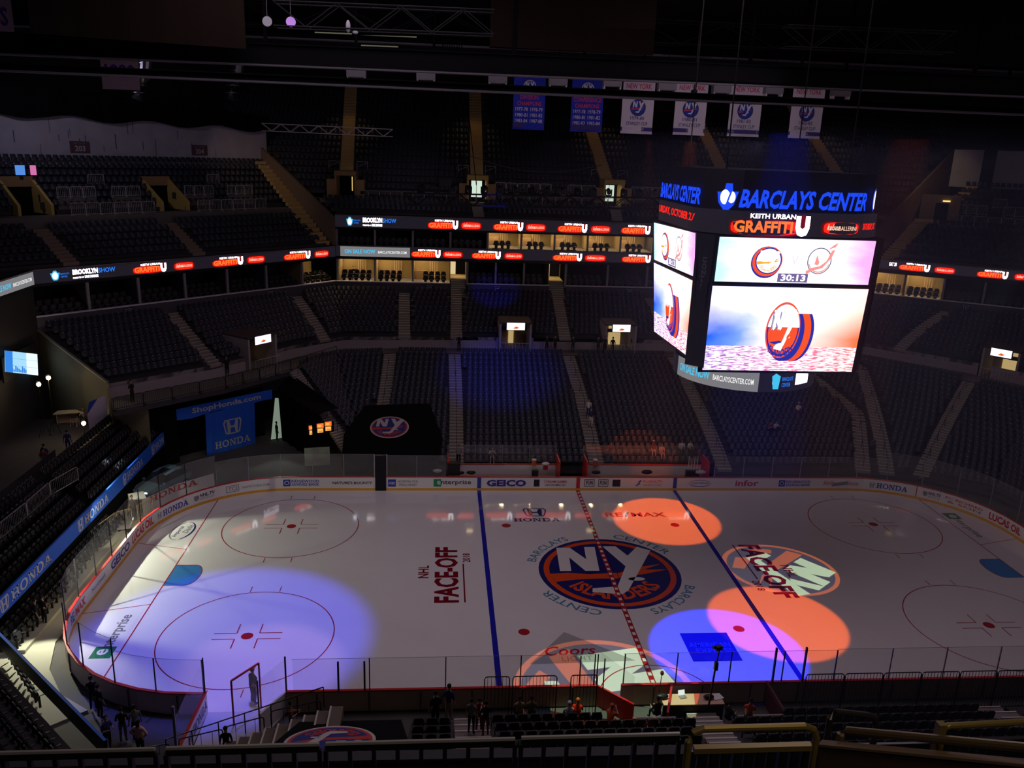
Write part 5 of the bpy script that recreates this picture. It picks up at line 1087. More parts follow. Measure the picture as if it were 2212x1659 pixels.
# spot fixtures that make the pools of light
def fixture(x, y, tx, ty, label):
    t = empty('spot_fixture', (x, y, 29.5 if y == 13 else 33.5)); T(t, label, 'lamp'); d = (Vector((tx, ty, 0)) - Vector((x, y, 35))).normalized()
    mb = MB(); mb.cyl(tuple(-d * .5), tuple(-d * .04 + Vector((0, 0, .3))), .22, blackm, 14); mb.bar((0, 0, .3), (0, 0, 5), .08, .08, blackm); part(mb, 'barrel', t)
fixture(6.5, 13, 5.7, 7.6, 'spot fixture aimed at the far orange pool'); fixture(9.5, -12, 8.5, -6, 'spot fixture aimed at the near orange pool'); fixture(3, -13, 4.6, -8.9, 'spot fixture aimed at the blue pool'); fixture(-20, -6, -22, -7, 'spot fixture for the wide blue wash on the left')
# hanging drapes high in the picture
def drape(x0, x1, y, z0, z1, m, label, sag=.2):
    mb = MB(); n = 24
    for k in range(n):
        a, b = x0 + (x1 - x0) * k / n, x0 + (x1 - x0) * (k + 1) / n; f = lambda x: y + .02 * math.sin(x * 3.1)
        mb.quad((a, f(a), z0 - sag * (a - x0) / (x1 - x0)), (b, f(b), z0 - sag * (b - x0) / (x1 - x0)), (b, f(b), z1), (a, f(a), z1), m)
    mb.box(((x0 + x1) / 2, y + .3, z0 + .05 - sag / 2), (x1 - x0, .2, .12), beamm); T(mb.build('acoustic_panel'), label, 'panel')
p0, p1 = at(65, 60, 'y', 6), at(530, 70, 'y', 6); drape(p0[0], p1[0], 6, p0[2] - .3, 36, brownc, 'large dark brown panel hanging at the top left', .3)
p0, p1 = at(1058, 100, 'y', 10), at(1412, 105, 'y', 10); drape(p0[0], p1[0], 10, p0[2], 38, brownc, 'large dark brown panel hanging at the top middle', .1)
p0, p1 = at(1900, 130, 'y', 10), at(2230, 140, 'y', 10); drape(p0[0], p1[0] + 10, 10, p0[2], 38, blackc, 'large black panel hanging at the top right', .1)
# small round targets and reflectors
for (px, py, r, m_, lab) in ((577, 46, .27, mat('disc_grey', (.40, .42, .46), .6), 'round grey reflector disc near the top edge'), (628, 47, .27, mat('disc_pink', (.3, .2, .5), .5, emit=.45, ecol=(.7, .3, 1), light=False), 'round pink lit lamp near the top edge')):
    p = at(px, py, 'y', 5); mb = MB(); mb.cyl((0, 0, 0), (0, .08, 0), r, m_, 20); mb.bar((0, .04, 0), (0, .04, 2.5), .03, .03, beam_e); o = mb.build('ceiling_lamp'); o.location = p; T(o, lab, 'lamp')
p = at(752, 57, 'y', 5); mb = MB(); mb.sphere((0, 0, 0), .3, mat('balloon_grey', (.45, .42, .50), .4), 8, (.45, .45, 1.15)); mb.sphere((.4, 0, -.3), .14, MATS['balloon_grey'], 6, (1.2, .7, .7)); o = mb.build('drifting_balloon'); o.location = p; o.data.polygons.foreach_set('use_smooth', [True] * len(o.data.polygons)); T(o, 'pale long balloon caught in the roof near the top edge', 'balloon')
# strip lights in the roof
for k in range(9):
    p = at(1490 + k * 78, 145 + k * 5.2, 'y', 16); mb = MB(); mb.bar((0, 0, 0), (1.0, .5, .12), .08, .05, mat('strip_pale', (.5, .5, .55), .4, emit=.16, ecol=(1, .95, 1), light=False)); mb.bar((-1.2, .3, .1), (1.9, .3, .1), .03, .03, beam_e); o = mb.build('roof_strip'); o.location = p; T(o, 'slanted pale roof strip, %s from the left' % ['first', 'second', 'third', 'fourth', 'fifth', 'sixth', 'seventh', 'eighth', 'ninth'][k], 'roof strip')
for k, (px, py) in enumerate(((770, 162), (920, 168), (1075, 175), (1205, 180), (1322, 182), (1440, 190), (1558, 196), (1670, 198), (1815, 203))):
    p = at(px, py, 'y', 12); t = empty('loudspeaker_box', p); T(t, 'grey hanging box between the roof beams, %s from the left' % ['first', 'second', 'third', 'fourth', 'fifth', 'sixth', 'seventh', 'eighth', 'ninth'][k], 'roof box')
    mb = MB(); mb.box((0, 0, .1), (1.25, .6, .5), mat('box_grey', (.16, .15, .17), .6)); part(mb, 'case', t); mb = MB(); mb.box((-.55, 0, -.25), (.08, .6, .25), rail_l); mb.box((.55, 0, -.25), (.08, .6, .25), rail_l); mb.bar((0, 0, .3), (0, 0, 2.5), .04, .04, beamm); part(mb, 'bracket', t)
# yellow work lights far inside the roof
for px, x1, py in ((680, 760, 70), (775, 900, 77), (780, 860, 98)):
    a, b = at(px, py, 'y', 24), at(x1, py + 3, 'y', 24); mb = MB(); mb.bar(a, b, .1, .08, mat('roof_tube', (.3, .3, .2), .5, emit=.10, ecol=(.9, .9, .55), light=False)); T(mb.build('roof_tube_light'), 'dim yellow tube light deep in the roof %s' % ['at the left', 'in the middle', 'on the lower row'][[680, 775, 780].index(px)], 'lamp')
# ducts
ductm = mat('duct_metal', (.35, .34, .40), .28, metal=.9)
for px, lab in ((315, 'shiny round duct at the far left'), (515, 'shiny round duct left of the lattice truss')):
    a = at(px, 120, 'y', 34); b = at(px - 4, 165, 'y', 34); mb = MB(); c = at(px - 18, 215, 'y', 34); mb.tube([a, b, c], .55, ductm, 14)
    for k in range(6): q = Vector(a).lerp(Vector(c), k / 6); mb.tube([q, q + Vector((0, 0, -.06))], .58, ductm, 14)
    o = mb.build('air_duct', smooth=False); T(o, lab, 'duct')

# banners
def banner(px0, px1, py1, kind, label, l1='', l2='', yrs=()):
    a, b = at(px0, py1, 'y', 17), at(px1, py1, 'y', 17); W_ = b[0] - a[0]; H = 4.25; t = empty('hanging_banner', a); T(t, label, 'banner')
    n = 8; g = lambda x: .04 * math.sin(x * 2.2 + a[0])
    F = lambda u, v, k=0: (u * W_, g(u * 3) - .01 * k, v * H)
    base = mat('banner_blue', (.02, .035, .42), .9) if kind == 'b' else mat('banner_white', (.56, .50, .58), .9)
    mb = MB()
    for k in range(n): mb.quad(F(k / n, 0), F((k + 1) / n, 0), F((k + 1) / n, 1), F(k / n, 1), base)
    part(mb, 'cloth', t); mb = MB(); mb.bar((-.1, 0, H), (W_ + .1, 0, H), .06, .06, beamm); part(mb, 'top_bar', t); mb = MB(); mb.bar((-.02, 0, 0), (W_ + .02, 0, 0), .05, .05, base); part(mb, 'bottom_bar', t)
    G = lambda u, v: F(u, v, 1); mb = MB(); brd, bwh, bna = mat('banner_red', (.55, .06, .10), .9), mat('banner_print_white', (.62, .58, .64), .9), mat('banner_navy', (.05, .04, .18), .9)
    M_ = dict(rim=bwh if kind == 'b' else bna, rim2=None, disc=mat('banner_disc', (.02, .05, .35), .9), letter=bwh, band=brd)
    if kind == 'b':
        team_logo(mb, lambda x, y, k=0: F(x, y, 1 + k), .5, .70, .2, M_, ry=.2 * W_ / H, word=False)
        text(mb, l1, brd, G, .22 if len(l1) < 9 else .06, .78 if len(l1) < 9 else .94, .49, .565, .02); text(mb, 'CHAMPIONS', brd, G, .12, .88, .39, .46, .02)
        for i, (p, q) in enumerate(yrs):
            v = .30 - i * .095; text(mb, p, bwh, G, .07, .46, v, v + .06, .01); text(mb, q, bwh, G, .54, .93, v, v + .06, .01)
        rect(mb, bna, G, .02, .98, .03, .11)
    else:
        text(mb, 'NEW YORK', brd, G, .1, .9, .74, .83, .02); team_logo(mb, lambda x, y, k=0: F(x, y, 1 + k), .5, .43, .25, M_, ry=.25 * W_ / H, word=False)
        text(mb, l1, bna, G, .28, .72, .225, .285, .01); text(mb, 'STANLEY CUP', bna, G, .16, .84, .135, .195, .01); rect(mb, bna, G, 0, 1, .04, .105)
        text(mb, 'WORLD CHAMPIONS', bwh, lambda u, v: F(u, v, 2), .05, .95, .055, .09, 0)
    part(mb, 'print', t)
Y1 = (('1977-78', '1978-79'), ('1980-81', '1981-82'), ('1983-84', '1987-88')); Y2 = (('1977-78', '1978-79'), ('1980-81', '1981-82'), ('1982-83', '1983-84'))
banner(1107, 1175, 278, 'b', 'blue banner reading DIVISION CHAMPIONS', 'DIVISION', yrs=Y1); banner(1231, 1299, 283, 'b', 'blue banner reading CONFERENCE CHAMPIONS', 'CONFERENCE', yrs=Y2)
for px, yr, py in ((1340, '1979-80', 287), (1453, '1980-81', 290), (1570, '1981-82', 293), (1702, '1982-83', 297)): banner(px, px + 68, py, 'w', 'white STANLEY CUP banner dated %s' % yr, yr)
for px0, px1, py0, py1, lab, n_ in ((222, 297, 122, 192, 'pink white banner with purple digits behind the left roof beams', '1980'), (-70, 22, -10, 88, 'pink white banner with purple lettering at the top left edge', 'NETS')):
    y_ = 26 if px0 > 0 else 12; a, b = at(px0, py1, 'y', y_), at(px1, py0, 'y', y_); W_, H = b[0] - a[0], b[2] - a[2]; t = empty('hanging_banner', a); T(t, lab, 'banner'); F = lambda u, v, k=0: (u * W_, -.01 * k, v * H)
    mb = MB(); rect(mb, mat('banner_pink', (.42, .30, .36), .9), F, 0, 1, 0, 1); part(mb, 'cloth', t); mb = MB(); text(mb, n_, mat('banner_purple', (.08, .03, .28), .9), lambda u, v: F(u, v, 1), .1, .9, .35, .75, .03); part(mb, 'print', t); mb = MB(); mb.bar((0, 0, H), (W_, 0, H), .06, .06, beamm); part(mb, 'top_bar', t)
mb = MB(); a = at(216, 98, 'y', 14); mb.quad((0, 0, 0), (1.1, 0, -.05), (1.1, 0, .18), (0, 0, .75), ad_white); mb.quad((0, -.01, .35), (1.25, -.01, .0), (1.1, -.01, .3), (0, -.01, .8), mat('flag_blue', (.02, .05, .5), .8)); o = mb.build('corner_flag'); o.location = a; T(o, 'small blue and white flag corner under the top left panel', 'flag')
# thin cable sagging across the far deck
a, b = Vector(at(1010, 335, 'y', 30)), Vector(at(1300, 357, 'y', 30)); mb = MB(); mb.tube([a.lerp(b, k / 12) + Vector((0, 0, -1.0 * math.sin(math.pi * k / 12))) for k in range(13)], .03, beam_e, 4); T(mb.build('sagging_cable'), 'thin cable sagging across the far deck', 'cable')
# tangled hoist cables left of centre
mb = MB()
for k in range(9):
    p0_ = Vector(at(955 + k * 5, 190, 'y', 18)); p1_ = Vector(at(945 + k * 9 + (k % 3) * 6, 400 - (k % 4) * 20, 'y', 18)); mb.tube([p0_ + Vector((0, 0, 3)), p0_.lerp(p1_, .5) + Vector((.2 * math.sin(k), 0, 0)), p1_], .03, beamm, 4)
mb.box(at(962, 395, 'y', 18), (.9, .4, .5), blackm); T(mb.build('hoist_cables'), 'black bundle of hoist cables hanging left of the lit vomitory', 'cable')
# ------------------------------------------------------------------ event floor, left end
mb = MB(); mb.quad((-60, -40, -.06), (60, -40, -.06), (60, 40, -.06), (-60, 40, -.06), mat('floor_concrete', (.09, .085, .08), .75, var=.2, vscale=.8)); S(mb.build('floor'), 'grey concrete event floor around the rink')
# blue HONDA band on the railing behind the left goal
def blue_band(a, b, z0, z1, label, marks, cap=True):
    t = empty('sponsor_band'); T(t, label, 'banner band'); A, B_ = Vector(a), Vector(b); L = (B_ - A).length
    poly = [a, b]; f = path_fn(poly, -.06)
    mb = MB(); n = 24
    for k in range(n): mb.quad(f(L * k / n, z0), f(L * (k + 1) / n, z0), f(L * (k + 1) / n, z1), f(L * k / n, z1), honda_b)
    part(mb, 'cloth', t)
    mb = MB(); ribbon_strip(mb, poly, z0 - .05, z1, blackm, .06); slab(mb, poly, -.06, .06, z1, honda_b); part(mb, 'backing_board', t)
    for u0, u1 in marks:
        mb = MB(); w_ = (u1 - u0); F = lambda u, v, k=0: f(u, v, 1 + k); h = z1 - z0
        h_badge(mb, honda_w, F, u0, u0 + w_ * .17, z0 + .1 * h, z0 + .9 * h, .13); honda(mb, honda_w, F, u0 + w_ * .21, u1, z0 + .2 * h, z0 + .78 * h); part(mb, 'lettering', t)
blue_band((-33, -9.5), (-33, 20.6), 1.85, 2.85, 'long blue HONDA band on the rail behind the left goal', [(1.9, 7.6), (11.2, 16.0), (18.6, 22.6), (24.5, 28.8)])
# band near the bottom left: seen from behind, print on the rink side
blue_band((-24.0, -17.6), (-33.2, -8.5), 1.6, 2.35, 'blue band on the rail of the bottom left corner seats', [(2.0, 6.5), (7.5, 11.5)])
# ice level seats between the glass and the band
mb = MB()
for k in range(2): mb.box((-32.1 - k * .62, 0.5, .05 + .10 * k), (.62, 17 - k, .3 + .2 * k), mat('riser_pale', (.42, .42, .34), .8))
S(mb.build('floor_riser'), 'pale low risers behind the left goal glass')
for k in range(2):
    y = -7.6
    while y < 6.6 - k * .3: SEATS.append((-32.15 - k * .62, y, .2 + .20 * k, math.pi / 2, 'ice level rows behind the left goal')); y += .56
mb = MB(); mb.prism([(-34.5, -8.0), (-33.6, -9.9), (-29.0, -14.4), (-26.9, -12.6), (-28.6, -11.4), (-30.0, -9.4), (-30.75, -7.0), (-30.75, 9.0), (-32.0, 9.0), (-32.4, -8.0)][::-1], -.05, .02, mat('riser_pale', (0, 0, 0))); S(mb.build('floor_riser'), 'floor patch in the near left corner, lamplight put into its pale colour')  # pale patch paints the pool of light on the concrete floor
for r in range(3):
    a = Vector((-32.2 - r * .5, -8.6 - .55 * r)); b = Vector((-28.9 - r * .5, -12.6 - .35 * r)); d = (b - a).normalized(); L = (b - a).length; u = .3
    while u < L: p = a + d * u + Vector((-.55, -.5)) * (r * .8); SEATS.append((p.x, p.y, .14 + .1 * r, math.pi * .75, 'lit rows in the near left corner')); u += .56
# black retractable bleacher above the band
mb = MB(); nB = 5
for k in range(nB): mb.box((-33.5 - k * .72, 6.2 + k * .25, 1.1 + .19 * k), (.72, 26 - k * 1.1, 2.2 + .38 * k), blackc)
S(mb.build('floor_tier'), 'black retractable bleacher above the blue band')
for k in range(nB):
    y = -6.2 + k * .6
    while y < 18.6 - k * .2:
        if not (4.6 < y < 5.6): SEATS.append((-33.6 - k * .72, y, 2.2 + .38 * k, math.pi / 2, 'black bleacher above the blue band'))
        y += .54
# walkway with mesh railing
mb = MB(); mb.prism([(-42, -8), (-38.6, -8), (-38.6, 12), (-42, 12)], 0, 3.6, conc_d); mb.prism([(-46, 12), (-37.9, 12), (-37.2, 21), (-46, 21)], 0, 2.9, conc_d); S(mb.build('floor_stage'), 'dark raised floor at the far left')
wk = [at(0, 1165, 'z', 3.7), at(60, 1115, 'z', 3.7), at(110, 1070, 'z', 3.7), at(170, 1035, 'z', 3.7)]
for a, b in zip(wk, wk[1:]): barrier(a, b, 3.6, 1.0, 'dark railing with close bars along the walkway at the left edge', 'left edge walkway railings', m=steel, name='walkway_railing', cat='railing')
# sloped side wall that closes the left bowl
mb = MB(); mb.add([(-36.6, 17.4, 0), (-44.1, 23.2, 0), (-44.1, 23.2, 9.9), (-36.6, 17.4, 7.1)], [(0, 1, 2, 3)], mat('left_side_wall', (.075, .075, .06), .8)); mb.bar((-36.6, 17.35, 7.15), (-44.1, 23.15, 9.95), .2, .12, mat('side_wall_cap', (.20, .19, .15), .7)); S(mb.build('wall_side'), 'dark sloping side wall of the left bowl')
mb = MB(); mb.quad((-44.1, 23.2, 0), (-44.0, 4, 0), (-44.0, 4, 13.7), (-44.1, 23.2, 13.7), mat('left_end_wall', (.03, .03, .032), .9)); S(mb.build('wall_left_end'), 'dark wall at the left end')
wl = mat('warm_wall', (.30, .25, .15), .8)
mb = MB(); mb.quad((-36.5, 17.3, 1), (-33.4, 16.4, 1), (-33.4, 16.4, 5.75), (-36.5, 17.3, 5.75), wl); mb.bar((-36.55, 17.2, 1), (-36.55, 17.2, 7.1), .14, .14, mat('post_gold', (.45, .36, .22), .6)); S(mb.build('wall_stage'), 'warm lit wall beside the broadcast stage')
# cross aisle railing in the left corner
rl = [CA[0], CA[1], CA[2]]
for a, b, n in ((CA[0], CA[1], 4), (CA[1], CA[2], 4), (CA[2], CA[3], 3)): barrier_run(a, b, n, 5.8, 1.0, 'black railing section on the edge of the left cross aisle', 'left cross aisle railings', m=blackm, name='aisle_railing', cat='railing')
# TV on the left wall
tv = empty('wall_screen', at(45, 782, 'x', -43.5)); T(tv, 'bright wall screen with a blue and white picture at the left edge', 'screen')
a, b, c_, d_ = [Vector(at(*q, 'x', -43.5)) for q in ((11, 803), (82, 811), (10, 757), (80, 765))]; O_ = Vector(tv.location); A, B_, C_, D = a - O_, b - O_, c_ - O_, d_ - O_
F = lambda u, v, k=0: tuple(A * (1 - u) * (1 - v) + B_ * u * (1 - v) + C_ * (1 - u) * v + D * u * v + Vector((.02 * k, 0, 0)))
mb = MB(); mb.box((-.08, 0, 0), (.12, (B_ - A).length + .3, (C_ - A).length + .3), blackm); part(mb, 'case', tv)
tvb, tvw, tvs = mat('tv_blue', (0, 0, 0), .5, emit=.8, ecol=(.04, .30, 1), light=False), mat('tv_white', (0, 0, 0), .5, emit=1.1, ecol=(.8, .95, 1), light=False), mat('tv_sky', (0, 0, 0), .5, emit=1.0, ecol=(.4, .75, 1), light=False)
mb = MB(); rect(mb, tvs, F, 0, 1, 0, 1); rect(mb, tvb, lambda u, v: F(u, v, 1), 0, .22, 0, 1); rect(mb, tvw, lambda u, v: F(u, v, 1), .64, 1, 0, 1)
for k in range(12): rect(mb, tvb, lambda u, v: F(u, v, 2), .03 + k * .05, .07 + k * .05, .05, .15 + .18 * ((k * 7) % 4) / 3)
for v in (.33, .66): rect(mb, tvb, lambda u, v_: F(u, v_, 2), 0, 1, v, v + .01)
part(mb, 'picture', tv)
# broadcast stage: work lamps, desk, panels
hot = mat('hot_lamp', (1, .8, .5), .5, emit=30, ecol=(1, .72, .38), light=False)
def work_lamp(px, py, x, label, gz, power=60):
    p = at(px, py, 'x', x); t = empty('tripod_lamp', (p[0], p[1], gz)); T(t, label, 'lamp'); h = p[2] - gz
    mb = MB(); mb.bar((0, 0, h * .3), (0, 0, h), .04, .04, blackm)
    for a in (0, 2.1, 4.2): mb.bar((0, 0, h * .35), (.5 * math.cos(a), .5 * math.sin(a), 0), .03, .03, blackm)
    part(mb, 'tripod', t); mb = MB(); mb.cyl((0, 0, h), (-.1, .2, h + .05), .18, blackm, 10); part(mb, 'lamp_head', t); mb = MB(); mb.sphere((.05, -.06, h), .16, hot, 6); part(mb, 'bulb', t)
    light('stage_light', 'POINT', (p[0] + .15, p[1] - .1, p[2] + .2), (0, 0, 0), power * .9, (1, .72, .40), shadow_soft_size=.1)
work_lamp(83, 830, -41.5, 'double work lamp on a tripod below the wall screen', 2.9, 90); work_lamp(104, 816, -41.0, 'higher work lamp just right of the double lamp', 2.9, 70)
work_lamp(228, 878, -37.6, 'bright round lamp right of the team panel', 2.9, 50); work_lamp(180, 914, -38.4, 'low lamp in front of the team panel', 2.9, 30)
p = at(160, 890, 'z', 3.8); t = empty('broadcast_desk', (p[0], p[1], 2.9), .3); T(t, 'pale broadcast desk lit by the stage lamps', 'desk')
mb = MB(); mb.prism([(-1.5, -.5), (1.3, -.35), (1.6, .3), (-1.2, .4)], .92, 1.0, mat('desk_top', (.60, .50, .34), .5)); part(mb, 'top', t)
mb = MB(); mb.box((-1.25, 0, .46), (.08, .6, .92), mat('desk_side', (.40, .32, .22), .6)); mb.box((-.2, .1, .46), (2.0, .05, .9), MATS['desk_side']); part(mb, 'front_panel', t)
for k in range(2):
    mb = MB(); x = .35 + k * .5
    for a in (-.18, .18):
        for b in (-.18, .18): mb.bar((x + a * 1.3, -.9 + b * 1.3, 0), (x + a, -.9 + b, .75), .03, .03, rail_l)
    mb.cyl((x, -.9, .75), (x, -.9, .8), .2, blackm, 10); mb.bar((x - .2, -.9, .3), (x + .2, -.9, .3), .02, .02, rail_l); o = mb.build('bar_stool'); o.location = (p[0], p[1], 2.9); T(o, 'tall stool with pale legs at the broadcast desk, %s' % ('left one' if k == 0 else 'right one'), 'stool')
q = at(215, 930, 'x', -37.2); t = empty('display_board', q); T(t, 'tall white display board with a round team logo and orange corner', 'display board')
tp = mat('panel_lilac', (.55, .48, .60), .7); mb = MB(); F = lambda u, v, k=0: (u * .62 - .02 * k, u * 1.6 - .02 * k, v)
mb.flat([(-.55, -.2), (.55, .3), (.62, 2.6), (.1, 2.55), (-.6, 1.6)], tp, F); part(mb, 'board', t)
mb = MB(); team_logo(mb, lambda x, y, k=0: F(x, y, 1 + k), .05, 1.3, .28, dict(rim=ad_red, disc=ad_red, letter=ad_white, band=ad_red), ry=.5, word=False); mb.flat([(.1, .1), (.55, .32), (.58, 1.0)], ad_orange, lambda x, y: F(x, y, 1)); mb.flat([(-.6, 1.6), (.1, 2.55), (-.4, 2.5)], ad_blue, lambda x, y: F(x, y, 1)); part(mb, 'print', t)
# corner tunnel with its blue banner
TA, TB = Vector((-32.1, 18.8)), Vector((-25.7, 24.8)); ft = path_fn([tuple(TA), tuple(TB)], -.02); Lt = (TB - TA).length
t = empty('tunnel_banner'); T(t, 'blue cloth banner reading ShopHonda.com over the corner tunnel', 'banner')
mb = MB(); n = 20
for k in range(n):
    u0, u1 = Lt * k / n, Lt * (k + 1) / n; z = lambda u: 3.62 - .1 * math.sin(u * 1.4); mb.quad(ft(u0, z(u0)), ft(u1, z(u1)), ft(u1, 4.55), ft(u0, 4.55), honda_b)
for k in range(10):
    u0, u1 = 2.45 + .455 * k, 2.45 + .455 * (k + 1); s = lambda u: .03 * math.sin(u * 5); P_ = lambda u, zz: tuple(Vector(ft(u, zz)) + Vector((s(u), -s(u), 0))); mb.quad(P_(u0 - .1, -.05), P_(u1 - .1, -.05), P_(u1, 3.65), P_(u0, 3.65), honda_b)
part(mb, 'cloth', t); mb = MB(); F = lambda u, v, k=0: ft(u, v, 10 + k); text(mb, 'ShopHonda.com', honda_w, F, 1.3, 7.6, 3.78, 4.38, .02); h_badge(mb, honda_w, F, 3.9, 5.7, 1.35, 2.75, .12); honda(mb, honda_w, F, 3.1, 6.4, .35, .95); part(mb, 'lettering', t)
mb = MB(); ribbon_strip(mb, [(-33, 17.9), tuple(TA)], 0, 4.55, blackc); ribbon_strip(mb, [tuple(TA), tuple(TB)], -.05, 4.5, blackc, 1.4); S(mb.build('wall_tunnel'), 'black masking inside the corner tunnel')
mb = MB(); N = 16; E0, E1 = Vector((-25.3, 25.1)), Vector((-20.9, 18.6))
for k in range(N):
    a, b = E0.lerp(E1, k / N), E0.lerp(E1, (k + 1) / N); w_ = lambda q: .1 * math.sin(q * 2.2); zt = lambda kk: 4.6 - .3 * kk / N; off = lambda kk: Vector((w_(kk), w_(kk)))
    pa, pb = a + off(k), b + off(k + 1); mb.quad((*pa, 0), (*pb, 0), (*pb, zt(k + 1)), (*pa, zt(k)), blackc)
mb.add([(*E0, 4.6), (*E1, 4.3), (-19.4, 20.6), (-24.2, 26.4)], [(0, 1, 2, 3)], blackc); mb.v[-2] = (-19.4, 20.6, 4.2); mb.v[-1] = (-24.2, 26.4, 5.5)
T(mb.build('tunnel_drape'), 'black drape forming the right side of the corner tunnel', 'drape')
mb = MB(); mb.quad((-25.9, 24.4, .0), (-24.9, 24.9, .0), (-25.2, 25.0, 3.7), (-25.5, 25.0, 3.7), mat('tunnel_glow', (.5, .6, .5), .8, emit=.26, ecol=(.62, .82, .62))); T(mb.build('tunnel_gap'), 'pale green lit gap between the blue banner and the black drape', 'opening')
light('tunnel_light', 'SPOT', (-25.0, 23.8, 3.6), (-23.6, 15.4, 0), 260, (.85, 1, .8), spot_size=.7, spot_blend=.5, shadow_soft_size=.1)
# concession hall mouth with orange menu screens
t = empty('menu_screen_wall', at(692, 925, 'y', 19.5)); T(t, 'row of three orange menu screens at the mouth of the hall', 'screen')
sc1 = mat('menu_orange', (0, 0, 0), .5, emit=1.2, ecol=(1, .16, .02)); sc2 = mat('menu_yellow', (0, 0, 0), .5, emit=1.0, ecol=(1, .50, .12), light=False)
mb = MB(); mb.box((0, .1, 0), (2.2, .1, 1.0), blackm, rz=.32); part(mb, 'frame', t)
for k in range(3):
    mb = MB(); R_ = Matrix.Rotation(.32, 3, 'Z')
    for (a, b, c2, d2, m_) in ((-.28, .28, .02, .4, sc1), (-.24, .24, -.4, -.04, sc2), (-.2, .1, .12, .28, sc2), (-.14, .2, -.34, -.24, sc1)):
        x = (k - 1) * .66; lift = -.0 if m_ is sc1 and a == -.28 or a == -.24 else -.01; mb.add([R_ @ Vector((x + p, .03 + lift, q + .1 * (k - 1))) for p, q in ((a, c2), (b, c2), (b, d2), (a, d2))], [(0, 1, 2, 3)], m_)
    part(mb, 'menu_screen', t)
mb = MB(); p = at(745, 950, 'y', 20.5); mb.quad((p[0], 20.5, p[2] - .6), (p[0] + 1.0, 20.5, p[2] - .6), (p[0] + .9, 20.5, p[2] + .4), (p[0] + .1, 20.5, p[2] + .7), mat('hall_glow', (.6, .5, .2), .8, emit=.75, ecol=(1, .70, .22))); T(mb.build('hall_doorway'), 'warm yellow doorway glow beside the menu screens', 'opening')
mb = MB(); p = at(668, 960, 'y', 17.5); q = at(740, 1000, 'y', 17.5)
mb.quad((-21.9, 17.9, 0), (-19.9, 18.3, 0), (-19.9, 18.3, 1.6), (-21.9, 17.9, 1.6), mat('counter_green', (.42, .50, .36), .7)); S(mb.build('wall_hall'), 'pale green wall under the menu screens')
# black tarps with the round team logo over the corner seats
def round_tarp(pts, C0, U, V, r, label, dark):
    t = empty('seat_tarp', tuple(C0)); T(t, label, 'tarp'); mb = MB(); C0 = Vector(C0); P = [Vector(p) - C0 for p in pts]
    for a, b, c2, d2 in dark: mb.quad(P[a], P[b], P[c2], P[d2], blackc)
    part(mb, 'cloth', t); n_ = Vector(U).cross(Vector(V)).normalized(); F = lambda x, y, k=0: tuple(Vector(U) * x + Vector(V) * y + n_ * (.03 + .006 * k)); mb = MB()
    team_logo(mb, F, 0, 0, r, dict(rim=mat('tarp_white', (.55, .5, .52), .9), rim2=mat('tarp_red', (.50, .06, .05), .9), disc=mat('tarp_navy', (.03, .04, .22), .9), letter=mat('tarp_white', (0, 0, 0)), band=MATS['tarp_red'])); part(mb, 'printed_logo', t)
z = lambda y: .6 + .275 * (y - 15.9) + 1.05
round_tarp([(-18.6, 15.2, 1.4), (-11.0, 15.2, 1.5), (-10.6, 18.3, z(18.3)), (-11.8, 23.6, z(23.6)), (-17.4, 23.2, z(23.2)), (-18.8, 19, z(19)), (-18.4, 15.0, .6), (-11, 15.0, 1.0)], (-15.1, 19.9, z(19.9)), (1, 0, 0), (0, .964, .265), 1.62, 'black tarp with a round team logo over the far left corner seats', [(0, 1, 2, 5), (5, 2, 3, 4), (6, 7, 1, 0)])
nt_ = lambda y, k=0: 1.6 + .33 * (-15.0 - y)
# black pillar standing before the far boards
t = empty('glass_pillar', (-15.35, 13.0, 0)); T(t, 'tall black upright cover between two bright glass posts on the far boards', 'pillar')
mb = MB(); mb.box((0, -.02, 1.45), (.82, .2, 2.9), mat('pillar_black', (.008, .008, .01), .25)); part(mb, 'cover', t); mb = MB()
for s in (-.47, .47): mb.box((s, 0, 2.0), (.07, .08, 1.9), rail_l)
part(mb, 'edge_post', t)
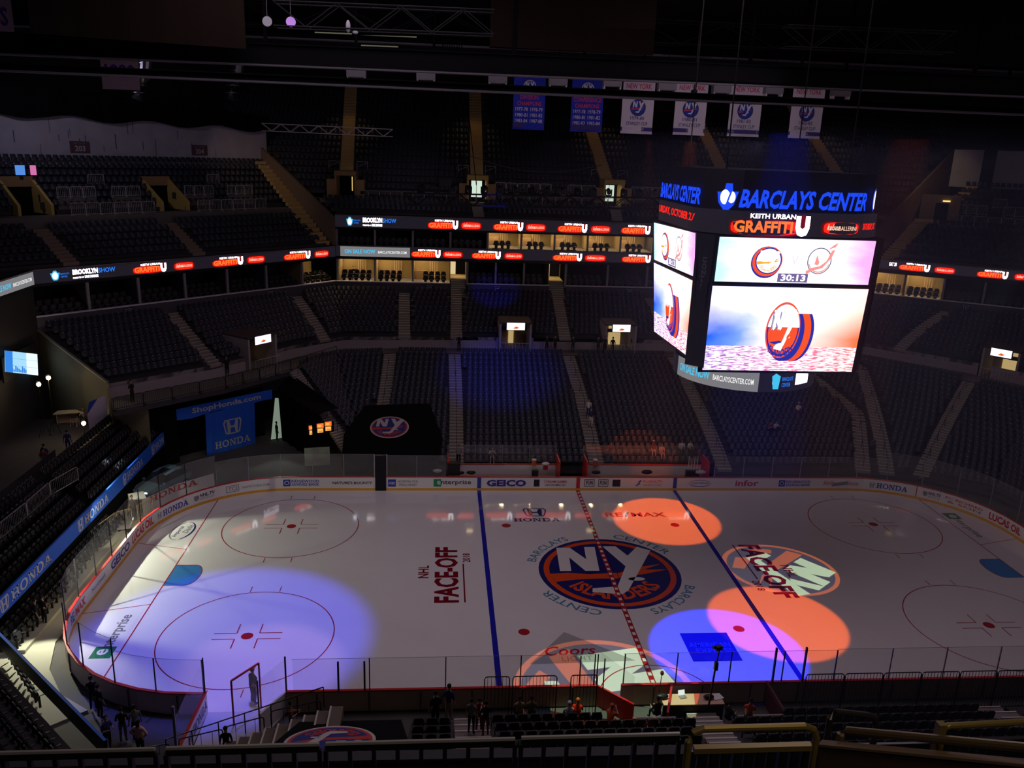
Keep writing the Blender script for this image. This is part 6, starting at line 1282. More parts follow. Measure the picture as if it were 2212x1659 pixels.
# parked car behind the far left glass
def car():
    t = empty('car', (-31.6, 12.9, .0), math.radians(62)); T(t, 'silver blue car parked behind the far left corner glass', 'car')
    body = mat('car_paint', (.16, .26, .30), .22, metal=.5, spec=.6); gl = mat('car_glass', (.01, .012, .015), .08, spec=.8); tyre = mat('tyre', (.01, .01, .01), .8); lamp = mat('car_lamp', (.8, .85, .9), .2, emit=3.5, ecol=(.85, 1, 1), light=False)
    # cross sections along x (front at -x): x, half width, z low, z belt, z roof
    secs = [(-2.25, .62, .45, .62, .66), (-2.1, .82, .28, .78, .80), (-1.5, .89, .22, .92, .95), (-.95, .91, .22, 1.00, 1.04), (-.25, .92, .22, 1.02, 1.50), (.6, .92, .22, 1.04, 1.60), (1.4, .91, .22, 1.06, 1.55), (1.95, .88, .28, 1.06, 1.20), (2.2, .80, .42, .98, 1.02)]
    mb = MB(); mg = MB(); rings = []
    for x, w_, zl, zb, zr in secs:
        rw = w_ * (.78 if zr > zb + .1 else .86); rings.append([(x, -w_ * .92, zl), (x, -w_, (zl + zb) / 2), (x, -w_ * .97, zb), (x, -rw, zr - .04), (x, -rw * .6, zr), (x, 0, zr + .02), (x, rw * .6, zr), (x, rw, zr - .04), (x, w_ * .97, zb), (x, w_, (zl + zb) / 2), (x, w_ * .92, zl)])
    for i in range(len(rings) - 1):
        for j in range(10):
            q = [rings[i][j], rings[i][j + 1], rings[i + 1][j + 1], rings[i + 1][j]]
            cab = (secs[i][4] > secs[i][3] + .1 or secs[i + 1][4] > secs[i + 1][3] + .1)
            side = j in (2, 7) and cab; shield = i in (3, 7 - 1) and j in (3, 4, 5, 6)
            sunroof = i == 4 and j in (4, 5)
            (mg if (side or shield or sunroof) else mb).quad(*q, gl if (side or shield or sunroof) else body)
    for rg in (rings[0], rings[-1]): mb.add(rg, [tuple(range(11))], body)
    part(mb, 'body', t, smooth=True); part(mg, 'windows', t)
    for x in (-1.45, 1.4):
        for s in (-1, 1): m2 = MB(); m2.cyl((x, s * .70, .33), (x, s * .93, .33), .33, tyre, 18); m2.cyl((x, s * .93, .33), (x, s * .94, .33), .2, steel, 12); part(m2, 'wheel', t)
    for s in (-1, 1): m2 = MB(); m2.sphere((-2.12, s * .6, .70), .13, lamp if s < 0 else steel, 6, (.6, 1.3, .6)); part(m2, 'headlamp', t)
    m2 = MB(); m2.box((-2.24, 0, .5), (.06, 1.0, .18), blackm); part(m2, 'grille', t)
    for s in (-1, 1): m2 = MB(); m2.box((-.75, s * 1.02, 1.05), (.12, .2, .14), body); part(m2, 'mirror', t)
    return t
car()
light('car_fill_light', 'SPOT', (-35.0, 9.5, 4.5), (-31.8, 12.5, .8), 800, (.75, .95, 1), spot_size=.7, spot_blend=.6, shadow_soft_size=.15)  # added spots brighten the parked car; not its own lamps
light('car_fill_light', 'SPOT', (-33.0, 6.0, 3.4), (-31.8, 11.5, .6), 500, (1, .98, .72), spot_size=.8, spot_blend=.6, shadow_soft_size=.15)
# low white HONDA wall next to the car, behind the glass
t = empty('honda_wall'); T(t, 'low white wall with red HONDA letters behind the left corner glass', 'advert wall'); poly = [(-31.5, 8.4), (-30.0, 11.2), (-27.9, 13.3)]; mb = MB(); ribbon_strip(mb, poly, 0, 1.25, boardw); part(mb, 'panel', t); f = path_fn(poly, -.02); mb = MB(); honda(mb, ad_red, lambda u, v, k=0: f(u, v, k), .6, 4.8, .75, 1.2); part(mb, 'lettering', t)
t = empty('white_stand', (-32.4, 8.7, 0), .5); T(t, 'white folded stand beside the car at the left end', 'stand'); mb = MB(); mb.box((0, 0, .65), (.08, 1.3, 1.3), mat('stand_white', (.7, .7, .62), .6)); mb.box((.5, .6, .65), (1.0, .08, 1.3), MATS['stand_white']); mb.box((.45, .0, 1.3), (1.0, 1.3, .05), MATS['stand_white']); part(mb, 'panels', t)
yb = mat('bar_yellow', (.55, .52, .30), .5)
for a, b, lab in (((-33.0, 4.5), (-32.6, 6.6), 'left one'), ((-32.6, 6.6), (-31.8, 7.2), 'middle one'), ((-31.6, 7.6), (-31.0, 9.0), 'right one beside the white stand')): barrier(a, b, 0, 1.15, 'yellow lit crowd barrier behind the left corner glass, %s' % lab, None, m=yb, name='crowd_barrier')
# folded cart with rails
t = empty('equipment_cart', (-31.9, 5.9, 0), .3); T(t, 'pale wheeled cart with tilted tube handles behind the glass', 'cart'); mb = MB(); mb.box((0, 0, .35), (.8, .5, .06), rail_l); part(mb, 'platform', t); mb = MB(); mb.tube([(-.35, -.2, .35), (-.6, -.2, 1.0), (-.6, .2, 1.0), (-.35, .2, .35)], .03, rail_l, 6); mb.tube([(.35, -.2, .35), (.6, -.2, .9), (.6, .2, .9), (.35, .2, .35)], .03, rail_l, 6); part(mb, 'handle', t)
for s in (-.3, .3): mb = MB(); mb.cyl((s, -.25, .12), (s, .25, .12), .12, blackm, 10); part(mb, 'wheels', t)
# ------------------------------------------------------------------ team benches on the far side
def box_thing(name, c, size, m, label, cat, rz=0, group=None):
    mb = MB(); mb.box((0, 0, 0), size, m, rz=rz); o = mb.build(name); o.location = c; return T(o, label, cat, group)
for x0, x1, lab in ((-10.2, -1.45, 'left'), (.75, 10.6, 'right')):
    t = empty('team_bench', ((x0 + x1) / 2, 14.4, 0)); T(t, '%s players bench area with white back wall behind the far boards' % lab, 'bench'); w_ = (x1 - x0)
    mb = MB(); mb.box((0, .95, .62), (w_, .12, 1.25), boardw); mb.box((0, .95, 1.27), (w_, .16, .05), capred); part(mb, 'back_wall', t)
    mb = MB(); mb.box((0, .35, .5), (w_ - .4, .4, .08), mat('bench_wood', (.35, .25, .18), .6)); part(mb, 'bench_board', t)
    mb = MB(); mb.box((0, 0, .02), (w_, 1.9, .05), mat('rubber', (.03, .03, .035), .8)); part(mb, 'rubber_floor', t)
    for x in (-w_ / 2, w_ / 2): mb = MB(); mb.box((x, 0, 1.1), (.10, 1.9, 2.2), capred); part(mb, 'end_wall', t)
    n = 4
    for k in range(n):
        c = (x0 + w_ * (k + .5) / n, 15.55, 1.35); g = empty('glass_panel', c); T(g, 'glass panel behind the %s players bench' % lab, 'glass panel', 'glass behind the %s bench' % lab); b = w_ / n
        mb = MB(); mb.quad((-b / 2, 0, 0), (b / 2, 0, 0), (b / 2, 0, 1.5), (-b / 2, 0, 1.5), glassm); part(mb, 'pane', g); mb = MB(); mb.bar((-b / 2, 0, 0), (-b / 2, 0, 1.5), .04, .04, post_g); part(mb, 'post', g)
def cooler(x, y, z, lab):
    t = empty('drink_cooler', (x, y, z)); T(t, lab, 'cooler'); mb = MB(); mb.cyl((0, 0, 0), (0, 0, .42), .19, mat('cooler_orange', (.70, .16, .04), .5), 12); part(mb, 'tub', t); mb = MB(); mb.cyl((0, 0, .42), (0, 0, .48), .20, ad_white, 12); part(mb, 'lid', t)
cooler(-3.3, 15.1, 1.3, 'orange cooler with white lid at the right end of the left bench'); cooler(1.7, 15.1, 1.3, 'orange cooler with white lid at the left end of the right bench')
def bag(x, y, z, s, m, lab, name='equipment_bag', cat='bag'):
    mb = MB(); mb.sphere((0, 0, s * .3), s * .5, m, 6, (1.5, .8, .6)); mb.bar((-s * .5, 0, s * .5), (s * .5, 0, s * .52), .03, .05, blackm); o = mb.build(name); o.location = (x, y, z); T(o, lab, cat)
bag(-9.2, 13.5, 1.13, .4, blackm, 'small black gloves pile on the boards at the left bench'); bag(-8.4, 13.5, 1.13, .5, blackm, 'flat black bag on the boards at the left bench'); bag(1.5, 13.6, 1.13, .5, blackm, 'black bag on the boards at the right bench'); bag(5.6, 13.6, 1.13, .6, blackm, 'long black bag on the boards near the second blue line')
box_thing('monitor_box', (-3.4, 13.3, 1.35), (.5, .3, .45), blackm, 'small black monitor on the boards above the GEICO sign', 'monitor'); box_thing('equipment_case', (-9.75, 13.6, 1.6), (.95, .6, 1.0), blackm, 'black case standing at the left end of the left bench', 'case')
t = empty('towel_stack', (-2.4, 14.7, 1.2)); T(t, 'pile of pale towels over a red bin beside the left cooler', 'towels'); mb = MB(); mb.sphere((0, 0, .35), .25, ad_white, 6, (1.3, .8, .6)); part(mb, 'towel', t); mb = MB(); mb.cyl((0, 0, -.1), (0, 0, .25), .2, capred, 12); part(mb, 'bin', t)
t = empty('stick_rack', (9.6, 14.4, 0)); T(t, 'rack of upright hockey sticks at the right end of the right bench', 'rack'); mb = MB()
for k in range(7): mb.bar((k * .12 - .4, 0, 1.1), (k * .12 - .38, .05, 2.35 - (k % 3) * .1), .04, .03, khaki if k % 2 else ad_white)
part(mb, 'sticks', t); mb = MB(); mb.box((0, 0, .8), (1.1, .4, .7), blackm); part(mb, 'frame', t)
bag(10.0, 13.6, 1.13, .6, mat('towel_grey', (.45, .42, .45), .9), 'heap of pale towels on the boards at the right bench', 'towel_heap', 'towels')
bag(-11.0, 13.9, 1.1, .5, MATS['towel_grey'], 'pale bag behind the glass above the enterprise sign')
# ------------------------------------------------------------------ near side
GX0, GX1 = GATE
t = empty('rink_gate', (GX0, -HY, 0)); T(t, 'open white rink gate leaf with a red top rail and a blue H badge', 'gate')
gd = (-.1, -3.9); mb = MB(); mb.add([(0, 0, 0), (gd[0], gd[1], 0), (gd[0], gd[1], 1.07), (0, 0, 1.07), (.1, 0, 0), (.1 + gd[0], gd[1], 0), (.1 + gd[0], gd[1], 1.07), (.1, 0, 1.07)], [(0, 1, 2, 3), (7, 6, 5, 4), (3, 2, 6, 7), (1, 5, 6, 2)], boardw); part(mb, 'leaf', t)
mb = MB(); mb.bar((.05, 0, 1.1), (.05 + gd[0], gd[1], 1.1), .14, .06, capred); part(mb, 'top_rail', t)
mb = MB(); F = lambda u, v, k=0: (.11 + gd[0] * (1 - u) + .002, gd[1] * (1 - u) , v); h_badge(mb, ad_blue, F, .30, .42, .3, .85, .12); honda(mb, ad_blue, F, .48, .98, .35, .8); part(mb, 'lettering', t)
mb = MB(); mb.quad((.05, 0, 1.12), (.05 + gd[0], gd[1], 1.12), (.05 + gd[0], gd[1], 2.7), (.05, 0, 2.85), glassm); part(mb, 'pane', t)
mb = MB(); mb.bar((.05 + gd[0], gd[1], 0), (.05 + gd[0], gd[1], 3.3), .1, .1, post_g); mb.bar((.05, -.05, 1.1), (.05, -.05, 2.95), .05, .05, blackm); part(mb, 'post', t)
t = empty('gate_frame', (-19.9, -13.3, 0)); T(t, 'red edged glass door swung open in the gateway, held by the man', 'door')
mb = MB(); a, b = Vector((-.1, -.6, 0)), Vector((.83, .7, 0)); zt = 2.35
mb.bar(a, a + Vector((0, 0, zt)), .07, .07, capred); mb.bar(b, b + Vector((0, 0, zt)), .07, .07, capred); mb.bar(a + Vector((0, 0, zt)), b + Vector((0, 0, zt)), .07, .07, capred); part(mb, 'frame', t)
mb = MB(); mb.quad(a, b, b + Vector((0, 0, zt)), a + Vector((0, 0, zt)), glassm); part(mb, 'pane', t)
t = empty('rink_gate', (GX1, -HY, 0)); T(t, 'second gate leaf with glass, swung back right of the standing man', 'gate'); mb = MB(); mb.quad((0, 0, 1.1), (-.9, -1.6, 1.1), (-.9, -1.6, 2.8), (0, 0, 2.8), glassm); part(mb, 'pane', t); mb = MB(); mb.bar((-.9, -1.6, 0), (-.9, -1.6, 2.8), .06, .06, post_g); mb.bar((0, 0, 0), (0, 0, 2.9), .07, .07, blackm); part(mb, 'post', t); mb = MB(); mb.box((-.45, -.8, .55), (.1, 1.8, 1.07), boardw, rz=-.51); part(mb, 'leaf', t)
mb = MB(); mb.prism([(GX0 + .1, -16.8), (GX1 - .9, -15.2), (GX1, -HY), (GX0 + .1, -HY)], -.05, .03, mat('mat_pale', (.55, .55, .60), .7)); T(mb.build('walkway_mat'), 'pale mat in the gateway under the standing man', 'mat')
# black gangway rails by the gate
for i, (a, b) in enumerate(((( -23.5, -17.0), (-21.9, -16.6)), ((-21.6, -16.5), (-19.9, -15.9)), ((-19.8, -15.9), (-18.3, -15.3)), ((-18.1, -15.1), (-16.0, -14.4)))): barrier(a, b, 0.02, 1.3 + .1 * i, 'black gangway railing near the open gate, %s' % ['leftmost', 'second from the left', 'third from the left', 'rightmost'][i], None, m=blackm, bars=4, name='gangway_railing', cat='railing')
# stair with pale nosings rising to the right
mb = MB()
for k in range(14):
    x = -22.2 + k * .55; z0 = .02 + k * .2; mb.box((x, -17.3, z0 / 2), (.55, 2.0, z0 + .2), mat('near_stair', (.15, .12, .10), .8)); mb.box((x - .24, -17.3, z0 + .115), (.07, 2.0, .03), nosing)
T(mb.build('near_stairs'), 'stairs with pale nosings rising to the right beside the round near tarp', 'stairs')
mb = MB(); prev = None
for k in range(0, 14, 2):
    p = (-22.2 + k * .55, -16.2, .2 + k * .2); mb.bar(p, (p[0], p[1], p[2] + 1.0), .04, .04, blackm)
    if prev: mb.bar(prev, (p[0], p[1], p[2] + 1.0), .04, .04, blackm)
    prev = (p[0], p[1], p[2] + 1.0)
T(mb.build('handrail'), 'black handrail on the near stairs beside the round tarp', 'handrail')
cc = Vector(at(713, 1604, 'z', 3.3)); round_tarp([(cc.x - 3.0, cc.y - 3.5, 4.6), (cc.x + 3.6, cc.y - 3.5, 4.6), (cc.x + 2.6, cc.y + 2.4, 2.4), (cc.x - 1.6, cc.y + 2.4, 2.4), (cc.x + 2.6, cc.y + 2.4, .3), (cc.x - 1.6, cc.y + 2.4, .3)], (cc.x, cc.y - .05, 3.36), (-1, 0, .0), (0, -.94, .35), 1.75, 'black tarp with a round team logo behind the front railing', [(0, 1, 2, 3), (3, 2, 4, 5)])
# near corner seats at bottom left
nd = Vector((.707, -.707)); out = Vector((-.707, -.707)); N0 = Vector((-33.6, -8.9))
def NP(u, d): q = N0 + nd * u + out * d; return (q.x, q.y)
tier([NP(14.5, .1), NP(-6, .1)], [NP(14.5, 10), NP(-6, 10)], 1.5, 7.0, 11, [], 'bottom left corner', pitch=.56)
# near side lower bowl
tier([(-1.9 + 16.5, -14.5), (-8.45, -14.5)], [(15.5, -24), (-8.45, -24)], .5, 3.4, 10, [(.64 - .07, .60, 0, 9), ], 'near side centre', pitch=.56, hole=lambda x, y: (-3.5 < x < 5.2 and y > -15.4), width=1.4)
tier([(40, -14.5), (16.5, -14.5)], [(42, -24), (18.5, -24)], .5, 3.4, 10, [], 'near side right', pitch=.56)
tier([(-10.1, -14.9), (-12.0, -14.9)], [(-10.1, -24), (-12.4, -24)], .7, 3.6, 10, [], 'near side block left of the aisle', pitch=.56)
def aisle(x, w_, lab, x1=None):
    mb = MB()
    for k in range(12): y = -14.4 - k * .8; xx = x + ((x1 or x) - x) * k / 11; mb.box((xx, y - .4, .2 + .32 * k / 2), (w_, .8, .5 + .32 * k), mat('aisle_grey', (.22, .19, .19), .8)); mb.box((xx, y - .03, .47 + .32 * k), (w_, .07, .03), nosing)
    T(mb.build('aisle_stairs'), lab, 'stairs')
aisle(-9.28, 1.55, 'near side stepped aisle left of the seats behind the scorer table'); aisle(15.6, 1.5, 'near side stepped aisle behind the gold front rail on the right', 17.4)
for i, (a, b) in enumerate(((-8.7, -7.5), (-7.4, -5.3), (-4.5 - .2, -3.4))): barrier((a, -13.9), (b, -13.9), -.05, 2.35, 'low red lit railing above the near boards, %s of three' % ['left', 'middle', 'right'][i], None, m=blackm, name='boards_railing', cat='railing')
barrier_run((6.6, -13.9), (24, -13.9), 9, -.05, 2.15, 'low railing in the long row above the right half of the near boards', 'near boards railings, right half', m=blackm, name='boards_railing', cat='railing')
# scorer table and penalty box
t = empty('scorer_table', (1.1, -14.1, 0)); T(t, 'orange lit scorer table behind the near boards', 'table'); mb = MB(); mb.box((0, 0, 1.0), (2.9, .8, .06), mat('table_cream', (.70, .45, .30), .5)); part(mb, 'top', t); mb = MB(); mb.box((0, -.3, .5), (2.9, .05, 1.0), suite_d); part(mb, 'front', t)
t = empty('laptop', (.7, -13.95, 1.04), .2); T(t, 'small white lit laptop on the scorer table', 'laptop'); mb = MB(); mb.box((0, 0, .01), (.34, .24, .02), steel); part(mb, 'base', t); mb = MB(); mb.quad((-.17, .12, .02), (.17, .12, .02), (.17, .2, .25), (-.17, .2, .25), mat('laptop_white', (.7, .7, .7), .5, emit=.6, ecol=(.9, .95, 1), light=False)); part(mb, 'screen', t)
bag(1.9, -14.1, 1.04, .35, blackm, 'black box on the scorer table right of the laptop'); bag(-.3, -14.0, 1.04, .4, blackm, 'dark gear at the left end of the scorer table')
box_thing('paper_sheet', (2.35, -14.0, 1.05), (.5, .4, .02), ad_white, 'white paper sheet at the right end of the scorer table', 'paper', .3)
pw = mat('box_wall', (.30, .24, .20), .7, var=.2)
t = empty('penalty_box', (-1.0, -14.2, 0)); T(t, 'penalty box with tan inner wall left of the scorer table', 'penalty box'); mb = MB(); mb.box((0, -1.1, .5), (2.0, .1, 1.0), pw); part(mb, 'back_wall', t); mb = MB(); mb.box((0, -.9, .45), (1.8, .35, .06), pw); part(mb, 'bench', t); mb = MB(); mb.box((1.0, 0, .6), (.1, 2.2, 1.2), capred, rz=-.35); part(mb, 'side_wall', t)
t = empty('penalty_box', (4.0, -14.2, 0)); T(t, 'dark penalty box right of the scorer table', 'penalty box'); mb = MB(); mb.box((0, -1.1, .5), (2.2, .1, 1.0), pw); part(mb, 'back_wall', t); mb = MB(); mb.box((1.1, 0, .6), (.1, 2.2, 1.2), mat('maroon_wall', (.10, .02, .03), .7)); part(mb, 'side_wall', t)
t = empty('rink_gate', (PGATE[0], -HY, 0)); T(t, 'red capped penalty gate swung outward beside the white lit floor', 'gate'); mb = MB(); mb.box((.75, -.75, .53), (2.0, .1, 1.07), capred, rz=-math.pi / 4); part(mb, 'leaf', t); mb = MB(); mb.quad((.05, 0, 1.1), (1.4, -1.4, 1.1), (1.4, -1.4, 2.5), (.05, 0, 2.9), glassm); part(mb, 'pane', t); mb = MB()
for q in ((-.9, -.1), (-.05, .0), (.2, -.35), (1.25, 0)): mb.bar((q[0], q[1], 1.1), (q[0], q[1], 2.75), .05, .05, blackm)
part(mb, 'post', t)
for x, lab in ((5.4, 'left'), (6.9, 'right')): mb = MB(); mb.bar((0, 0, 1.1), (0, 0, 3.0), .1, .08, blackm); o = mb.build('thick_post'); o.location = (x, -HY - .1, 0); T(o, 'thick dark post in front of the blue pool of light, %s one' % lab, 'post')
for x, lab in ((-15.4, 'left post of the close pair'), (-14.2, 'single wide post'),): mb = MB(); mb.bar((0, 0, 1.1), (0, 0, 2.65), .09, .08, blackm); o = mb.build('thick_post'); o.location = (x, -HY - .1, 0); T(o, 'thick dark post on the near boards, %s' % lab, 'post')
# camera on a mast
t = empty('camera_mast', (2.25 - .5, -14.6, 1.0)); T(t, 'thin black mast with a small camera above the scorer table', 'camera mast'); mb = MB(); mb.bar((0, 0, 0), (.12, 0, 2.3), .07, .07, blackm); mb.bar((.12, 0, 2.2), (.2, 0, 3.0), .05, .05, blackm); part(mb, 'mast', t); mb = MB(); mb.box((.15, 0, 3.1), (.32, .2, .18), blackm, rz=.3); mb.cyl((.0, -.05, 3.15), (-.15, -.1, 3.2), .07, blackm, 10); part(mb, 'camera', t); mb = MB(); mb.box((.13, 0, 2.15), (.16, .16, .4), blackm); part(mb, 'clamp', t); mb = MB(); mb.tube([(.3, 0, 3.1), (.45, 0, 2.8), (.35, 0, 2.45), (.15, 0, 2.4)], .012, blackm, 4); part(mb, 'cable', t)
t = empty('microphone_stand', (-.35, -13.6, 1.0)); T(t, 'small microphone stand left of the camera mast', 'microphone'); mb = MB(); mb.bar((0, 0, 0), (.05, 0, 1.0), .03, .03, blackm); part(mb, 'stand', t); mb = MB(); mb.sphere((.06, 0, 1.12), .09, mat('mic_red', (.12, .02, .03), .8), 6, (1, 1, 1.4)); part(mb, 'microphone', t)
box_thing('white_box', (-1.45, -16.2, 1.05), (.55, .5, .3), ad_white, 'small white lit box between the centre seat blocks', 'box')

# ------------------------------------------------------------------ foreground upper deck rail
FY = -43.1; frm = mat('front_rail_dark', (.012, .012, .014), .5); frt = mat('front_rail_highlight', (.8, .76, .82), .35, metal=.4); gold = mat('front_rail_gold', (.34, .25, .09), .38, metal=.35)
def front_rail(x0, x1, z, label, grp, nb=None):
    t = empty('front_railing', ((x0 + x1) / 2, FY, z - 1.1)); T(t, label, 'railing', grp); h = 1.1; w_ = (x1 - x0) / 2
    mb = MB(); mb.bar((-w_, 0, h), (w_, 0, h), .012, .014, frt); mb.bar((-w_, 0, h - .024), (w_, 0, h - .024), .016, .032, frm); part(mb, 'top_rail', t)  # thin pale strip on the dark rail paints its top highlight
    mb = MB(); n = nb or max(2, round(2 * w_ / .115))
    for k in range(n + 1): mb.bar((-w_ + 2 * w_ * k / n, 0, .1), (-w_ + 2 * w_ * k / n, 0, h - .03), .02 if k % 5 else .034, .02, frm)
    part(mb, 'balusters', t); mb = MB(); mb.bar((-w_, 0, .1), (w_, 0, .1), .03, .03, frm); part(mb, 'bottom_rail', t)
front_rail(-13.4, -12.15, 22.745, 'dark railing panel at the bottom left corner of the picture', None); front_rail(-12.10, -11.39, 22.748, 'dark railing panel in front of the near stair', None); front_rail(-11.36, -10.45, 22.75, 'dark railing panel in front of the near team logo', None); front_rail(-10.42, -9.63, 22.755, 'dark railing panel just left of the gold rail', None)
t = empty('front_railing', (-9.25, FY, 21.66)); T(t, 'gold topped double rail at the bottom right of centre', 'railing'); w_ = .33; h = 1.12; r = .07
mb = MB(); mb.tube([(-w_, 0, 0), (-w_, 0, h - r), (-w_ + r * .3, 0, h - r * .3), (-w_ + r, 0, h), (w_ - r, 0, h), (w_ - r * .3, 0, h - r * .3), (w_, 0, h - r), (w_, 0, 0)], .019, gold, 10); part(mb, 'top_rail', t)
mb = MB(); mb.bar((-w_ + .03, 0, h - .12), (w_ - .02, 0, h - .12), .035, .03, gold); part(mb, 'middle_rail', t); mb = MB()
for k in range(1, 11): mb.bar((-w_ + 2 * w_ * k / 11, 0, .1), (-w_ + 2 * w_ * k / 11, 0, h - .13), .016 if k % 4 else .03, .016, frm)
part(mb, 'balusters', t)
t = empty('loop_rail', (-8.75, -42.0, 21.2)); T(t, 'dark purple bent tube rail loop standing behind the gold rail', 'railing'); mb = MB(); a = Vector(at(1785, 1600, 'y', -42.0)) - Vector(t.location); b = Vector(at(1885, 1610, 'y', -42.0)) - Vector(t.location); zt = at(1790, 1537, 'y', -42)[2] - 21.2; zt2 = at(1870, 1545, 'y', -42)[2] - 21.2
mb.tube([(a.x, 0, 0), (a.x, 0, zt - .05), (a.x + .03, 0, zt), (b.x - .07, 0, zt2), (b.x - .02, 0, zt2 - .02), (b.x, 0, zt2 - .08), (b.x, 0, 0)], .022, mat('loop_purple', (.10, .085, .10), .35, metal=.5), 10); part(mb, 'tube', t)
# low tan wall with a handrail descending to the right
W0, W1 = Vector(at(1775, 1612, 'y', -43.3)), Vector(at(2260, 1660, 'y', -43.9)); tanw = mat('front_wall', (.13, .085, .06), .8, var=.08)
mb = MB(); dn = Vector((0, 0, -1.4)); bk = Vector((0, .03, 0)); mb.add([W0, W1, W1 + dn, W0 + dn, W0 + bk, W1 + bk, W1 + dn + bk, W0 + dn + bk], [(3, 2, 1, 0), (4, 5, 6, 7), (0, 1, 5, 4), (0, 4, 7, 3)], tanw); S(mb.build('wall_front'), 'low tan wall at the bottom right corner')
mb = MB(); mb.bar(W0 + Vector((0, .015, .005)), W1 + Vector((0, .015, .005)), .045, .012, mat('wall_cap', (.26, .17, .12), .6)); S(mb.build('trim_2'), 'pale cap on the low tan wall')
t = empty('wall_handrail', tuple(W0)); T(t, 'round handrail on top of the low tan wall', 'handrail'); a = Vector(at(1812, 1612, 'y', -43.3)) - W0; b = Vector(at(1830, 1578, 'y', -43.3)) - W0; c2 = Vector(at(2240, 1617, 'y', -43.85)) - W0
mb = MB(); mb.tube([a, Vector((a.x, 0, b.z - .02)), b, c2], .020, mat('hand_gold', (.24, .18, .11), .35, metal=.4), 10); part(mb, 'tube', t); mb = MB(); q = Vector(at(2018, 1640, 'y', -43.55)) - W0; mb.bar(q, q + Vector((0, 0, .19)), .035, .035, gold); part(mb, 'bracket', t)
t = empty('front_railing', (-7.9, -43.0, 21.6)); T(t, 'gold topped rail behind the low tan wall at the right edge', 'railing'); a = Vector(at(2022, 1620, 'y', -43)) - Vector(t.location); b = Vector(at(2050, 1568, 'y', -43)) - Vector(t.location); c2 = Vector(at(2260, 1557, 'y', -43)) - Vector(t.location)
mb = MB(); mb.tube([(a.x, 0, 0), (a.x, 0, b.z - .06), (a.x + .02, 0, b.z - .01), b, c2], .018, gold, 10); part(mb, 'top_rail', t); mb = MB()
for k in range(8): mb.bar((a.x + .04 + k * .05, 0, 0), (a.x + .04 + k * .05, 0, b.z - .10), .014, .014, frm)
mb.bar((a.x, 0, b.z - .11), (c2.x, 0, c2.z - .11), .025, .025, frm); part(mb, 'balusters', t)
mb = MB(); mb.box((-10, -44.6, 21.45), (8, 3.4, .2), conc_d); S(mb.build('floor_deck'), 'dark deck floor under the viewer rail')
# pale ledge line just below the rail (front edge of a lower deck)
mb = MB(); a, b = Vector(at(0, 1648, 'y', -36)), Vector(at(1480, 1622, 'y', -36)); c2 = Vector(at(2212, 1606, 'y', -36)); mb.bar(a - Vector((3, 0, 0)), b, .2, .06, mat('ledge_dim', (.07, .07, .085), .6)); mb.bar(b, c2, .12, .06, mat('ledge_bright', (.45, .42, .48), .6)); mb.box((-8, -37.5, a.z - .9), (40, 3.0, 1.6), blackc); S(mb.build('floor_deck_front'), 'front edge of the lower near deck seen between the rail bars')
light('rail_fill_light', 'AREA', (-7.5, -46.5, 29.0), (-8.7, -43.0, 22.5), 45, (1, .78, .45), size=1.2)  # added lamps brighten the front rails and ledge; no fixtures there
light('rail_fill_light', 'AREA', (-11.5, -46.8, 29.0), (-11, -43.0, 22.5), 10, (1, .85, .95), size=1.0)
light('rail_fill_light', 'AREA', (-5.5, -36.0, 27.5), (-5.5, -36.2, 16), 60, (.95, .85, 1), size=1.5)
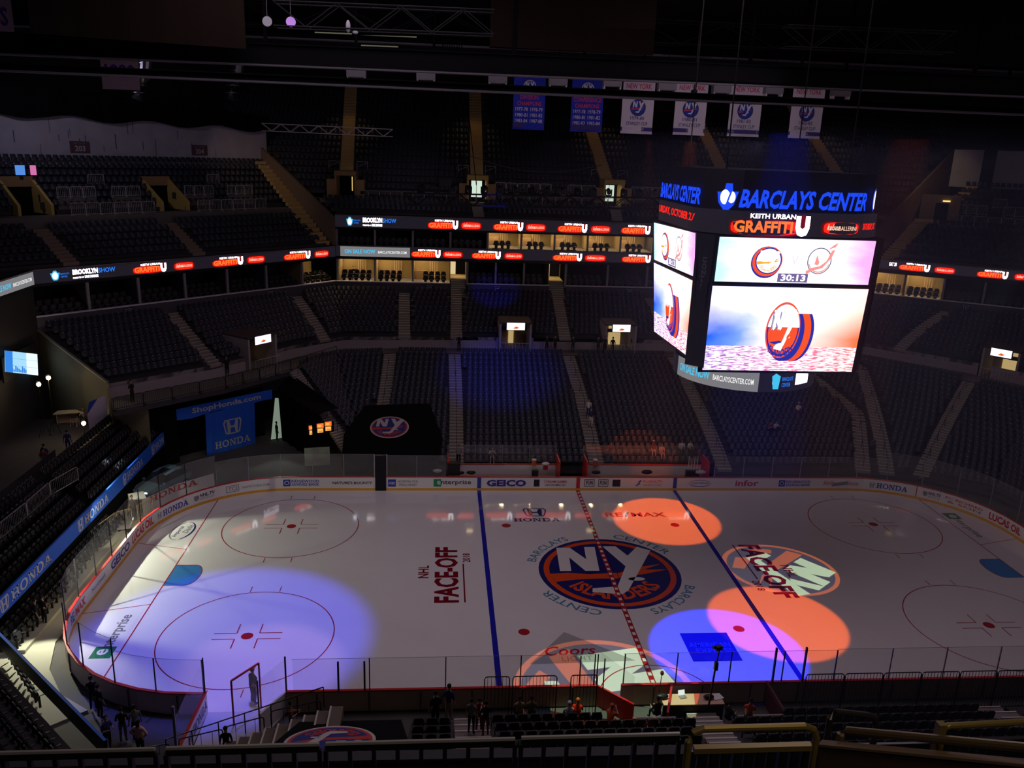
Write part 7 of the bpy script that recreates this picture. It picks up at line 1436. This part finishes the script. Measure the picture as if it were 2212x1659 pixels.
# ------------------------------------------------------------------ people
def person(loc, rz, label, top, legs, shoe=None, hair=hair_m, pose='stand', h=1.76, long_hair=False, hat=None, look=0.0, group=None, bulk=1.0):
    """front of the body is local -y"""
    k = h / 1.76; J = {}; E = []
    def j(n, p, r, par=None, tag='top'):
        if tag != 'skin' and r > .036: r = r * bulk
        J[n] = (Vector(p) * k, r * k, tag)
        if par: E.append((par, n))
    lean = {'lean': .16, 'sit': .04, 'bend': .34}.get(pose, .0); sit = pose in ('sit', 'lean')
    pz = .52 if sit else .96
    j('pelvis', (0, 0, pz), .125, None, 'legs'); j('waist', (0, -.02 - lean * .3, pz + .16), .115, 'pelvis'); j('chest', (0, -lean * .8, pz + .38), .145, 'waist'); j('neck0', (0, -lean * 1.1, pz + .53), .07, 'chest'); j('neck', (0, -lean * 1.2 - .01, pz + .60), .052, 'neck0', 'skin')
    hd = Vector((0, -lean * 1.3 - .02, pz + .70)); j('head', hd, .080, 'neck', 'skin'); j('crown', hd + Vector((0, .01, .085)), .078, 'head', 'skin')
    for s, n in ((-1, 'l'), (1, 'r')):
        sh = Vector((s * .18, -lean * .95, pz + .44)); j('sh' + n, sh, .062, 'chest')
        if pose == 'sit': el, wr = sh + Vector((s * .06, -.10, -.26)), sh + Vector((s * -.04, -.32, -.30))
        elif pose == 'lean': el, wr = sh + Vector((s * .08, -.22, -.20)), sh + Vector((s * -.06, -.38, -.04))
        elif pose == 'reach' and s > 0: el, wr = sh + Vector((.17, -.12, -.20)), sh + Vector((.30, -.38, -.06))
        elif pose == 'hips': el, wr = sh + Vector((s * .20, .03, -.24)), sh + Vector((s * .02, -.04, -.42))
        elif pose == 'hold': el, wr = sh + Vector((s * .07, -.04, -.27)), sh + Vector((s * -.05, -.26, -.20))
        elif pose == 'cross': el, wr = sh + Vector((s * .08, .0, -.28)), sh + Vector((s * -.16, -.20, -.26))
        elif pose == 'phone' and s > 0: el, wr = sh + Vector((.06, -.12, -.24)), sh + Vector((-.02, -.34, -.02))
        else: el, wr = sh + Vector((s * .06, .02, -.28)), sh + Vector((s * .08, -.05, -.52))
        j('el' + n, el, .045, 'sh' + n); j('wr' + n, wr, .030, 'el' + n, 'skin')
        d = (wr - el).normalized(); pm = wr + d * .07; j('pm' + n, pm, .034, 'wr' + n, 'skin')
        sd = d.cross(Vector((0, 1, .2))).normalized()
        for q, (o, ln) in enumerate(((-.030, .072), (-.010, .084), (.010, .078), (.030, .060))):
            b_ = pm + sd * o + d * .02; j('f%s%d' % (n, q), b_ + d * ln * .5 + Vector((0, -.01, 0)), .0105, 'pm' + n, 'skin'); j('g%s%d' % (n, q), b_ + d * ln * .9 + Vector((0, -.03, 0)), .009, 'f%s%d' % (n, q), 'skin')
        j('t' + n, wr + d * .03 + sd * -.045, .011, 'wr' + n, 'skin'); j('u' + n, wr + d * .07 + sd * -.06, .0095, 't' + n, 'skin')
        hp = Vector((s * .09, 0, pz - .05)); j('hp' + n, hp, .098, 'pelvis', 'legs')
        if sit: kn, an, to = hp + Vector((s * .04, -.42, .02)), hp + Vector((s * .05, -.44, -.40)), hp + Vector((s * .06, -.60, -.44))
        elif pose == 'walk': kn, an, to = hp + Vector((0, -.10 * s - .06, -.42)), hp + Vector((0, -.16 * s + .06, -.82)), hp + Vector((0, -.16 * s - .10, -.87))
        else: kn, an, to = hp + Vector((s * .01, -.02, -.42)), hp + Vector((s * .02, .03, -.82)), hp + Vector((s * .04, -.13, -.875))
        j('kn' + n, kn, .062, 'hp' + n, 'legs'); j('an' + n, an, .042, 'kn' + n, 'legs'); j('to' + n, to, .036, 'an' + n, 'shoe')
    bm = bmesh.new(); ly = bm.verts.layers.skin.verify(); V = {}
    for n, (p, r, tg) in J.items(): v = bm.verts.new(p); v[ly].radius = (r, r); v[ly].use_root = n == 'pelvis'; V[n] = v
    for a, b in E: bm.edges.new((V[a], V[b]))
    me = bpy.data.meshes.new('person'); bm.to_mesh(me); bm.free(); o = bpy.data.objects.new('person', me); COL.objects.link(o)
    m = o.modifiers.new('skin', 'SKIN'); m.use_smooth_shade = True; m2 = o.modifiers.new('sub', 'SUBSURF'); m2.levels = 1; m2.render_levels = 1
    ev = bpy.data.meshes.new_from_object(o.evaluated_get(bpy.context.evaluated_depsgraph_get())); bpy.data.objects.remove(o); bpy.data.meshes.remove(me)
    ms = {'top': top, 'legs': legs, 'skin': skin_m, 'shoe': shoe or blackm}; keys = list(ms); ev.materials.clear()
    for q in keys: ev.materials.append(ms[q])
    JP = [(p, r, tg) for p, r, tg in J.values()]
    segs = [(J[a][0], J[b][0], J[b][2] if J[b][2] != 'skin' or J[a][2] == 'skin' else 'skin') for a, b in E]
    for f in ev.polygons:
        c = f.center; best = min(segs, key=lambda s_: ((s_[0] + (s_[1] - s_[0]) * max(0, min(1, (c - s_[0]).dot(s_[1] - s_[0]) / max(1e-6, (s_[1] - s_[0]).length_squared)))) - c).length); f.material_index = keys.index(best[2]); f.use_smooth = True
    ev.name = 'person'; o = bpy.data.objects.new('person', ev); COL.objects.link(o); o.location = loc; o.rotation_euler = (0, 0, rz); T(o, label, 'person', group); KID[o.name] = []
    hc = hd * k; mb = MB(); mb.sphere(tuple(hc + Vector((0, .018, .055)) * k), .098 * k, hat or hair, 6, (.98, 1.05, 1.02))
    # cut the face side free
    keep = [i for i, f in enumerate(mb.f) if sum(mb.v[q][1] for q in f) / len(f) > hc.y - .035 * k or sum(mb.v[q][2] for q in f) / len(f) > hc.z + .09 * k]; mb.f = [mb.f[i] for i in keep]; mb.m = [mb.m[i] for i in keep]
    if long_hair: mb.sphere(tuple(hc + Vector((0, .08, -.07)) * k), .085 * k, hair, 6, (1, .6, 1.7))
    part(mb, 'cap' if hat else 'hair', o, smooth=True)
    mb = MB(); mb.add([hc + Vector(p) * k for p in ((-.012, -.078, .02), (.012, -.078, .02), (.016, -.088, -.005), (-.016, -.088, -.005), (0, -.104, .0))], [(0, 1, 4), (1, 2, 4), (2, 3, 4), (3, 0, 4)], skin_m)
    for s in (-1, 1): mb.sphere(tuple(hc + Vector((s * .030, -.074, .028)) * k), .010 * k, hair_m, 4, (1.3, .5, .7)); mb.sphere(tuple(hc + Vector((s * .082, .0, .012)) * k), .022 * k, skin_m, 4, (.4, .8, 1.2))
    mb.box(tuple(hc + Vector((0, -.078, -.035)) * k), (.045 * k, .012 * k, .009 * k), mat('lips', (.32, .12, .10), .6)); part(mb, 'face', o)
    return o
# --- near side
person((-19.45, -12.35, .0), math.radians(135), 'man in a long dark coat holding the open gate door on the near side', cloth_k, cloth_k, pose='reach', h=1.88, bulk=1.4, hat=cloth_k)
person(at(305, 1632, 'z', 0), math.radians(170), 'woman in a pink top with dark hair, seen from behind near the blue corner band', cloth_p, cloth_k, long_hair=True, pose='hips', bulk=1.25)
person(at(235, 1622, 'z', 0), math.radians(60), 'man in a dark jacket with a blue lit tablet, left of the woman in pink', cloth_b, cloth_k, pose='hold')
person(at(268, 1603, 'z', 0), math.radians(190), 'person in dark clothes with a pale badge, behind the woman in pink', cloth_k, cloth_g, pose='cross')
person(at(296, 1598, 'z', 0), math.radians(215), 'dark haired person just right of the person with a badge', cloth_g, cloth_k)
person(at(203, 1533, 'z', 0), math.radians(200), 'person in black leaning at the near left corner boards', cloth_k, cloth_k, pose='hold')
person(at(218, 1552, 'z', 0), math.radians(150), 'second person in black at the near left corner boards', cloth_k, cloth_k)
person(at(98, 1350, 'z', .02), math.radians(150), 'man in a dark suit standing in the light under the H badge', cloth_k, cloth_k, pose='cross'); person(at(82, 1358, 'z', .02), math.radians(120), 'dark dressed person left of the man in the suit', cloth_k, cloth_k)
person((-19.7, -16.3, 0.05), math.radians(185), 'person in a dark jacket at the black rails below the gate', cloth_k, cloth_k)
person((-17.2, -15.2, 0.4), math.radians(100), 'person in brown leaning on the rail right of the gate', mat('cloth_brown', (.20, .09, .05), .9), cloth_k, pose='hold')
person((-10.9, -15.2, 0.72), math.radians(200), 'broad person in black standing left of the near aisle', cloth_k, cloth_k, h=1.82, bulk=1.35); person((-10.3, -14.5, 0.5), math.radians(150), 'person in a dark vest and khaki trousers beside the near aisle', cloth_b, khaki, h=1.86, bulk=1.2)
person((-9.0, -15.9, .9), math.radians(170), 'person in shorts at the top of the group on the near aisle', cloth_r, cloth_r, pose='hold'); person((-8.75, -16.5, 1.2), math.radians(195), 'person with a white bag in the group on the near aisle', cloth_k, cloth_r, pose='hold'); person((-9.35, -16.2, 1.1), math.radians(160), 'leftmost person of the group on the near aisle', cloth_g, cloth_k)
bag(-8.8, -16.15, 2.0, .22, ad_white, 'white bag carried by the group on the near aisle')
person((-7.1, -14.7, .45), math.radians(180), 'seated person holding a bright phone by the near blue line', khaki, cloth_k, pose='sit'); person((-6.55, -14.7, .45), math.radians(170), 'seated person in olive right of the phone holder', mat('cloth_olive', (.16, .16, .04), .9), cloth_k, pose='sit')
person((-4.9, -15.2, .5), math.radians(180), 'seated person in a white cap behind the near boards', cloth_w, cloth_k, pose='sit', hat=cloth_w); person((-4.5, -15.0, .5), math.radians(170), 'seated person with yellow headgear beside the white cap', cloth_o, cloth_k, pose='sit', hat=mat('yellow_hat', (.6, .40, .05), .8))
person((-3.2, -15.9, .75), math.radians(150), 'person in bright orange bending over the seats left of the penalty gate', cloth_o, cloth_o, pose='lean', hat=cloth_o)
person((-.6, -14.5, .1), math.radians(200), 'dark figure seated at the left end of the scorer table', cloth_k, cloth_k, pose='sit'); person((2.6, -14.9, .1), math.radians(120), 'dark figure at the right end of the scorer table', cloth_k, cloth_k, pose='sit'); person((3.2, -15.8, .9), math.radians(160), 'person in orange red beside the second near aisle', cloth_o, khaki, pose='sit')
# --- far side
person((-9.35, 15.0, 1.25), math.radians(0), 'person in brown grey standing at the foot of the tall far aisle', cloth_g, cloth_k)
person((-6.6, 16.6, 1.0), math.radians(0), 'person in grey with white shoes leaning forward on a seat behind the left bench', mat('cloth_pale', (.42, .38, .40), .9), MATS['cloth_pale'], shoe=shoe_w, pose='lean')
person((7.0, 17.4, 1.3), math.radians(0), 'person in a maroon shirt seated behind the right bench', cloth_r, cloth_p, pose='sit', hat=cloth_p); person((7.6, 17.0, 1.2), math.radians(10), 'person in pink beside the maroon shirt behind the right bench', cloth_p, cloth_p, pose='sit'); person((9.5, 17.6, 1.3), math.radians(-10), 'person in white stripes seated right of the bench', cloth_w, cloth_k, pose='sit'); person((10.2, 17.6, 1.3), math.radians(15), 'second striped person seated right of the bench', cloth_w, cloth_k, pose='sit')
def rk(px, py): return on_rake(px, py, (0, 15.9, .75), (0, 1), .272)
q = rk(1270, 905); person((q[0], q[1], q[2] + .1), 0, 'person in a pale shirt climbing the second far aisle', cloth_w, cloth_b, pose='walk'); q = rk(1268, 925); person((q[0] + .3, q[1], q[2] + .1), 0, 'person in blue below the pale shirt on the second far aisle', cloth_b, cloth_w, pose='walk')
q = rk(1722, 898); person((q[0], q[1], q[2]), 0, 'lone person in white seated in the upper rows under the scoreboard', cloth_w, cloth_r, pose='sit', hat=cloth_w); q = rk(1660, 940); person((q[0], q[1], q[2]), 0, 'person in a striped top, left of the pair under the scoreboard', cloth_r, cloth_k, pose='lean'); q = rk(1672, 938); person((q[0], q[1], q[2]), .1, 'person in white, right of the pair under the scoreboard', cloth_w, cloth_k, pose='lean')
for i, (x, y) in enumerate(((34.4, 9.0), (35.2, 8.2), (35.8, 7.6))): person((x + .4, y, 1.15), math.radians(-70), 'seated person in white clothes behind the right corner glass, %s of three' % ['left', 'middle', 'right'][i], cloth_w if i != 1 else cloth_r, cloth_k, pose='lean')
person((-9.05, 34.9, 5.8), 0, 'usher in black at the cross aisle beside the tall far aisle', cloth_k, cloth_k); person((-.1, 34.9, 5.8), 0, 'first of two black dressed people right of the lit vomitory', cloth_k, cloth_k); person((.75, 34.9, 5.8), .4, 'second of two black dressed people right of the lit vomitory', cloth_k, cloth_k, h=1.82); person((2.6, 34.9, 5.8), 0, 'black dressed person left of the second far aisle', cloth_k, cloth_k)
person((5.2, 34.8, 5.8), .2, 'leftmost of three dark people by the second vomitory', cloth_k, cloth_k); person((5.9, 34.8, 5.8), 0, 'middle of three dark people by the second vomitory, white badge', cloth_k, cloth_k, h=1.86); person((6.7, 34.8, 5.8), -.2, 'rightmost of three dark people by the second vomitory', cloth_k, cloth_k)
person((-20.9, 48.6, 10.5), 0, 'person in a dark suit and white shirt standing in the lit corner suite', cloth_k, cloth_k)
person((-29.4, 24.6, 5.8), math.radians(30), 'usher standing on the cross aisle above the blue banner', cloth_k, cloth_k); person((-34.6, 16.6, 5.8), math.radians(60), 'person in dark clothes at the end of the left cross aisle', cloth_k, cloth_k)
person((-25.3, 24.1, .0), math.radians(120), 'silhouette of a person in the pale green tunnel gap', cloth_k, cloth_k)
person((-32.0, 7.9, 0), math.radians(20), 'man in grey standing by the white stand behind the left corner glass', cloth_g, cloth_g)
q = at(30, 915, 'z', 3.0); person((q[0], q[1], 2.9), math.radians(30), 'person in an orange jacket at the left edge of the stage', cloth_o, cloth_k); q = at(175, 893, 'x', -39.8); person((q[0], q[1] + .5, 2.9), math.radians(10), 'woman with long blond hair at the broadcast desk', cloth_w, cloth_k, hair=mat('hair_blond', (.55, .38, .16), .7), long_hair=True, pose='lean'); q = at(200, 860, 'x', -39.0); person((q[0], q[1], 2.9), math.radians(30), 'man in a navy suit standing behind the team panel', cloth_b, cloth_b)
q = at(145, 945, 'x', -38.6); person((q[0], q[1], 2.6), math.radians(200), 'person in a navy jacket seen from behind before the desk', cloth_b, cloth_b); q = at(95, 975, 'x', -38.9); person((q[0], q[1], 2.6), math.radians(190), 'person in a blue shirt below the stage', cloth_b, cloth_k); q = at(97, 1010, 'x', -38.9); person((q[0], q[1], 2.4), math.radians(190), 'tall person in dark red brown on the left walkway', cloth_r, cloth_k)

# ------------------------------------------------------------------ seats
def seat_obj(label, grp):
    t = empty('arena_seat'); T(t, label, 'seat', grp)
    mb = MB(); P = [(-.22, 0), (-.22, .36), (-.19, .44), (-.12, .475), (.12, .475), (.19, .44), (.22, .36), (.22, 0)]
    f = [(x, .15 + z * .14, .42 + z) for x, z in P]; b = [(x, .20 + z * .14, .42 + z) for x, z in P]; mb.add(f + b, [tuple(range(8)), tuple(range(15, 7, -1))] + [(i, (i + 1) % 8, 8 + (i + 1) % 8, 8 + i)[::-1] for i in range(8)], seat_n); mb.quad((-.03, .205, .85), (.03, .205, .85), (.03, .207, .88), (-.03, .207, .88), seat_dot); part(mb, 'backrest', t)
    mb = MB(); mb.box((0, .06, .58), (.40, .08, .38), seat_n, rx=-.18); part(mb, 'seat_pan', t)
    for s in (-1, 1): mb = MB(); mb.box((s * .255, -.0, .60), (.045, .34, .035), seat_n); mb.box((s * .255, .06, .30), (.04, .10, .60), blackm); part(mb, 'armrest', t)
    return t
tv_ = []; tf_ = []; tm_ = []
def tb(c, s, rx, mi):
    R = Euler((rx, 0, 0)).to_matrix(); k = len(tv_)
    for z in (-.5, .5):
        for x, y in ((-.5, -.5), (.5, -.5), (.5, .5), (-.5, .5)): tv_.append(Vector(c) + R @ Vector((x * s[0], y * s[1], z * s[2])))
    for q in ((4, 5, 6, 7), (0, 1, 5, 4), (1, 2, 6, 5), (2, 3, 7, 6), (3, 0, 4, 7)): tf_.append(tuple(k + i for i in q)); tm_.append(mi)
tb((0, .19, .66), (.43, .05, .46), -.13, 0); tb((0, .06, .58), (.40, .07, .36), -.18, 0); tb((.26, .04, .45), (.04, .16, .3), 0, 0)
k = len(tv_); tv_ += [Vector(p) for p in ((-.035, .10, .855), (.035, .10, .855), (.035, .105, .90), (-.035, .105, .90))]; tf_.append((k, k + 1, k + 2, k + 3)); tm_.append(1)
# which seats show largest
vis = []
for i, (x, y, z, yaw, sec) in enumerate(SEATS):
    px, py, d = pix((x, y, z + .6))
    if 0 < px < 2212 and 0 < py < 1655 and not (1600 < py and px > 1490): vis.append((d, i))
vis.sort(); near_i = set(i for d, i in vis[:300])
LAB = {'bottom left corner': 'black folding seat in the dark rows of the bottom left corner', 'near side centre': 'black folding seat in the rows behind the scorer table', 'near side right': 'black folding seat in the near rows right of the right aisle', 'near side block left of the aisle': 'black folding seat in the narrow block left of the near aisle',
       'ice level rows behind the left goal': 'black seat in the ice level rows behind the left goal glass', 'lit rows in the near left corner': 'black seat on the pale lit floor of the near left corner', 'black bleacher above the blue band': 'black seat of the bleacher above the blue band'}
PROTO = {}
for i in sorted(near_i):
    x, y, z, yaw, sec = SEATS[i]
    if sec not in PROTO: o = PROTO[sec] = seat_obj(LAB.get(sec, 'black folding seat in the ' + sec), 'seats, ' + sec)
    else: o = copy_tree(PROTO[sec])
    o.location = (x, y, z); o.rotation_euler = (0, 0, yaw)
rest = [s for i, s in enumerate(SEATS) if i not in near_i]
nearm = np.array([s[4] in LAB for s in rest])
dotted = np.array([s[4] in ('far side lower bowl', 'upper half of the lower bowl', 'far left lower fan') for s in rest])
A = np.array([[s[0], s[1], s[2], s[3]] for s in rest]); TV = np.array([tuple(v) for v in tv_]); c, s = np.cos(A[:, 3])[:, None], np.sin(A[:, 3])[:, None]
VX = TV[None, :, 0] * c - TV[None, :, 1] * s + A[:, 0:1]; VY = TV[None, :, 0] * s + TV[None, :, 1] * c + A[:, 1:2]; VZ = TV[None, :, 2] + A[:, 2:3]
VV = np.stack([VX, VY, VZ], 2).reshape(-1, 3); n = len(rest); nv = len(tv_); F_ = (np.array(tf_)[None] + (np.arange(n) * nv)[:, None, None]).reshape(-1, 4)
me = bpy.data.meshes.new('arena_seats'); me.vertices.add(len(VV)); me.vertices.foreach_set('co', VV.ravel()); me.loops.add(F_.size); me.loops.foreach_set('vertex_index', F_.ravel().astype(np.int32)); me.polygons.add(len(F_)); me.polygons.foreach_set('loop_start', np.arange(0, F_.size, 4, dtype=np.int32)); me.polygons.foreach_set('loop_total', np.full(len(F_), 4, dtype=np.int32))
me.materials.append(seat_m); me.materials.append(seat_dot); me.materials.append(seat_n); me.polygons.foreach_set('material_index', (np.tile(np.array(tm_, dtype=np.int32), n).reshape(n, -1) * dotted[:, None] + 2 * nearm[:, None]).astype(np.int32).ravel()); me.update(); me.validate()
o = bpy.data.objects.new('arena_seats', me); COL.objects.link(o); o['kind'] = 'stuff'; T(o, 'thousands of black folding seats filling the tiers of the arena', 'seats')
print('SEATS', len(SEATS), 'individual', len(near_i), 'suite chairs', len(SCH))
# suite chairs
def suite_chair():
    mb = MB(); P = [(-.24, 0), (-.26, .30), (-.2, .44), (0, .48), (.2, .44), (.26, .30), (.24, 0)]
    m = mat('suite_chair', (.035, .032, .035), .4, spec=.5); f = [(x, .2, .42 + z) for x, z in P]; b = [(x, .27, .42 + z) for x, z in P]; mb.add(f + b, [tuple(range(7)), tuple(range(13, 6, -1))] + [(i, (i + 1) % 7, 7 + (i + 1) % 7, 7 + i)[::-1] for i in range(7)], m)
    mb.box((0, 0, .42), (.5, .46, .10), m); mb.box((-.28, .02, .55), (.05, .4, .25), m); mb.box((.28, .02, .55), (.05, .4, .25), m); mb.box((0, .05, .2), (.3, .3, .36), m); return mb
shown = [c_ for c_ in SCH if 0 < pix(c_[:3])[0] < 2212]; shown.sort(key=lambda c_: pix(c_[:3])[2]); p0 = None
for i, (x, y, z, a, lit) in enumerate(shown[:300]):
    if p0 is None: o = p0 = suite_chair().build('suite_chair')
    else: o = p0.copy(); COL.objects.link(o)
    o.location = (x, y, z); o.rotation_euler = (0, 0, a); T(o, 'dark rounded armchair in a lit lower suite' if lit else 'dark rounded armchair in one of the unlit or upper suites', 'chair', 'armchairs in the lit lower suites' if lit else 'armchairs in the other suites')
